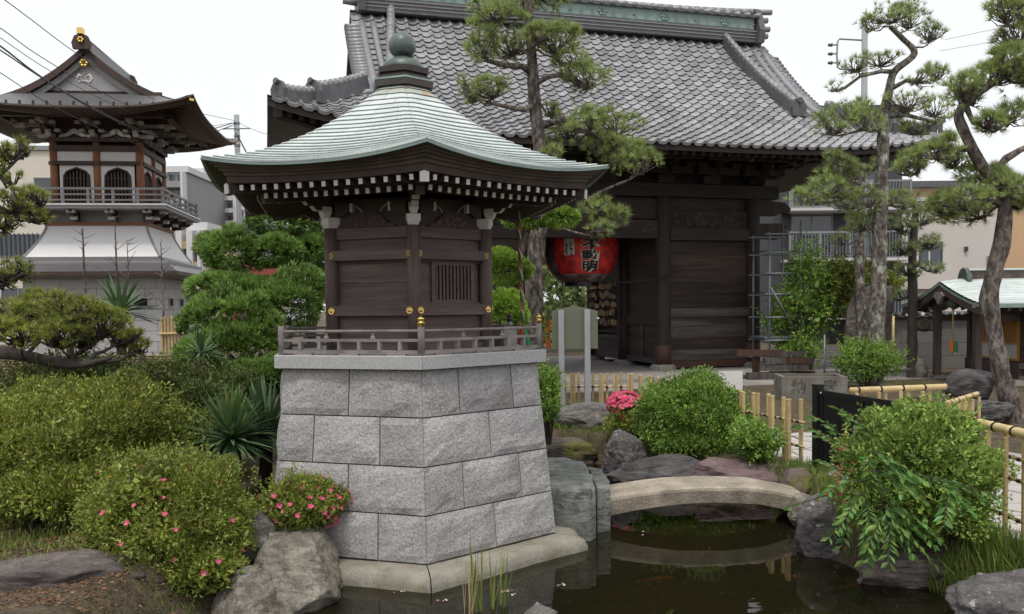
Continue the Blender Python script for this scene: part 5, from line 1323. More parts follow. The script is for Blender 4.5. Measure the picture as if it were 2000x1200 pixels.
def slab_rock(name, label, outline, z0, z1, m, seed, cat='rock', amp=.012):
    n = len(outline); pts = []; per = 10
    for i in range(n):
        a, b_ = Vector(outline[i]), Vector(outline[(i + 1) % n])
        for q in range(per): pts.append(a.lerp(b_, q / per))
    c = sum(pts, Vector((0, 0))) / len(pts); N_ = len(pts); rings = []
    prof_ = [(z0, 1.02), (z0 + (z1 - z0) * .2, 1.03), (z0 + (z1 - z0) * .4, 1.02), (z0 + (z1 - z0) * .6, 1.025), (z0 + (z1 - z0) * .8, 1.01), (z1 - .018, 1.0), (z1 - .004, .985), (z1, .955), (z1 + .002, .8), (z1 + .004, .6), (z1 + .006, .4), (z1 + .006, .2)]
    mb = MB(); off = Vector((seed * 3.7, seed, 0))
    for z, s_ in prof_:
        for p in pts:
            q = c + (p - c) * s_; P = Vector((q.x, q.y, z)); nn = Vector((p.x - c.x, p.y - c.y, 0)).normalized()
            w = mnoise.noise(Vector((P.x * 5, P.y * 5, P.z * 1.5)) + off) * amp * 2.2 + (min(.2, abs(mnoise.noise(Vector((P.x * 9, P.y * 9, P.z * 2)) + off))) - .12) * amp * 3 + mnoise.noise(P * 22 + off) * amp * .4
            mb.v.append(tuple(P + (nn * w if s_ > .9 else Vector()) + Vector((0, 0, w * .45 if z >= z1 - .02 else 0))))
    R_ = len(prof_)
    for i in range(R_ - 1):
        for k in range(N_): k2 = (k + 1) % N_; mb.f.append((i * N_ + k, i * N_ + k2, (i + 1) * N_ + k2, (i + 1) * N_ + k))
    mb.v.append((c.x, c.y, z1 + .006)); o_ = len(mb.v) - 1
    for k in range(N_): mb.f.append(((R_ - 1) * N_ + k, (R_ - 1) * N_ + (k + 1) % N_, o_))
    return mb.build(name, m, None, smooth=True, origin=(c.x, c.y, z0), label=label, cat=cat)
slab_rock('landing_stone', 'pale green flat topped stone joining the pavilion base and bridge', [(.26, 6.98), (.42, 6.88), (.60, 6.86), (.66, 6.98), (.68, 7.5), (.66, 8.2), (.50, 8.45), (.2, 8.4)], -.2, .405, 'rock_green', 3)
slab_rock('landing_stone', 'narrow green stone block supporting the bridge end', [(.69, 7.12), (.80, 7.16), (.83, 7.5), (.82, 8.0), (.70, 8.1)], -.2, .36, 'rock_green', 5)
# ------------------------------------------------------------------ arched stone bridge
bx0, bx1 = .80, 2.50
br_ = MB(); NB = 28
def bz(t): return .255 + .085 * (1 - (2 * t - 1) ** 2) - .06 * max(0, t - .75) * 2
rowsP = []
for y, dz in ((7.24, -.135), (7.22, -.03), (7.225, -.008), (7.245, .0), (7.72, .0), (7.74, -.01), (7.75, -.13)):
    row = []
    for q in range(NB + 1):
        t = q / NB; x = bx0 + (bx1 - bx0) * t
        w = mnoise.noise(V(x * 6, y * 6, dz * 20)) * .006
        row.append((x, y + .02 * math.sin(x * 3) + w + .03 * t, bz(t) + dz + w * .6 - (.02 * (2 * t - 1) ** 2 if dz < -.1 else 0)))
    rowsP.append(row)
rowsP.append([(p[0], p[1], p[2]) for p in rowsP[0]])
br_.grid(rowsP)
for q in (0, NB): br_.f.append(tuple((r * (NB + 1) + q) for r in range(7)))
br_.build('stone_bridge', 'bridge_stone', None, smooth=False, origin=(1.6, 7.5, 0), label='low arched stone slab bridge over the pond', cat='bridge')

# ------------------------------------------------------------------ foliage tools
def unit(a): return a / (np.linalg.norm(a, axis=-1, keepdims=True) + 1e-9)
def rdir(n): return unit(rng.normal(size=(n, 3)))
def nz(P, freq, seed=0):
    r = np.random.default_rng(seed); k = r.normal(size=(6, 3)) * freq; ph = r.uniform(0, 6.28, 6); return np.sin(P @ k.T + ph).sum(1) / 3.0
def sample_lobes(lobes, n, shell=.16, up=None, seed=0, amp=.10, freq=9.0):
    """lobes: list of (c(3), r(3)); points spread through the outer shell of their union"""
    C = np.array([l[0] for l in lobes], float); R = np.array([l[1] for l in lobes], float)
    w = (R[:, 0] * R[:, 1] + R[:, 0] * R[:, 2] + R[:, 1] * R[:, 2]); w /= w.sum()
    li = rng.choice(len(lobes), n, p=w); d = rdir(n)
    if up is not None: d[:, 2] = np.where((d[:, 2] < 0) & (rng.random(n) < up), -d[:, 2], d[:, 2])
    rad = 1 - shell * rng.random(n) ** 1.3
    P = C[li] + d * R[li] * rad[:, None]
    dn = unit(d / R[li])
    P = P + dn * (nz(P, freq, seed) * amp * R[li].min(1))[:, None]
    keep = np.ones(n, bool)
    for i in range(len(lobes)):
        q = (((P - C[i]) / R[i]) ** 2).sum(1); keep &= ~((q < .62) & (li != i))
    return P[keep], dn[keep]
def leaves_geo(P, D, L, Wd, fold=.15, tone=None):
    n = len(P); L = np.broadcast_to(L, n)[:, None]; Wd = np.broadcast_to(Wd, n)[:, None]
    S = unit(np.cross(D, rdir(n))); N_ = np.cross(S, D)
    v = np.stack([P, P + D * L * .5 + S * Wd / 2 + N_ * Wd * fold, P + D * L, P + D * L * .5 - S * Wd / 2 + N_ * Wd * fold], 1)
    f = np.arange(n * 4).reshape(n, 4)
    t = np.repeat(tone if tone is not None else np.ones(n), 4); return v.reshape(-1, 3), f, t
def needles_geo(P, D, k, L, Wd, spread, tone):
    n = len(P); Pp = np.repeat(P, k, 0); Dd = unit(np.repeat(D, k, 0) + rdir(n * k) * spread); m = n * k
    l = L * rng.uniform(.7, 1.1, m)[:, None]; S = unit(np.cross(Dd, rdir(m))) * Wd / 2
    v = np.stack([Pp - S, Pp + S, Pp + Dd * l], 1).reshape(-1, 3); f = np.arange(m * 3).reshape(m, 3); return v, f, np.repeat(np.repeat(tone, k), 3)
def tones(P, seed, freq=3.0, a=.22, b=.22): return np.clip(1 + a * nz(P, freq, seed) + b * rng.normal(size=len(P)) * .6, .45, 1.75)
def foliage(name, geo, m, parent, kind='stuff'):
    if isinstance(geo, list):
        vs3, fs3, ts3, o = [], [], [], 0
        for v, f, t in geo: vs3.append(v); fs3.append(f + o); ts3.append(t); o += len(v)
        geo = (np.concatenate(vs3), np.concatenate(fs3), np.concatenate(ts3))
    ob = mk(name, np_mesh(name, *geo), m, parent)
    if kind: ob['kind'] = kind
    return ob
def lob(c, r): return (tuple(c), (r, r, r) if not hasattr(r, '__len__') else tuple(r))
def bush(name, label, lobes, n, L, Wd, m, cat='bush', stems=True, seed=1, shell=.30, upb=.35, amp=.28, freq=12., shoots=260, group=None, outw=.7, z0=None, tf=4.0):
    c0 = np.mean([l[0] for l in lobes], 0); zb = min(l[0][2] - l[1][2] for l in lobes) if z0 is None else z0
    o = empty(name, (c0[0], c0[1], zb), 0, label=label, cat=cat, group=group)
    P, Nn = sample_lobes(lobes, n, shell, upb, seed, amp, freq)
    k = P[:, 2] > zb; P, Nn = P[k], Nn[k]
    D = unit(Nn * outw + rdir(len(P)) * .75 + np.array([0, 0, .28]))
    T = tones(P, seed, tf / max(.2, lobes[0][1][0]))
    org = np.array([c0[0], c0[1], zb])
    l2 = [(c_, tuple(x * .80 for x in r_)) for c_, r_ in lobes]; P2, N2 = sample_lobes(l2, n // 3, .5, upb, seed + 1, amp, freq); k = P2[:, 2] > zb; P2, N2 = P2[k], N2[k]
    D2 = unit(N2 * .3 + rdir(len(P2)))
    foliage('foliage', [leaves_geo(P - org, D, L * rng.uniform(.65, 1.15, len(P)), Wd * rng.uniform(.7, 1.1, len(P)), .2, T),
                        leaves_geo(P2 - org, D2, L * 1.7, Wd * 2.2, .1, tones(P2, seed))], m, o)
    if shoots:
        Ps, Ns = sample_lobes(lobes, shoots, .05, .8, seed + 2, amp, freq); kk = 9; m_ = len(Ps)
        Ds = unit(Ns * .6 + np.array([0, 0, .5]) + rdir(m_) * .4); ln = L * rng.uniform(1.2, 3.6, m_)
        tt = np.tile(np.linspace(0, 1, kk), m_); Pq = np.repeat(Ps, kk, 0) + np.repeat(Ds * ln[:, None], kk, 0) * tt[:, None]
        Dq = unit(np.repeat(Ds, kk, 0) * .6 + rdir(m_ * kk) * .8); k = Pq[:, 2] > zb; Pq, Dq = Pq[k], Dq[k]
        foliage('shoots', leaves_geo(Pq - org, Dq, L * .95, Wd * .95, .2, np.clip(1.15 + .2 * rng.normal(size=len(Pq)), .7, 1.8)), m, o)
    if stems:
        mb = MB(); rr = random.Random(seed)
        for i in range(14):
            l = lobes[rr.randrange(len(lobes))]
            t = Vector(l[0]) + Vector((rr.uniform(-.7, .7) * l[1][0], rr.uniform(-.7, .7) * l[1][1], rr.uniform(-.1, .7) * l[1][2])) - Vector(org)
            b = Vector((rr.uniform(-.12, .12), rr.uniform(-.12, .12), -.02)) * (lobes[0][1][0] * 2)
            b.z = -.02
            mb.tube([b, b.lerp(t, .5) + Vector((rr.uniform(-.05, .05), rr.uniform(-.05, .05), .02)), t], [.014, .009, .004], 5)
        mb.build('stem', 'bark_dark', o)
    return o
def blossoms(o, lobes, n, size, seed, region=None):
    """five-petalled flowers as parts"""
    mb = MB()
    for q in range(5):
        a = q * 2 * math.pi / 5; d = V(math.cos(a), math.sin(a), .35); s = V(-math.sin(a), math.cos(a), 0)
        mb.add([(0, 0, 0), d * .55 + s * .38, d * 1.0, d * .55 - s * .38], [(0, 1, 2, 3)])
    me = mb.mesh('blossom'); me.materials.append(MAT['flower_pink'])
    a = me.attributes.new('tone', 'FLOAT', 'POINT'); a.data.foreach_set('value', np.ones(len(me.vertices), dtype=np.float32))
    P, Nn = sample_lobes(lobes, n * 6, .02, .5, seed, .08)
    if region is not None: k = region(P); P, Nn = P[k], Nn[k]
    for i in range(min(n, len(P))):
        f = bpy.data.objects.new('blossom', me); COL.objects.link(f); f.parent = o
        f.matrix_basis = Matrix.Translation(Vector(P[i]) + Vector(Nn[i]) * size * .5 - o.location) @ (Vector(Nn[i]) + Vector((0, 0, .2))).to_track_quat('Z', 'Y').to_matrix().to_4x4() @ Matrix.Scale(size * random.uniform(.75, 1.15), 4)
# ------------------------------------------------------------------ bushes
def pl(u, v, Y, rx, rz_, ry=None, dy=0.0):
    """lobe from a pixel centre and pixel radii at depth Y"""
    p = atY(u, v, Y); s = pxm(Y); return (tuple((p.x, p.y + dy, p.z)), (rx * s, (ry if ry else rx) * s, rz_ * s))
LBR = [pl(1795, 935, 5.85, 138, 126), pl(1760, 900, 5.75, 95, 88), pl(1850, 935, 5.9, 84, 96), pl(1810, 865, 5.9, 92, 66), pl(1870, 985, 5.75, 58, 62), pl(1720, 960, 5.75, 75, 85)]
ob = bush('round_bush', 'large round light green bush on the near bank beside the bamboo fence', LBR, 56000, .034, .017, 'bush_light', seed=4, z0=.27, shoots=420)
LBM = [pl(1350, 820, 9.7, 98, 80), pl(1300, 810, 9.6, 62, 60), pl(1405, 825, 9.7, 60, 66), pl(1350, 775, 9.8, 62, 44), pl(1330, 865, 9.4, 66, 36), pl(1400, 870, 9.5, 52, 34)]
bush('round_bush', 'dense round green bush on the far bank behind the dark rocks', LBM, 42000, .042, .019, 'bush_leaf', seed=6, z0=.27, shoots=130)
bush('small_bush', 'small leafy shrub at the foot of the bamboo pickets', [pl(1482, 873, 8.7, 34, 26), pl(1465, 865, 8.8, 24, 20)], 1500, .05, .022, 'bush_leaf', seed=8, z0=.26)
bush('small_bush', 'narrow green shrub against the right side of the stone base', [pl(1062, 775, 10.2, 26, 42), pl(1072, 750, 10.3, 16, 28), pl(1068, 800, 10.1, 20, 22)], 2600, .05, .02, 'bush_leaf', seed=9, z0=.27)
LPK = [pl(596, 992, 6.0, 76, 42), pl(548, 985, 5.95, 44, 34), pl(640, 985, 6.05, 42, 38), pl(600, 960, 6.1, 60, 26)]
az = bush('azalea', 'small azalea covered in pink blossoms beside the stone base', LPK, 11000, .028, .012, 'azalea_leaf', seed=10, z0=.24)
blossoms(az, LPK, 64, .024, 5, lambda P: P[:, 1] < 6.15)
LFP = [pl(1218, 788, 10.3, 30, 20), pl(1228, 800, 10.2, 26, 20)]
az = bush('azalea', 'bright pink azalea in front of the bamboo fence corner', LFP, 1400, .04, .016, 'azalea_leaf', seed=12, z0=.28, shoots=0); blossoms(az, LFP, 170, .042, 6)
LFQ = [pl(1225, 835, 10.2, 42, 26), pl(1255, 828, 10.2, 28, 24)]
az = bush('azalea', 'low olive azalea with few flowers beside the dense round bush', LFQ, 2200, .04, .016, 'azalea_leaf', seed=13, z0=.27); blossoms(az, LFQ, 12, .03, 8)
# big clipped azalea at the left and the mass behind it
LAZ = [pl(330, 1040, 5.55, 150, 128), pl(400, 1020, 5.6, 82, 110), pl(270, 1000, 5.6, 105, 95), pl(330, 955, 5.75, 120, 68), pl(395, 1112, 5.36, 86, 74), pl(300, 1105, 5.4, 90, 66)]
az = bush('azalea', 'broad clipped olive green azalea with scattered pink flowers by the pond', LAZ, 60000, .030, .0125, 'azalea_leaf', seed=15, z0=.16, tf=3, shoots=500, freq=14.)
blossoms(az, LAZ, 26, .021, 9, lambda P: P[:, 1] < 5.6)
LAB = [pl(120, 880, 6.6, 170, 85), pl(40, 860, 6.6, 110, 80), pl(230, 830, 6.8, 110, 80), pl(150, 950, 6.2, 140, 60), pl(30, 960, 6.3, 90, 75), pl(300, 860, 6.9, 110, 75), pl(120, 800, 7.2, 130, 50)]
bush('azalea', 'wide yellow green azalea mass at the left behind the clipped one', LAB, 60000, .038, .015, 'azalea_leaf', seed=16, z0=.28, tf=3, shoots=600, freq=12.)
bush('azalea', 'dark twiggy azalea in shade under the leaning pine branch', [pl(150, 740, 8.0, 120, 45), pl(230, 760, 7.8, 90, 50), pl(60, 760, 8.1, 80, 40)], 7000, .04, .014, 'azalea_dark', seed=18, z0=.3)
az = bush('azalea', 'few azalea sprigs with pink flowers in front of the brown rock', [pl(60, 1195, 4.95, 70, 22), pl(110, 1200, 4.9, 40, 20)], 1300, .028, .011, 'azalea_leaf', seed=19, z0=.02); blossoms(az, [pl(70, 1188, 4.93, 66, 18)], 8, .02, 3)
# clipped bush by the pine, hedge bits at the scaffold
bush('clipped_bush', 'round clipped green bush at the foot of the lichen covered pine', [pl(1690, 690, 15.6, 46, 22), pl(1685, 715, 15.5, 50, 28), pl(1725, 712, 15.6, 38, 26), pl(1665, 712, 15.5, 30, 24)], 5200, .055, .02, 'bush_leaf', seed=21, z0=.3, shell=.15)
bush('leafy_tree', 'bright green leafy tree behind the scaffold', [pl(1580, 540, 19, 34, 60), pl(1555, 590, 19, 36, 50), pl(1590, 620, 19.2, 40, 50), pl(1530, 640, 19.4, 40, 50), pl(1560, 690, 19, 44, 32)], 3600, .09, .038, 'bush_leaf', cat='tree', seed=22, z0=.35, shell=.7)
bush('leafy_tree', 'olive green leafy tree between scaffold and monument', [pl(1640, 560, 19.6, 52, 44), pl(1620, 590, 19.5, 40, 36), pl(1660, 540, 19.8, 44, 26), pl(1720, 560, 19.8, 44, 30)], 4600, .09, .04, 'azalea_leaf', cat='tree', seed=23, z0=.35, shell=.6)
# ------------------------------------------------------------------ cloud-pruned trees
def tufts_leaf(lobes, n, k, L, Wd, seed, spread=.75, amp=.34, up=.5, shell=.25):
    P, Nn = sample_lobes(lobes, n, shell, up, seed, amp, 9.)
    P = np.repeat(P, k, 0); Nn = np.repeat(Nn, k, 0); m = len(P)
    T = np.repeat(tones(P[::k], seed, 7., .25, .35), k)
    D = unit(Nn + rdir(m) * spread + np.array([0, 0, .35])); return P, D, L * rng.uniform(.7, 1.1, m), np.full(m, Wd), T
def niwaki(name, label, padsL, trunk, n, m, L=.088, Wd=.0155, k=11, cat='tree', seed=1, dens=1.0):
    b = Vector(trunk[0]); o = empty(name, b, 0, label=label, cat=cat); org = np.array(b)
    for i, pads in enumerate(padsL):
        P, D, l, w, T = tufts_leaf(pads, int(n * dens), k, L, Wd, seed + i)
        foliage('crown_pad', leaves_geo(P - org, D, l, w, .1, T), m, o)
        mb = MB(); rr = random.Random(seed + i)
        for c, r in pads:
            c = Vector(c); q = min(trunk, key=lambda t: (Vector(t) - c).length + (0.5 if Vector(t).z > c.z else 0)); q = Vector(q)
            mb.tube([q - b, q.lerp(c, .5) - b + V(0, 0, -.06), c - b + V(0, 0, -r[2] * .3)], [.035, .025, .012], 6)
        mb.build('branch', 'bark_dark', o)
    MB().tube([Vector(t) - b for t in trunk], [.10 - .07 * i / (len(trunk) - 1) for i in range(len(trunk))], 8, wob=.3).build('trunk', 'bark_dark', o, True)
    return o
def pY(u, v, Y): return tuple(atY(u, v, Y))
niwaki('cloud_pruned_tree', 'cloud pruned evergreen with rounded pads behind the pavilion by the bell tower',
       [[pl(543, 434, 10.6, 56, 22), pl(590, 440, 10.7, 40, 18)], [pl(455, 490, 10.3, 52, 40), pl(425, 500, 10.2, 24, 26)], [pl(540, 494, 10.4, 46, 28), pl(592, 488, 10.7, 34, 24)],
        [pl(440, 563, 10.2, 66, 26), pl(500, 572, 10.2, 46, 22)], [pl(570, 590, 10.0, 66, 52), pl(600, 560, 10.1, 40, 26)], [pl(450, 615, 9.6, 86, 40), pl(400, 630, 9.5, 50, 36)],
        [pl(620, 500, 11, 26, 40), pl(625, 560, 11, 22, 30)]],
       [pY(600, 830, 10.8), pY(603, 700, 10.8), pY(612, 600, 10.8), pY(608, 520, 10.8), pY(580, 450, 10.8)], 1250, 'maki_leaf', seed=30)
niwaki('cloud_pruned_tree', 'low dark green clipped evergreen beside the pavilion railing',
       [[pl(450, 680, 9.3, 84, 42), pl(400, 700, 9.2, 56, 40), pl(510, 660, 9.4, 40, 40)], [pl(505, 735, 8.6, 58, 26), pl(540, 725, 8.7, 30, 22)]],
       [pY(500, 900, 9.2), pY(490, 780, 9.2), pY(470, 710, 9.3)], 1700, 'maki_leaf', seed=40)
niwaki('cloud_pruned_tree', 'bright yellow green clipped tree seen between pavilion and pine trunk',
       [[pl(985, 522, 11.8, 42, 24), pl(1010, 530, 11.8, 24, 20)], [pl(985, 605, 11.4, 30, 40), pl(1005, 620, 11.3, 24, 26)], [pl(1092, 425, 12.2, 42, 18), pl(1020, 432, 12.2, 40, 14)]],
       [pY(1000, 790, 11.8), pY(1002, 640, 11.9), pY(1010, 520, 12.0), pY(1035, 440, 12.2)], 800, 'maki_bright', seed=50)
niwaki('garden_tree', 'green garden tree seen through the gateway under the lantern',
       [[pl(1080, 560, 30, 50, 40), pl(1130, 600, 31, 60, 44), pl(1090, 630, 30, 60, 30)], [pl(1150, 560, 34, 40, 50), pl(1165, 620, 34, 36, 40)], [pl(1070, 520, 32, 40, 40)]],
       [tuple(atY(1150, 668, 32)), tuple(atY(1135, 590, 32)), tuple(atY(1105, 545, 32))], 900, 'pine_needle_far', seed=60, L=.2, Wd=.06)
bush('hedge', 'yellow green hedge seen far through the gateway', [pl(u, 640 + (u % 3) * 6, 38, 26, 30) for u in range(1040, 1190, 18)], 5000, .16, .07, 'maki_bright', cat='hedge', seed=70, z0=.35, stems=False, shoots=0)
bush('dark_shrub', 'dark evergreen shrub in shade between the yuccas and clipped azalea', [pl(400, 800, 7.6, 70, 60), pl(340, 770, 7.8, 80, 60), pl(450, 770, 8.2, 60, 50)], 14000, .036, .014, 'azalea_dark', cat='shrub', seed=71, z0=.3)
# ------------------------------------------------------------------ pines
def pine(name, label, Y, trunk, pads, seed, m='pine_needle', bark='bark', L=.125, Wd=.0062, k=26, dens=1.0, cat='pine tree', branches=(), basez=None, dyr=.35):
    tp = [(atY(u, v, Y + dy), r * pxm(Y)) for u, v, r, dy in trunk]
    b = tp[0][0].copy()
    if basez is not None: b.z = basez
    o = empty(name, b, 0, label=label, cat=cat); org = np.array(b); rr = random.Random(seed)
    # dense trunk spline
    pts = [p for p, r in tp]; rad = [r for p, r in tp]; dp, dr = [], []
    for i in range(len(pts) - 1):
        p0, p1, p2, p3 = pts[max(0, i - 1)], pts[i], pts[i + 1], pts[min(len(pts) - 1, i + 2)]
        for q in range(6):
            t = q / 6; dp.append(.5 * ((2 * p1) + (p2 - p0) * t + (2 * p0 - 5 * p1 + 4 * p2 - p3) * t * t + (3 * p1 - p0 - 3 * p2 + p3) * t ** 3)); dr.append(rad[i] + (rad[i + 1] - rad[i]) * t)
    dp.append(pts[-1]); dr.append(rad[-1])
    dr = [r * (1 + .10 * mnoise.noise(p * 6)) for p, r in zip(dp, dr)]
    MB().tube([p - b for p in dp], dr, 12, wob=.22).build('trunk', bark, o, True)
    extra = []
    for br0 in branches:
        bp = [atY(u, v, Y + dy) for u, v, r, dy in br0]; brr = [r * pxm(Y) for u, v, r, dy in br0]
        MB().tube([p - b for p in bp], brr, 8, wob=.3).build('branch', bark, o, True); extra += bp
    allp = dp + extra
    for i, (u, v, rx, ry, dy) in enumerate(pads):
        dy = dy if dy is not None else rr.uniform(-dyr, dyr)
        c, r = pl(u, v, Y, rx, ry, None, 0); c = Vector(atY(u, v, Y + dy)); s = pxm(Y)
        lobes = [((c.x, c.y, c.z), (rx * s * .80, rx * s * .75, ry * s * .72))]
        for q in range(6):
            a = rr.uniform(0, 6.28); f_ = rr.uniform(.3, .75); z_ = rr.uniform(.32, .55); lobes.append(((c.x + math.cos(a) * rx * s * f_, c.y + math.sin(a) * rx * s * f_, c.z + rr.uniform(-.5, .55) * ry * s), (rx * s * z_, rx * s * z_, ry * s * rr.uniform(.4, .75))))
        n = int(max(30, rx * ry * .155 * dens))
        P, Nn = sample_lobes(lobes, n, .55, .66, seed + i, .45, 9.)
        D = unit(Nn * .6 + np.array([0, 0, .5]) + rdir(len(P)) * .5)
        T = tones(P, seed + i, 3., .12, .34)
        foliage('needle_pad', needles_geo(P - org, D, k, L, Wd, .75, T), m, o)
        # branch to the pad and a tangle of twigs below it
        q = min(allp, key=lambda t: (t - c).length + (.6 if t.z > c.z + .15 else 0)); mb = MB()
        e = c + V(0, 0, -ry * s * .45); mid = q.lerp(e, .5) + V(rr.uniform(-.06, .06), rr.uniform(-.08, .08), rr.uniform(-.08, .03))
        rb = min(.05, .012 + .018 * (q - c).length)
        mb.tube([q - b, q.lerp(mid, .5) - b + V(rr.uniform(-.03, .03), 0, rr.uniform(-.02, .05)), mid - b, mid.lerp(e, .5) - b + V(0, 0, rr.uniform(-.05, .02)), e - b], [rb, rb * .85, rb * .7, rb * .55, rb * .4], 7, wob=.3)
        for w in range(0, len(P), max(1, len(P) // 34)):
            t = Vector(P[w]); s0 = e.lerp(mid, rr.uniform(0, .5)); m2 = s0.lerp(t, .55) + V(rr.uniform(-.05, .05), rr.uniform(-.05, .05), -.03)
            mb.tube([s0 - b, m2 - b, t - b], [.010, .007, .004], 4, cap=False)
        mb.build('branch', bark, o)
    return o
pine('pine_tree', 'tall garden pine with layered pads rising in front of the gate roof', 13.0,
     [(1056, 815, 21, 0), (1050, 735, 18, 0), (1043, 640, 17, 0), (1043, 560, 17, 0), (1048, 480, 17, 0), (1060, 400, 15.5, 0), (1056, 330, 14, 0), (1051, 260, 13, 0), (1043, 190, 12, 0), (1040, 120, 10, 0), (1034, 50, 8, 0), (1030, -40, 7, 0)],
     [(965, 32, 55, 28, -.3), (1000, 12, 40, 22, .2), (945, 95, 50, 34, -.2), (995, 100, 44, 26, .3), (1092, 84, 56, 34, -.2), (1050, 72, 40, 22, -.5), (1148, 158, 46, 32, .0), (1115, 118, 40, 24, .3), (925, 182, 32, 24, .1), (965, 178, 34, 24, -.3),
      (1150, 245, 46, 30, -.2), (1200, 252, 52, 32, .2), (1235, 300, 50, 34, -.1), (1180, 290, 50, 28, .3), (1110, 262, 34, 26, .2), (1080, 300, 28, 18, -.3), (1258, 322, 34, 24, 0), (1075, 220, 24, 20, .2),
      (1160, 410, 34, 26, .0), (1190, 432, 34, 26, .2), (1175, 448, 30, 16, -.2), (1060, -15, 70, 30, 0)], 100, bark='bark',
     branches=[[(1041, 145, 7, 0), (1020, 130, 6, -.1), (985, 128, 5, -.2), (950, 118, 4, -.2)], [(1043, 165, 6, 0), (1070, 150, 5, -.1), (1110, 145, 4, 0), (1145, 170, 3, 0)], [(1047, 205, 6, 0), (1020, 215, 5, -.2), (985, 208, 4, -.3), (950, 200, 3, -.2)],
               [(1052, 250, 7, 0), (1100, 232, 6, -.1), (1150, 262, 5, 0), (1220, 290, 4, 0)], [(1058, 330, 6, 0), (1110, 350, 5, .1), (1150, 390, 4, .1), (1175, 420, 3, .1)]])
pine('pine_tree', 'pale barked lichen covered pine with a crooked top beside the utility pole', 15.8,
     [(1700, 775, 22, 0), (1705, 745, 18, 0), (1712, 650, 16, 0), (1716, 550, 15, 0), (1718, 450, 14, 0), (1722, 350, 12.5, 0), (1724, 290, 11, 0), (1727, 227, 10, 0), (1737, 175, 8, 0), (1747, 140, 7, 0), (1786, 104, 6, 0), (1760, 73, 5, 0), (1739, 52, 4, 0)],
     [(1735, 32, 44, 24, -.2), (1780, 42, 44, 26, .2), (1820, 66, 30, 20, .1), (1700, 50, 20, 14, .0), (1668, 130, 30, 18, -.2), (1715, 120, 40, 20, .1), (1632, 172, 16, 12, 0), (1790, 152, 34, 20, -.2), (1830, 148, 24, 18, .1),
      (1615, 250, 34, 28, -.2), (1655, 222, 44, 30, .2), (1690, 240, 40, 34, -.4), (1770, 200, 40, 24, -.2), (1825, 215, 40, 26, .2), (1790, 255, 34, 22, .1), (1575, 385, 40, 26, -.2), (1620, 372, 52, 30, .1), (1660, 350, 40, 26, .3), (1640, 320, 40, 20, 0),
      (1700, 395, 36, 22, -.3), (1745, 395, 36, 22, .4), (1690, 440, 40, 26, .2)], 140, m='pine_needle', bark='bark_pale',
     branches=[[(1738, 175, 5, 0), (1770, 158, 4, -.1), (1800, 160, 3, -.1)], [(1744, 140, 5, 0), (1720, 140, 4, -.1), (1680, 150, 3, -.1), (1650, 172, 3, 0), (1632, 178, 2, 0)], [(1726, 228, 5, 0), (1770, 225, 4, -.1), (1830, 240, 3, .1)], [(1720, 360, 6, 0), (1690, 362, 5, -.1), (1640, 390, 4, 0), (1590, 400, 3, -.1)]])
pine('pine_tree', 'leaning pine with a strongly curved trunk beside the small shrine', 11.2,
     [(1992, 850, 28, 0), (1982, 815, 19, 0), (1962, 755, 17.5, 0), (1950, 700, 16, 0), (1938, 630, 16, 0), (1932, 585, 18, 0), (1945, 525, 15, 0), (1958, 460, 14, 0), (1962, 400, 12, 0), (1950, 370, 12, 0), (1925, 335, 11, 0), (1898, 290, 10, 0), (1880, 250, 9, 0), (1873, 225, 8, 0), (1885, 203, 8, 0), (1912, 182, 6, 0), (1955, 155, 5, 0), (1990, 135, 4, 0)],
     [(1880, 175, 40, 30, -.2), (1930, 150, 46, 32, .1), (1970, 120, 44, 34, -.1), (1985, 75, 34, 30, .2), (2000, 150, 40, 30, 0), (1935, 240, 30, 26, -.2), (1975, 225, 40, 30, .1), (1960, 20, 44, 18, 0), (2000, 5, 40, 20, .2), (1890, 195, 28, 20, .2),
      (1790, 312, 36, 24, .1), (1830, 298, 42, 28, -.2), (1775, 335, 30, 20, .2), (1865, 320, 30, 18, .2), (1880, 395, 56, 34, -.2), (1930, 350, 50, 34, .2), (1970, 360, 46, 32, -.1), (1840, 415, 44, 24, .1), (1910, 420, 40, 20, .3), (1985, 400, 30, 20, .1)], 180, m='pine_needle', bark='bark',
     branches=[[(1895, 290, 7, 0), (1870, 293, 6, 0), (1830, 300, 5, -.1), (1795, 318, 4, 0)], [(1945, 335, 8, 0), (1965, 310, 7, 0), (1995, 292, 6, 0), (2030, 280, 6, 0)], [(1958, 400, 7, 0), (1930, 392, 6, -.1), (1890, 405, 5, -.1)], [(1885, 205, 6, 0), (1900, 240, 4, 0), (1940, 258, 3, 0)], [(1960, 380, 6, 0), (1990, 392, 5, 0), (2040, 380, 4, 0)]])
pine('pine_tree', 'slim young pine standing between the lichen covered pine and small shrine', 17.6,
     [(1780, 752, 10, 0), (1781, 680, 9, 0), (1783, 600, 8.5, 0), (1782, 520, 8, 0), (1786, 450, 7, 0), (1790, 400, 5, 0)],
     [(1760, 445, 40, 24, 0), (1800, 430, 40, 24, .1), (1765, 490, 30, 20, -.2), (1815, 478, 36, 22, .1), (1775, 530, 34, 18, 0), (1825, 525, 28, 16, .1), (1760, 400, 34, 22, 0), (1800, 600, 34, 16, .6), (1760, 580, 22, 14, .5), (1810, 640, 24, 12, .5)], 220, m='pine_needle_far', bark='bark_dark', L=.13, Wd=.007, k=20)
pine('pine_tree', 'thin grey pine trunk close behind the lichen covered pine', 18.4,
     [(1690, 725, 11, 0), (1684, 640, 10, 0), (1680, 560, 9, 0), (1679, 480, 8, 0), (1682, 400, 7, 0), (1684, 320, 6, 0)],
     [(1640, 345, 40, 26, 0), (1700, 330, 40, 24, .2), (1660, 400, 44, 24, -.2), (1700, 440, 36, 22, .1), (1640, 470, 26, 16, 0)], 240, m='pine_needle_far', bark='bark_pale', L=.13, Wd=.007, k=20)
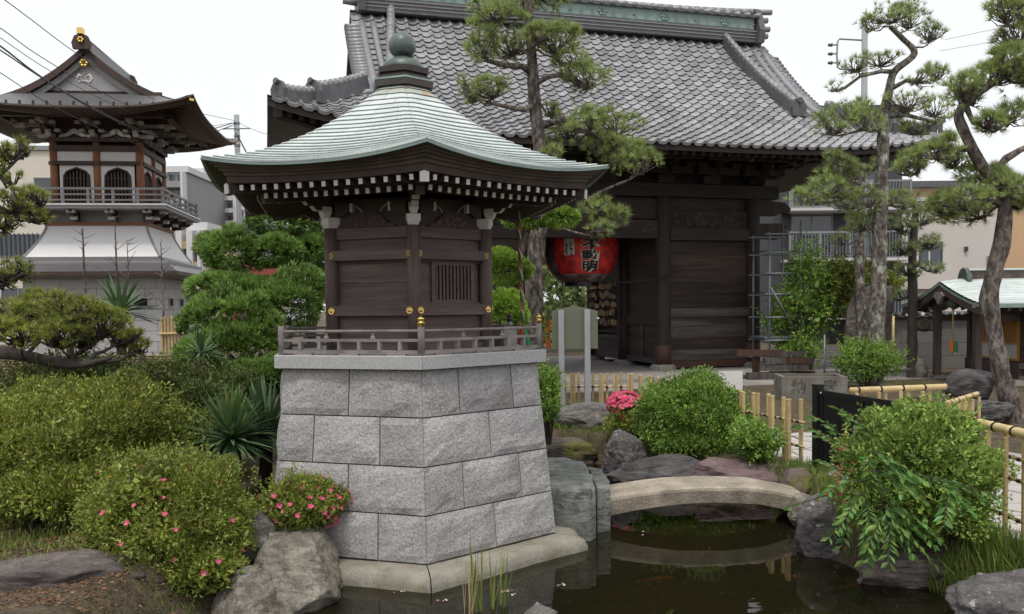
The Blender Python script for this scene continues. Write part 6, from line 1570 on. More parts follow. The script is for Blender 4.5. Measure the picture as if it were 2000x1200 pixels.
pine('pine_tree', 'wind bent pine branch with loose yellow green tufts beside the bell tower', 8.0,
     [(-330, 900, 22, 0), (-300, 700, 18, 0), (-200, 520, 13, 0), (-120, 440, 10, 0), (-60, 410, 7, 0), (10, 415, 5, 0), (60, 405, 3, 0)],
     [(15, 300, 30, 26, 0), (50, 290, 20, 18, .1), (25, 350, 26, 18, -.1), (70, 388, 32, 20, .1), (20, 400, 40, 26, -.1), (60, 425, 36, 18, .1), (5, 440, 40, 20, 0), (40, 530, 30, 22, .1), (10, 540, 30, 26, 0), (-20, 320, 40, 30, 0)], 260, m='pine_yellow', bark='bark_dark', L=.075, Wd=.006, k=22, dens=.6, dyr=.2,
     branches=[[(-120, 440, 8, 0), (-60, 380, 6, 0), (0, 345, 4, 0), (45, 300, 2.5, 0)], [(-160, 500, 8, 0), (-80, 540, 6, 0), (0, 560, 4, 0), (45, 535, 2.5, 0)]], basez=.3)
pine('pine_tree', 'low spreading pine with a horizontal dark limb above the azaleas', 7.6,
     [(-200, 900, 20, 0), (-150, 780, 18, 0), (-80, 700, 15, 0), (0, 690, 12, 0), (60, 698, 11, 0), (110, 708, 10, 0), (160, 712, 7, -.2), (215, 700, 4, -.3)],
     [(30, 610, 56, 36, 0), (90, 600, 56, 34, .2), (150, 615, 56, 34, -.1), (205, 635, 50, 34, .1), (40, 650, 50, 26, -.2), (110, 655, 54, 24, -.2), (170, 665, 40, 22, .2), (245, 655, 34, 24, .2), (0, 640, 40, 36, .2), (270, 680, 30, 20, .3)], 280, m='pine_yellow', bark='bark_dark', L=.07, Wd=.006, k=24, dens=1.1, dyr=.25, basez=.3)
# ------------------------------------------------------------------ bare saplings in front of the bell tower
for i, (u, v0, v1, lab, Y) in enumerate(((163, 445, 600, 'stouter bare sapling trunk beside the white tower skirt', 13.5), (226, 425, 600, 'tall bare sapling with short twigs before the white tower skirt', 14.0), (250, 470, 595, 'thin wispy bare sapling between taller saplings before the tower', 14.4), (316, 475, 640, 'bare twiggy sapling near the right edge of the white tower skirt', 13.8))):
    a, b = atY(u + 4, 700, Y), atY(u - 2, v0, Y); a.z = .33
    o = empty('bare_sapling', a, 0, label=lab, cat='sapling'); rr = random.Random(i)
    r0 = (.035, .028, .016, .02)[i]
    MB().tube([V(0, 0, 0), (b - a) * .5 + V(.02, 0, 0), b - a], [r0, r0 * .8, r0 * .35], 6).build('trunk', 'bark', o)
    mb = MB()
    for q in range(18):
        t = rr.uniform(.4, 1); p = (b - a) * t; d = V(rr.uniform(-1, 1), rr.uniform(-.6, .6), rr.uniform(.1, .8)) * rr.uniform(.1, .3); mb.tube([p, p + d * .5 + V(0, 0, -.01), p + d], [.006, .005, .002], 4, cap=False)
    mb.build('twigs', 'bark', o, kind='stuff')
# ------------------------------------------------------------------ yuccas
def blade(mb_v, mb_f, T, base, d, L, w, droop, tone):
    d = d.normalized(); s = d.cross(V(0, 0, 1)); s = s.normalized() if s.length > .05 else V(1, 0, 0); o = len(mb_v)
    for i, (t, ww) in enumerate(((0, .75), (.3, 1.0), (.65, .8), (1.0, .06))):
        p = base + d * (L * t) + V(0, 0, -droop * L * t * t); up = V(0, 0, .12 * w)
        mb_v += [tuple(p - s * w * ww / 2 + up), tuple(p), tuple(p + s * w * ww / 2 + up)]; T += [tone] * 3
    for i in range(3):
        a = o + i * 3; mb_f += [(a, a + 1, a + 4, a + 3), (a + 1, a + 2, a + 5, a + 4)]
def yucca(label, c, n, L, w, seed, lean=V(0, 0, 1), m='yucca_leaf', new=True):
    rr = random.Random(seed); c = Vector(c); b = V(c.x - lean.x * .2, c.y, gh(c.x, c.y)); o = empty('yucca', b, 0, label=label, cat='yucca'); cc = c - b
    MB().tube([V(0, 0, -.02), cc], [.06, .05], 7, wob=.3).build('trunk', 'bark_dark', o)
    for part, cnt in (('leaf_rosette', n), ('new_leaves', n // 5 if new else 0)):
        v, f, T = [], [], []
        for i in range(cnt):
            z = rr.uniform(-.55, .95) if part == 'leaf_rosette' else rr.uniform(.7, 1.0); a = rr.uniform(0, 6.283); h = math.sqrt(max(0, 1 - z * z)); d = (V(h * math.cos(a), h * math.sin(a), z) + lean * .35).normalized()
            blade(v, f, T, cc + d * .03, d, L * rr.uniform(.75, 1.1), w, rr.uniform(.02, .22) if z < .6 else .02, rr.uniform(.75, 1.3))
        if cnt: foliage(part, (np.array(v), np.array(f), np.array(T)), m if part == 'leaf_rosette' else 'yucca_new', o, kind=None)
yucca('spiky yucca with bright new leaves beside the stone base', atY(452, 858, 6.9), 150, .42, .036, 1, V(.5, -.2, .25))
yucca('tall grey green yucca touching the stone base behind another', atY(520, 850, 7.3), 130, .52, .034, 2, V(.1, 0, .9), new=False)
yucca('broad leaved yucca rising over the spreading pine', atY(235, 610, 9.4), 70, .40, .05, 3, V(0, 0, .8), new=False)
yucca('small silvery yucca between the clipped evergreens', atY(392, 690, 8.3), 60, .26, .022, 4, V(.3, 0, .4), new=False)
# ------------------------------------------------------------------ nandina on the near bank
nb = V(2.42, 5.85, .25); na = empty('nandina', nb, 0, label='nandina with drooping compound leaves and red berries in front of the round bush', cat='shrub'); rr = random.Random(5)
sprays = []
for (u0, v0, u1, v1, Y) in ((1640, 870, 1560, 832, 5.9), (1650, 860, 1590, 815, 6.0), (1690, 900, 1600, 850, 5.7), (1690, 960, 1545, 990, 5.9), (1700, 930, 1770, 1010, 5.35), (1690, 960, 1690, 1050, 5.4), (1720, 980, 1780, 1080, 5.3), (1730, 990, 1740, 1075, 5.3), (1740, 980, 1840, 1060, 5.3), (1680, 980, 1620, 1050, 5.45),
                            (1700, 950, 1640, 1030, 5.4), (1720, 900, 1760, 960, 5.3), (1820, 940, 1900, 1000, 5.25), (1850, 940, 1870, 1000, 5.25), (1700, 880, 1760, 930, 5.3), (1700, 850, 1640, 800, 5.8), (1690, 940, 1620, 960, 5.5), (1740, 1000, 1700, 1090, 5.3), (1650, 930, 1590, 900, 5.7)):
    a, b = atY(u0, v0, Y - .02), atY(u1, v1, Y - .14); sprays.append((a, b))
    if v1 > 900 and u1 > 1640:
        for q in range(2): sprays.append((a + V(rr.uniform(-.08, .08), rr.uniform(-.05, .1), rr.uniform(-.08, .05)), b + V(rr.uniform(-.16, .16), rr.uniform(-.06, .12), rr.uniform(-.10, .10))))
V_, F_, T_, off = [], [], [], 0
st_mb = MB()
for a, b in sprays:
    m = a.lerp(b, .5) + V(0, 0, .05); cur = [a.lerp(m, t) .lerp(m.lerp(b, t), t) for t in [i / 10 for i in range(11)]]
    st_mb.tube([p - nb for p in cur[::2]], .003, 4, cap=False)
    for i in range(2, 11):
        for s in (-1, 1):
            d = (cur[i] - cur[i - 1]).normalized(); sd = d.cross(V(0, 0, 1)).normalized() * s
            p = np.array([cur[i] - nb]); D = unit(np.array([d * .7 + sd * rr.uniform(.6, 1.1) + V(0, -.1, rr.uniform(-.5, .1))]))
            v, f, t = leaves_geo(p, D, rr.uniform(.055, .085), rr.uniform(.024, .036), .15, np.array([rr.uniform(.75, 1.3)])); V_.append(v); F_.append(f + off); T_.append(t); off += len(v)
foliage('leaflets', (np.concatenate(V_), np.concatenate(F_), np.concatenate(T_)), 'nandina_leaf', na); st_mb.build('stem', 'bark_dark', na)
for (a, b) in (((-.0, 0, 0), (.12, -.1, .5)), ((.05, 0, 0), (-.05, .05, .6)), ((.1, .05, 0), (.35, -.2, .45))): MB().tube([a, b], [.008, .004], 5).build('stem', 'bark_dark', na)
bm_ = MB().lathe([(0, -.006), (.005, -.003), (.006, 0), (.005, .003), (0, .006)], 6).mesh('berry'); bm_.materials.append(MAT['berry'])
for q in range(44):
    p = atY(1645 + rr.gauss(0, 16), 940 + rr.gauss(0, 42), 5.42 + rr.uniform(-.04, .04)); o = bpy.data.objects.new('berry', bm_); COL.objects.link(o); o.parent = na; o.location = p - nb; o.scale = [rr.uniform(.8, 1.5)] * 3
# ------------------------------------------------------------------ grass, litter, reeds, petals
def grass_patch(name, pts, L, Wd, m, per=7, label=None, spread=.9):
    P = np.repeat(np.array(pts), per, 0) + rng.normal(size=(len(pts) * per, 3)) * np.array([.02, .02, 0])
    P[:, 2] = ground_h(P[:, 0], P[:, 1]) - .005
    D = unit(np.array([0, 0, 1.0]) + rng.normal(size=P.shape) * .38 * spread); n = len(P)
    o = foliage(name, leaves_geo(P, D, L * rng.uniform(.5, 1.2, n), Wd, .1, tones(P, 3, 2., .15, .3)), m, None); return o
def scatter(n, x0, x1, y0, y1, lo=.02, hi=9, dens=None):
    X = rng.uniform(x0, x1, n); Y = rng.uniform(y0, y1, n); sd = pond_sd(X, Y); k = (sd > lo) & (sd < hi)
    if dens is not None: k &= rng.random(n) < dens(X, Y)
    return np.stack([X[k], Y[k], np.zeros(k.sum())], 1)
grass_patch('grass', np.concatenate([scatter(1500, 2.3, 3.2, 4.6, 8.6, .04, .8, lambda X, Y: np.where((Y > 5.35) & (Y < 6.1) & (X < 3.05), .05, 1.0)), scatter(900, .2, 2.4, 9.0, 12.2, .05, 2.2), scatter(500, -.5, 1.2, 10.4, 12.2)]), .09, .007, 'grass')
grass_patch('grass', scatter(500, 2.62, 3.15, 4.9, 5.6, .02, .6), .19, .010, 'grass', per=6, spread=.8)
grass_patch('grass', np.concatenate([scatter(500, -3.6, -1.5, 4.9, 6.2, .05, 2), scatter(700, -6, -1.2, 6, 11, .1, 9), scatter(400, 4.2, 5.2, 11.2, 12.6), scatter(300, 7, 8.4, 15, 17)]), .07, .008, 'grass', per=5)
Pl = scatter(9000, -4.2, -1.45, 4.4, 6.6, .05, 3); Pl[:, 2] = ground_h(Pl[:, 0], Pl[:, 1]) + .006
Dl = rdir(len(Pl)); Dl[:, 2] *= .12
foliage('leaf_litter', leaves_geo(Pl, unit(Dl), .035 * rng.uniform(.5, 1.2, len(Pl)), .012, .2, tones(Pl, 2)), 'litter', None)
# reeds in the pond
for i, (u, v0, v1, lean, lab) in enumerate(((912, 1200, 1050, .1, 'dry straw coloured reed stems standing in the pond'), (935, 1195, 1010, -.02, 'tall green reed clump in front of the stone base'), (968, 1185, 1040, .12, 'green leafy reed leaning beside the tall reed clump'), (1290, 1205, 1165, .2, 'short green reed leaves at the near edge of the pond'))):
    p = atZ(u, v0, 0); h = (v0 - v1) * pxm(p.y); o = empty('pond_reed', (p.x, p.y, -.1), 0, label=lab, cat='reed'); r2 = random.Random(i)
    v, f, T = [], [], []
    for q in range(9 if i < 3 else 6):
        d = V(lean + r2.uniform(-.16, .16) * (1 if i < 3 else 4), r2.uniform(-.12, .12), 1); blade(v, f, T, V(r2.uniform(-.05, .05), r2.uniform(-.05, .05), 0), d, (h + .1) * r2.uniform(.55, 1.0), .007 if i == 0 else .011, r2.uniform(0, .12), r2.uniform(.8, 1.25))
    foliage('blades', (np.array(v), np.array(f), np.array(T)), 'dry_reed' if i == 0 else 'grass', o, kind=None)
    mb = MB()
    for q in range(3): mb.tube([V(q * .02 - .02, 0, 0), V(q * .02 - .02 + lean * h * .9 + (.01 if q else -.02), 0, h * r2.uniform(.8, 1))], [.003, .0015], 4)
    mb.build('stem', 'dry_reed' if i == 0 else 'grass', o)
    for me in [c.data for c in o.children]:
        if 'tone' not in me.attributes: me.attributes.new('tone', 'FLOAT', 'POINT').data.foreach_set('value', np.ones(len(me.vertices), dtype=np.float32))
# fallen petals floating
pm = MB(); pm.add([(-.012, 0, .002), (0, -.008, 0), (.013, 0, .002), (0, .009, .003)], [(0, 1, 2, 3)]); pme = pm.mesh('fallen_petal'); pme.materials.append(MAT['petal']); pme.attributes.new('tone', 'FLOAT', 'POINT').data.foreach_set('value', np.ones(4, dtype=np.float32))
r3 = random.Random(4)
for (u, v, n) in ((985, 1155, 9), (862, 1173, 5), (1098, 1142, 5), (815, 1147, 4), (785, 1155, 3), (655, 1158, 2), (1255, 1040, 2), (1000, 1160, 4)):
    for q in range(n):
        p = atZ(u + r3.gauss(0, 8), v + r3.gauss(0, 1.5), .004); o = bpy.data.objects.new('fallen_petal', pme); COL.objects.link(o); o.location = p; o.rotation_euler = (0, 0, r3.uniform(0, 6.28)); o.scale = [r3.uniform(.7, 1.2)] * 3
        tag(o, 'pale pink fallen petal floating on the pond', 'petal', 'petals floating on the pond')
# koi
for i, (u, v, a, lab) in enumerate(((1285, 1125, .3, 'orange carp under the middle of the pond surface'), (1665, 1140, .15, 'long orange carp near the flat slate stone'), (1545, 1120, -.6, 'pale orange carp swimming below the mottled rock'))):
    p = atZ(u, v, -.03); o = empty('carp', (p.x, p.y, -.055), a, label=lab, cat='fish')
    MB().tube([(-.12, .01, 0), (-.05, 0, 0), (.03, 0, 0), (.10, .0, 0), (.13, 0, 0)], [.004, .018, .024, .016, .004], 8).build('body', 'koi', o, True)
    MB().add([(-.115, .01, 0), (-.17, .04, .002), (-.155, .01, 0), (-.17, -.02, .002)], [(0, 1, 2, 3)]).build('tail', 'koi', o)
# ------------------------------------------------------------------ sign board seen from behind
sb = empty('sign_board', (1.0, 11.85, gh(1.0, 11.85)), -.02, label='olive grey sign board seen from behind on two grey metal posts', cat='sign')
z_ = sb.location.z
def sbx(u): return atY(u, 640, 11.85).x - 1.0
def sbz(v): return atY(1120, v, 11.85).z - z_
MB().prism([(sbx(1078), sbz(682)), (sbx(1168), sbz(682)), (sbx(1168), sbz(608)), (sbx(1122), sbz(597)), (sbx(1078), sbz(608))], (0, .05, 0), (1, 0, 0), (0, 0, 1), (0, .02, 0)).build('panel', 'sign_panel', sb)
for u in (1096, 1147): MB().box(sbx(u - 5.5), sbx(u + 5.5), -.03, .048, -.05, sbz(605)).build('post', 'steel_grey', sb)
MB().box(sbx(1166), sbx(1171), .03, .049, sbz(624), sbz(621)).build('clip', 'white_paint', sb)
# ------------------------------------------------------------------ bamboo fences
def bamboo(mb, a, b, r, n=8):
    a, b = Vector(a), Vector(b); L = (b - a).length; k = max(1, int(L / .22)); pts, rr_ = [], []
    for i in range(k):
        for t, s in ((0.02, 1.0), (.93, .98), (.97, 1.10), (.99, 1.0)):
            pts.append(a.lerp(b, (i + t) / k)); rr_.append(r * s)
    pts.append(b); rr_.append(r); mb.tube(pts, rr_, n); return mb
def picket_fence(label, A, B, ztop, spacing, r, rails, rail_r, top=None, double=True, post_every=0, jitter=.0, seed=1, cat='fence'):
    A, B = Vector(A), Vector(B); L = (B - A).length; d = (B - A) / L; nrm = V(-d.y, d.x, 0); rr = random.Random(seed)
    o = empty('bamboo_fence', (A.x, A.y, gh(A.x, A.y)), 0, label=label, cat=cat); z0 = o.location.z
    n = int(L / spacing)
    pk = bamboo(MB(), (0, 0, -.05), (0, 0, ztop - z0), r).mesh('picket'); pk.materials.append(MAT['bamboo'])
    tie = MB().lathe([(.0, -.012), (r + rail_r * .6, -.010), (r + rail_r * .9, 0), (r + rail_r * .6, .010), (0, .012)], 8).mesh('twine_knot'); tie.materials.append(MAT['twine'])
    for i in range(n + 1):
        s = i * spacing
        for q in range(2 if (double and i % 2 == 0) else 1):
            p = bpy.data.objects.new('picket', pk); COL.objects.link(p); p.parent = o
            p.location = d * (s + q * 2.1 * r) + nrm * (r + rail_r) * (1 if i % 2 else -1) * (1 if rails else 0); p.rotation_euler = (rr.uniform(-.01, .01), rr.uniform(-.01, .01), rr.uniform(0, 6)); p.scale = (1, 1, 1 - rr.uniform(0, .03))
            for z in rails:
                t = bpy.data.objects.new('twine_knot', tie); COL.objects.link(t); t.parent = o; t.location = d * (s + q * 2.1 * r) + V(0, 0, z - z0)
    for z in rails: bamboo(MB(), V(0, 0, z - z0), d * L + V(0, 0, z - z0), rail_r).build('rail', 'bamboo', o, True)
    if top:
        bamboo(MB(), V(0, 0, ztop - z0 + top * .7) - d * .05, d * (L + .05) + V(0, 0, ztop - z0 + top * .7), top, 10).build('top_rail', 'bamboo', o, True)
        kt = MB().lathe([(top * .9, -.012), (top * 1.12, -.009), (top * 1.12, .009), (top * .9, .012)], 10).mesh('twine_band'); kt.materials.append(MAT['twine'])
        for i in range(int(L / (spacing * 2)) + 1):
            t = bpy.data.objects.new('twine_band', kt); COL.objects.link(t); t.parent = o; t.matrix_basis = Matrix.Translation(d * (i * spacing * 2 + .04) + V(0, 0, ztop - z0 + top * .7)) @ d.to_track_quat('Z', 'Y').to_matrix().to_4x4()
    return o
picket_fence('bamboo picket fence running in front of the gate steps', (.45, 12.45, 0), (1.66, 12.30, 0), .93, .10, .018, (.73, .45), .013, seed=1)
picket_fence('bamboo picket fence from its corner down to the black gate', (1.70, 12.2, 0), (2.86, 8.50, 0), .93, .14, .021, (.70, .46), .013, seed=2)
picket_fence('bamboo fence with thick top rail along the path behind the large round bush', (3.27, 7.0, 0), (3.27, 3.9, 0), .99, .11, .016, (.84, .70, .44), .014, top=.032, double=False, seed=3)
picket_fence('short bamboo fence with top rail on the far side of the path', (3.45, 8.75, 0), (4.45, 9.0, 0), .97, .13, .018, (.72, .45), .013, top=.03, double=False, seed=4)
picket_fence('bamboo fence end beside the smooth dark boulder', (4.55, 9.05, 0), (5.3, 9.9, 0), .80, .14, .018, (.6, .42), .013, top=.026, double=False, seed=5)
# bamboo screen at the left
scn = empty('bamboo_screen', (-6.4, 9.2, .35), 0, label='yellow bamboo slat screen with dark posts behind the azaleas', cat='fence')
slm = bamboo(MB(), (0, 0, 0), (3.2, 0, 0), .011, 6).mesh('slat'); slm.materials.append(MAT['bamboo_old'])
for i in range(34):
    s_ = bpy.data.objects.new('slat', slm); COL.objects.link(s_); s_.parent = scn; s_.location = (0, -.002 * (i % 2), .06 + i * .030)
for x in (.1, .95, 1.75, 2.5, 3.15): MB().tube([(x, -.05, -.05), (x, -.05, 1.12)], .035, 8).build('post', 'bark_dark', scn, True)
for i, x in enumerate((-3.55, -3.42)):
    pass
p_ = atY(330, 610, 11.5); o = empty('bamboo_screen', (p_.x - .1, 11.5, .33), 0, label='narrow bamboo screen panel below the stone wall of the bell tower', cat='fence')
for i in range(7): bamboo(MB(), (i * .045, 0, 0), (i * .045, 0, 1.45 + .03 * (i % 2)), .018).build('cane', 'bamboo', o, True)
for z in (.5, 1.25): bamboo(MB(), (-.03, -.03, z), (.32, -.03, z), .014).build('rail', 'bamboo', o, True)
# ------------------------------------------------------------------ black garden gate
A, B = V(2.96, 8.40, .27), V(3.27, 7.12, .27); d = (B - A); L = d.length; d.normalize(); nn = V(-d.y, d.x, 0)
bgt = empty('garden_gate', A, math.atan2(d.y, d.x), label='black metal garden gate standing open beside the bamboo pickets', cat='gate')
for x in (0, L): MB().box(x - .04, x + .04, -.04, .04, 0, .80).build('post', 'black_metal', bgt); 
for x in (0, L): MB().box(x - .044, x + .044, -.044, .044, .80, .815).build('post_cap', 'black_metal', bgt)
for (x0, x1) in ((.05, L / 2 - .004), (L / 2 + .004, L - .05)):
    lf = MB(); lf.box(x0, x1, -.018, .018, .07, .12); lf.box(x0, x1, -.018, .018, .72, .765); lf.box(x0, x0 + .05, -.018, .018, .12, .72); lf.box(x1 - .05, x1, -.018, .018, .12, .72)
    leaf = lf.build('leaf', 'black_metal', bgt)
    for q in range(6):
        a_ = x0 + .05 + (x1 - x0 - .1) * q / 6; b_ = x0 + .05 + (x1 - x0 - .1) * (q + 1) / 6; MB().box(a_ + .002, b_ - .002, -.009, .009, .121, .719).build('panel', 'black_metal', leaf)
MB().box(L / 2 - .03, L / 2 + .03, -.05, -.019, .40, .50).build('latch', 'steel_grey', bgt); MB().box(-.10, -.041, -.02, .02, .55, .58).build('hinge', 'steel_grey', bgt); MB().box(.06, .085, -.021, -.0185, .735, .75).build('label_plate', 'white_paint', bgt)
# ------------------------------------------------------------------ stone water trough with carved characters
tr = empty('water_trough', (4.78, 13.95, .31), -.12, label='old stone water trough carved with two large characters', cat='trough')
t_ = MB(); w, dp, h, th = .50, .34, .42, .07
t_.box(-w, w, -dp, -dp + th, 0, h); t_.box(-w, w, dp - th, dp, 0, h); t_.box(-w, -w + th, -dp + th, dp - th, 0, h); t_.box(w - th, w, -dp + th, dp - th, 0, h); t_.box(-w + th, w - th, -dp + th, dp - th, 0, .3)
t_.build('basin', 'trough_stone', tr)
MB().box(-w + th, w - th, -dp + th, dp - th, .35, .355).build('water', 'pond_water', tr)
for ch, x in (('納', -.24), ('奉', .24)):
    vs1, fs1 = text_mesh(ch, .24, .006); MB().add([(x + v.x, -dp - .002, .245 + v.y) for v in vs1], fs1).build('carved_character', 'rock_dark', tr)
wb = empty('notice_board', (atY(1427, 768, 14.8).x, 14.8, .33), .05, label='blank white board leaning low in front of the gate', cat='board')
MB().box(-.205, .205, -.01, .01, .02, .42).build('board', 'white_board', wb)
for x in (-.17, .17): MB().box(x - .015, x + .015, .011, .03, 0, .40).build('leg', 'wood_grey', wb)
# ------------------------------------------------------------------ weathered timbers beside the gate
rt_ = random.Random(9); tb0 = atY(1540, 728, 17.6)
for i, (x, z, L_, w_, a, lab) in enumerate(((-.35, .06, 1.0, .16, .1, 'dark weathered timber at the bottom of the stack by the gate'), (.15, .06, .9, .15, -.1, 'short dark timber at the base of the stack near the scaffold'), (-.1, .22, 1.0, .14, .05, 'brown weathered timber across the bottom of the stack'), (.2, .22, .7, .15, -.15, 'squared timber block in the second layer of the stack'), (-.15, .37, .75, .13, .2, 'reddish timber offcut near the top of the stack'), (.25, .36, .5, .13, 0, 'orange brown timber block on the right of the stack'), (.0, .50, .6, .11, .1, 'thin plank lying on the stack of timbers'), (-.6, .52, .9, .15, 0, 'long beam end resting on top of the stack beside the gate'))):
    mb = MB().obox((0, 0, 0), (0, w_ / 2, 0), (.0, 0, w_ * .42), (L_ / 2, 0, 0)); o = mb.build('timber', 'gate_wood_red' if i % 2 else 'gate_plank_grey'); o.location = (tb0.x + x, 17.6 + (.25 if i in (1, 3) else 0), .36 + z + .02); o.rotation_euler = (0, 0, a); tag(o, lab, 'timber', 'weathered timbers stacked by the gate')
mb = MB().box(-.06, .06, -.06, .06, 0, .62); o = mb.build('timber', 'gate_wood_red'); o.location = (tb0.x - .62, 17.75, .34); tag(o, 'upright timber prop under the long beam end', 'timber', 'weathered timbers stacked by the gate')
# ------------------------------------------------------------------ scaffold
sf = empty('scaffold', (atY(1503, 690, 18.9).x, 18.9, .35), .12, label='grey tube scaffold standing beside the gate', cat='scaffold')
for x in (0, .70):
    for y in (0, .9): MB().tube([(x, y, 0), (x, y, 3.35 if x else 3.1)], .024, 8).build('standard', 'galv', sf, True)
for z in (.35, .75, 1.25, 1.75, 2.2, 2.65, 3.05):
    for y in (0, .9): MB().tube([(-.12, y - .03, z), (.74, y - .03, z)], .02, 6).build('ledger', 'galv', sf, True)
for x in (0, .7):
    for z in (.75, 1.75, 2.65): MB().tube([(x, 0, z + .05), (x, .9, z + .05)], .02, 6).build('transom', 'galv', sf, True)
MB().tube([(0, -.05, 1.9), (.7, -.05, .75)], .016, 6).build('brace', 'galv', sf, True)
MB().box(-.1, .75, .05, .85, .79, .83).build('deck', 'galv', sf)
# folded metal rack behind the trough
fr2 = empty('metal_rack', (atY(1610, 720, 16.6).x, 16.6, .34), -.15, label='grey metal rack of stacked slats behind the stone trough', cat='rack')
for x in (0, .62): MB().tube([(x, 0, 0), (x, 0, .95 if x == 0 else .55)], .018, 6).build('post', 'galv', fr2, True)
for i in range(8): MB().box(.02, .60, .01 + .01 * i, .05 + .01 * i, .30 + i * .055, .335 + i * .055).build('slat', 'galv', fr2)
MB().tube([(0, 0, .25), (.62, 0, .25)], .016, 6).build('rail', 'galv', fr2, True); MB().tube([(.62, 0, .25), (1.6, .1, .28)], .014, 6).build('rail', 'galv', fr2, True)
for (u, Y_, lab) in ((1744, 19.4, 'thin yellow pole standing left of the stone monument edge'), (1828, 17.9, 'thin yellow pole behind the small shrine post')):
    p = atY(u, 690, Y_); MB().tube([(0, 0, 0), (0, 0, 1.25)], .03, 8).build('yellow_pole', 'bamboo', None, True, label=lab, cat='pole').location = (p.x, Y_, .34)
# orange post behind the pavilion
p = atY(1071, 672, 33.5); o = empty('orange_post', (p.x, 33.5, .35), 0, label='small orange painted post with a cap seen through the gateway beside the sign board', cat='post')
MB().box(-.09, .09, -.09, .09, 0, 1.0).build('shaft', 'orange_paint', o); MB().box(-.14, .14, -.14, .14, 1.001, 1.08).build('cap', 'orange_paint', o); MB().box(-.11, .11, -.11, .11, 1.081, 1.30).build('lamp_box', 'patina_dark', o)
# ------------------------------------------------------------------ bell rope of the pavilion and offertory box
rp = V(.085, 7.27, 1.70); ro = empty('bell_rope', rp, 0, label='twisted red, green and white bell rope hanging from the pavilion eave', cat='rope')
for j, m in enumerate(('rope_red', 'rope_green', 'rope_white')):
    pts = []
    for i in range(60):
        z = .97 * (1 - i / 59); a = i * .62 + j * 2.094; x = .03 * (1 - z / .97) - .02; pts.append((x + .009 * math.cos(a), .009 * math.sin(a), z))
    MB().tube(pts, .009, 6).build('strand', m, ro, True)
MB().lathe([(.010, .0), (.022, -.02), (.024, -.08), (.027, -.16), (.0, -.16)][::-1], 10, c=(0, 0, .01)).build('tassel', 'tassel_red', ro); MB().tube([(.015, .0, -.01), (.035, -.01, -.08), (.055, -.01, -.15)], [.012, .02, .022], 8).build('tassel', 'tassel_green', ro)
ofb = empty('offertory_box', (-.075, 7.24, 1.5372), PHI + math.pi / 6, label='small dark wooden offertory box on the pavilion platform', cat='box')
ob_ = MB().box(-.07, .07, -.10, .10, 0, .17).build('chest', 'wood_grey', ofb)
for q in range(5): MB().box(-.068, .068, -.09 + q * .042, -.075 + q * .042, .171, .182).build('slat', 'wood_dark', ofb)
for sy in (-1, 1): MB().lathe([(.012, 0), (.012, .03), (.008, .035), (.013, .045), (.006, .058), (0, .06)], 8, c=(.06, sy * .1, .171)).build('knob', 'bronze_dark', ofb)
# rope slung across the gateway
a, b = gw(1.55, -.25, 2.62), gw(.2, -.25, 2.40)
MB().tube([a, a.lerp(b, .25) + V(0, 0, -.05), a.lerp(b, .5) + V(0, 0, -.06), a.lerp(b, .75) + V(0, 0, -.04), b], .016, 6).build('slung_rope', 'cable', None, True, origin=tuple(a), label='thin dark rope slung across the gateway below the lantern', cat='rope')
# ------------------------------------------------------------------ utility poles and cables
def pole(label, u, vtop, Y, r):
    p = atY(u, vtop, Y); o = empty('utility_pole', (p.x, Y, .3), 0, label=label, cat='pole'); h = p.z - .3
    MB().tube([(0, 0, 0), (0, 0, h)], [r * 1.25, r], 12).build('shaft', 'pole_concrete', o, True); return o, h
o, h = pole('grey utility pole behind the pavilion roof beside the bell tower', 462, 225, 38, .115)
for dz in (.35, .9, 1.3): MB().lathe([(.13, -.05), (.135, -.04), (.135, .04), (.13, .05)], 12, c=(0, 0, h - dz)).build('band', 'galv', o)
MB().tube([(0, -.1, h - .8), (.7, -.1, h - 2.2)], .03, 6).build('stay', 'cable', o); MB().tube([(-.6, -.1, h - .6), (.6, -.1, h - .6)], .03, 6).build('crossarm', 'galv', o)
o, h = pole('grey utility pole with a side bracket among the pine tops', 1689, 42, 26, .085)
s = pxm(26); bx = -52 * s
top, bot = h - (78 - 42) * s, h - (132 - 42) * s
MB().tube([(0, 0, top), (bx + .05, 0, top + .05), (bx - .0, 0, top - .03), (bx - .02, 0, (top + bot) / 2), (bx, 0, bot + .05), (bx + .1, 0, bot), (0, 0, bot - .05)], .028, 8).build('bracket', 'pole_concrete', o, True)
for v in (86, 103, 120):
    z = h - (v - 42) * s; MB().tube([(bx, 0, z), (bx - .14, 0, z), (bx - .16, 0, z), (bx - .28, 0, z)], [.02, .02, .055, .04], 8).build('insulator', 'glass_dark', o, True)
def cable(label, pts, r=.014):
    """pts: (u,v,Y)"""
    P = [atY(*p) for p in pts]; q = []
    for i in range(len(P) - 1):
        p0, p1, p2, p3 = P[max(0, i - 1)], P[i], P[i + 1], P[min(len(P) - 1, i + 2)]
        for k in range(8):
            t = k / 8; q.append(.5 * ((2 * p1) + (p2 - p0) * t + (2 * p0 - 5 * p1 + 4 * p2 - p3) * t * t + (3 * p1 - p0 - 3 * p2 + p3) * t ** 3))
    q.append(P[-1]); MB().tube(q, [r] * len(q), 6).build('overhead_cable', 'cable', None, True, origin=tuple(P[-1]), label=label, cat='cable')
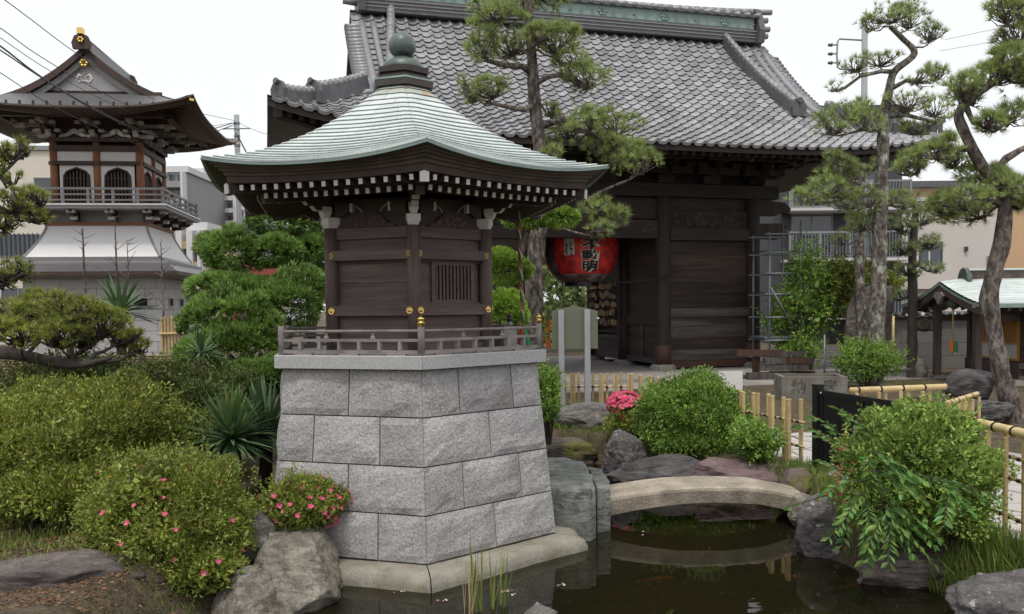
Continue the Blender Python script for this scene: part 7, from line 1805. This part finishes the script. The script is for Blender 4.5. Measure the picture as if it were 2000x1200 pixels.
cable('highest overhead cable crossing above the bell tower gable', [(-60, -50, 17), (5, -3, 18), (60, 38, 19.5), (140, 98, 22), (220, 150, 25.5), (330, 205, 30), (458, 236, 37.9)], .010)
cable('overhead cable just below the highest one across the gable', [(-60, 25, 17), (0, 55, 18), (70, 105, 20), (170, 165, 24), (270, 215, 28), (370, 248, 33), (458, 240, 37.9)], .010)
cable('thin overhead cable in the middle of the bundle before the gable', [(-60, 40, 17), (0, 74, 18), (80, 128, 20), (180, 185, 24), (280, 230, 28), (380, 262, 33), (458, 246, 37.9)], .008)
cable('thick black overhead cable sagging across the tower eave', [(-60, 55, 16.5), (0, 90, 17.5), (80, 150, 20), (180, 210, 24), (280, 255, 28), (370, 262, 33), (458, 240, 37.9)], .018)
cable('second thick overhead cable running with the sagging one', [(-60, 64, 16.5), (0, 98, 17.5), (90, 158, 20), (190, 218, 24), (290, 262, 28), (380, 270, 33), (458, 243, 37.9)], .014)
cable('lowest overhead cable drooping over the tower brackets', [(-60, 105, 17), (0, 142, 18), (90, 200, 20.5), (180, 245, 24), (270, 282, 28), (360, 293, 33), (458, 270, 37.9)], .009)
cable('cable running from the pole towards the gate eave', [(466, 240, 38.1), (520, 262, 38.6), (600, 268, 39)], .009)
cable('upper thin wire in the sky beside the leaning pine', [(1845, 78, 45), (1920, 62, 45), (2080, 28, 45)], .010)
cable('lower thin wire in the sky beside the leaning pine', [(1835, 100, 46), (1920, 85, 46), (2080, 55, 46)], .010)
# scum and fallen leaf bits on the water
Pw = np.stack([rng.uniform(-1.2, 2.6, 900), rng.uniform(4.9, 10.2, 900), np.full(900, .003)], 1); sd_w = pond_sd(Pw[:, 0], Pw[:, 1]); Pw = Pw[(sd_w < -.03) & (rng.random(900) < np.where(sd_w > -.35, 1.0, .25))]
Dw = rdir(len(Pw)); Dw[:, 2] = 0
foliage('floating_litter', leaves_geo(Pw, unit(Dw), .012 * rng.uniform(.4, 1.4, len(Pw)), .006, .05, tones(Pw, 3)), 'litter', None)
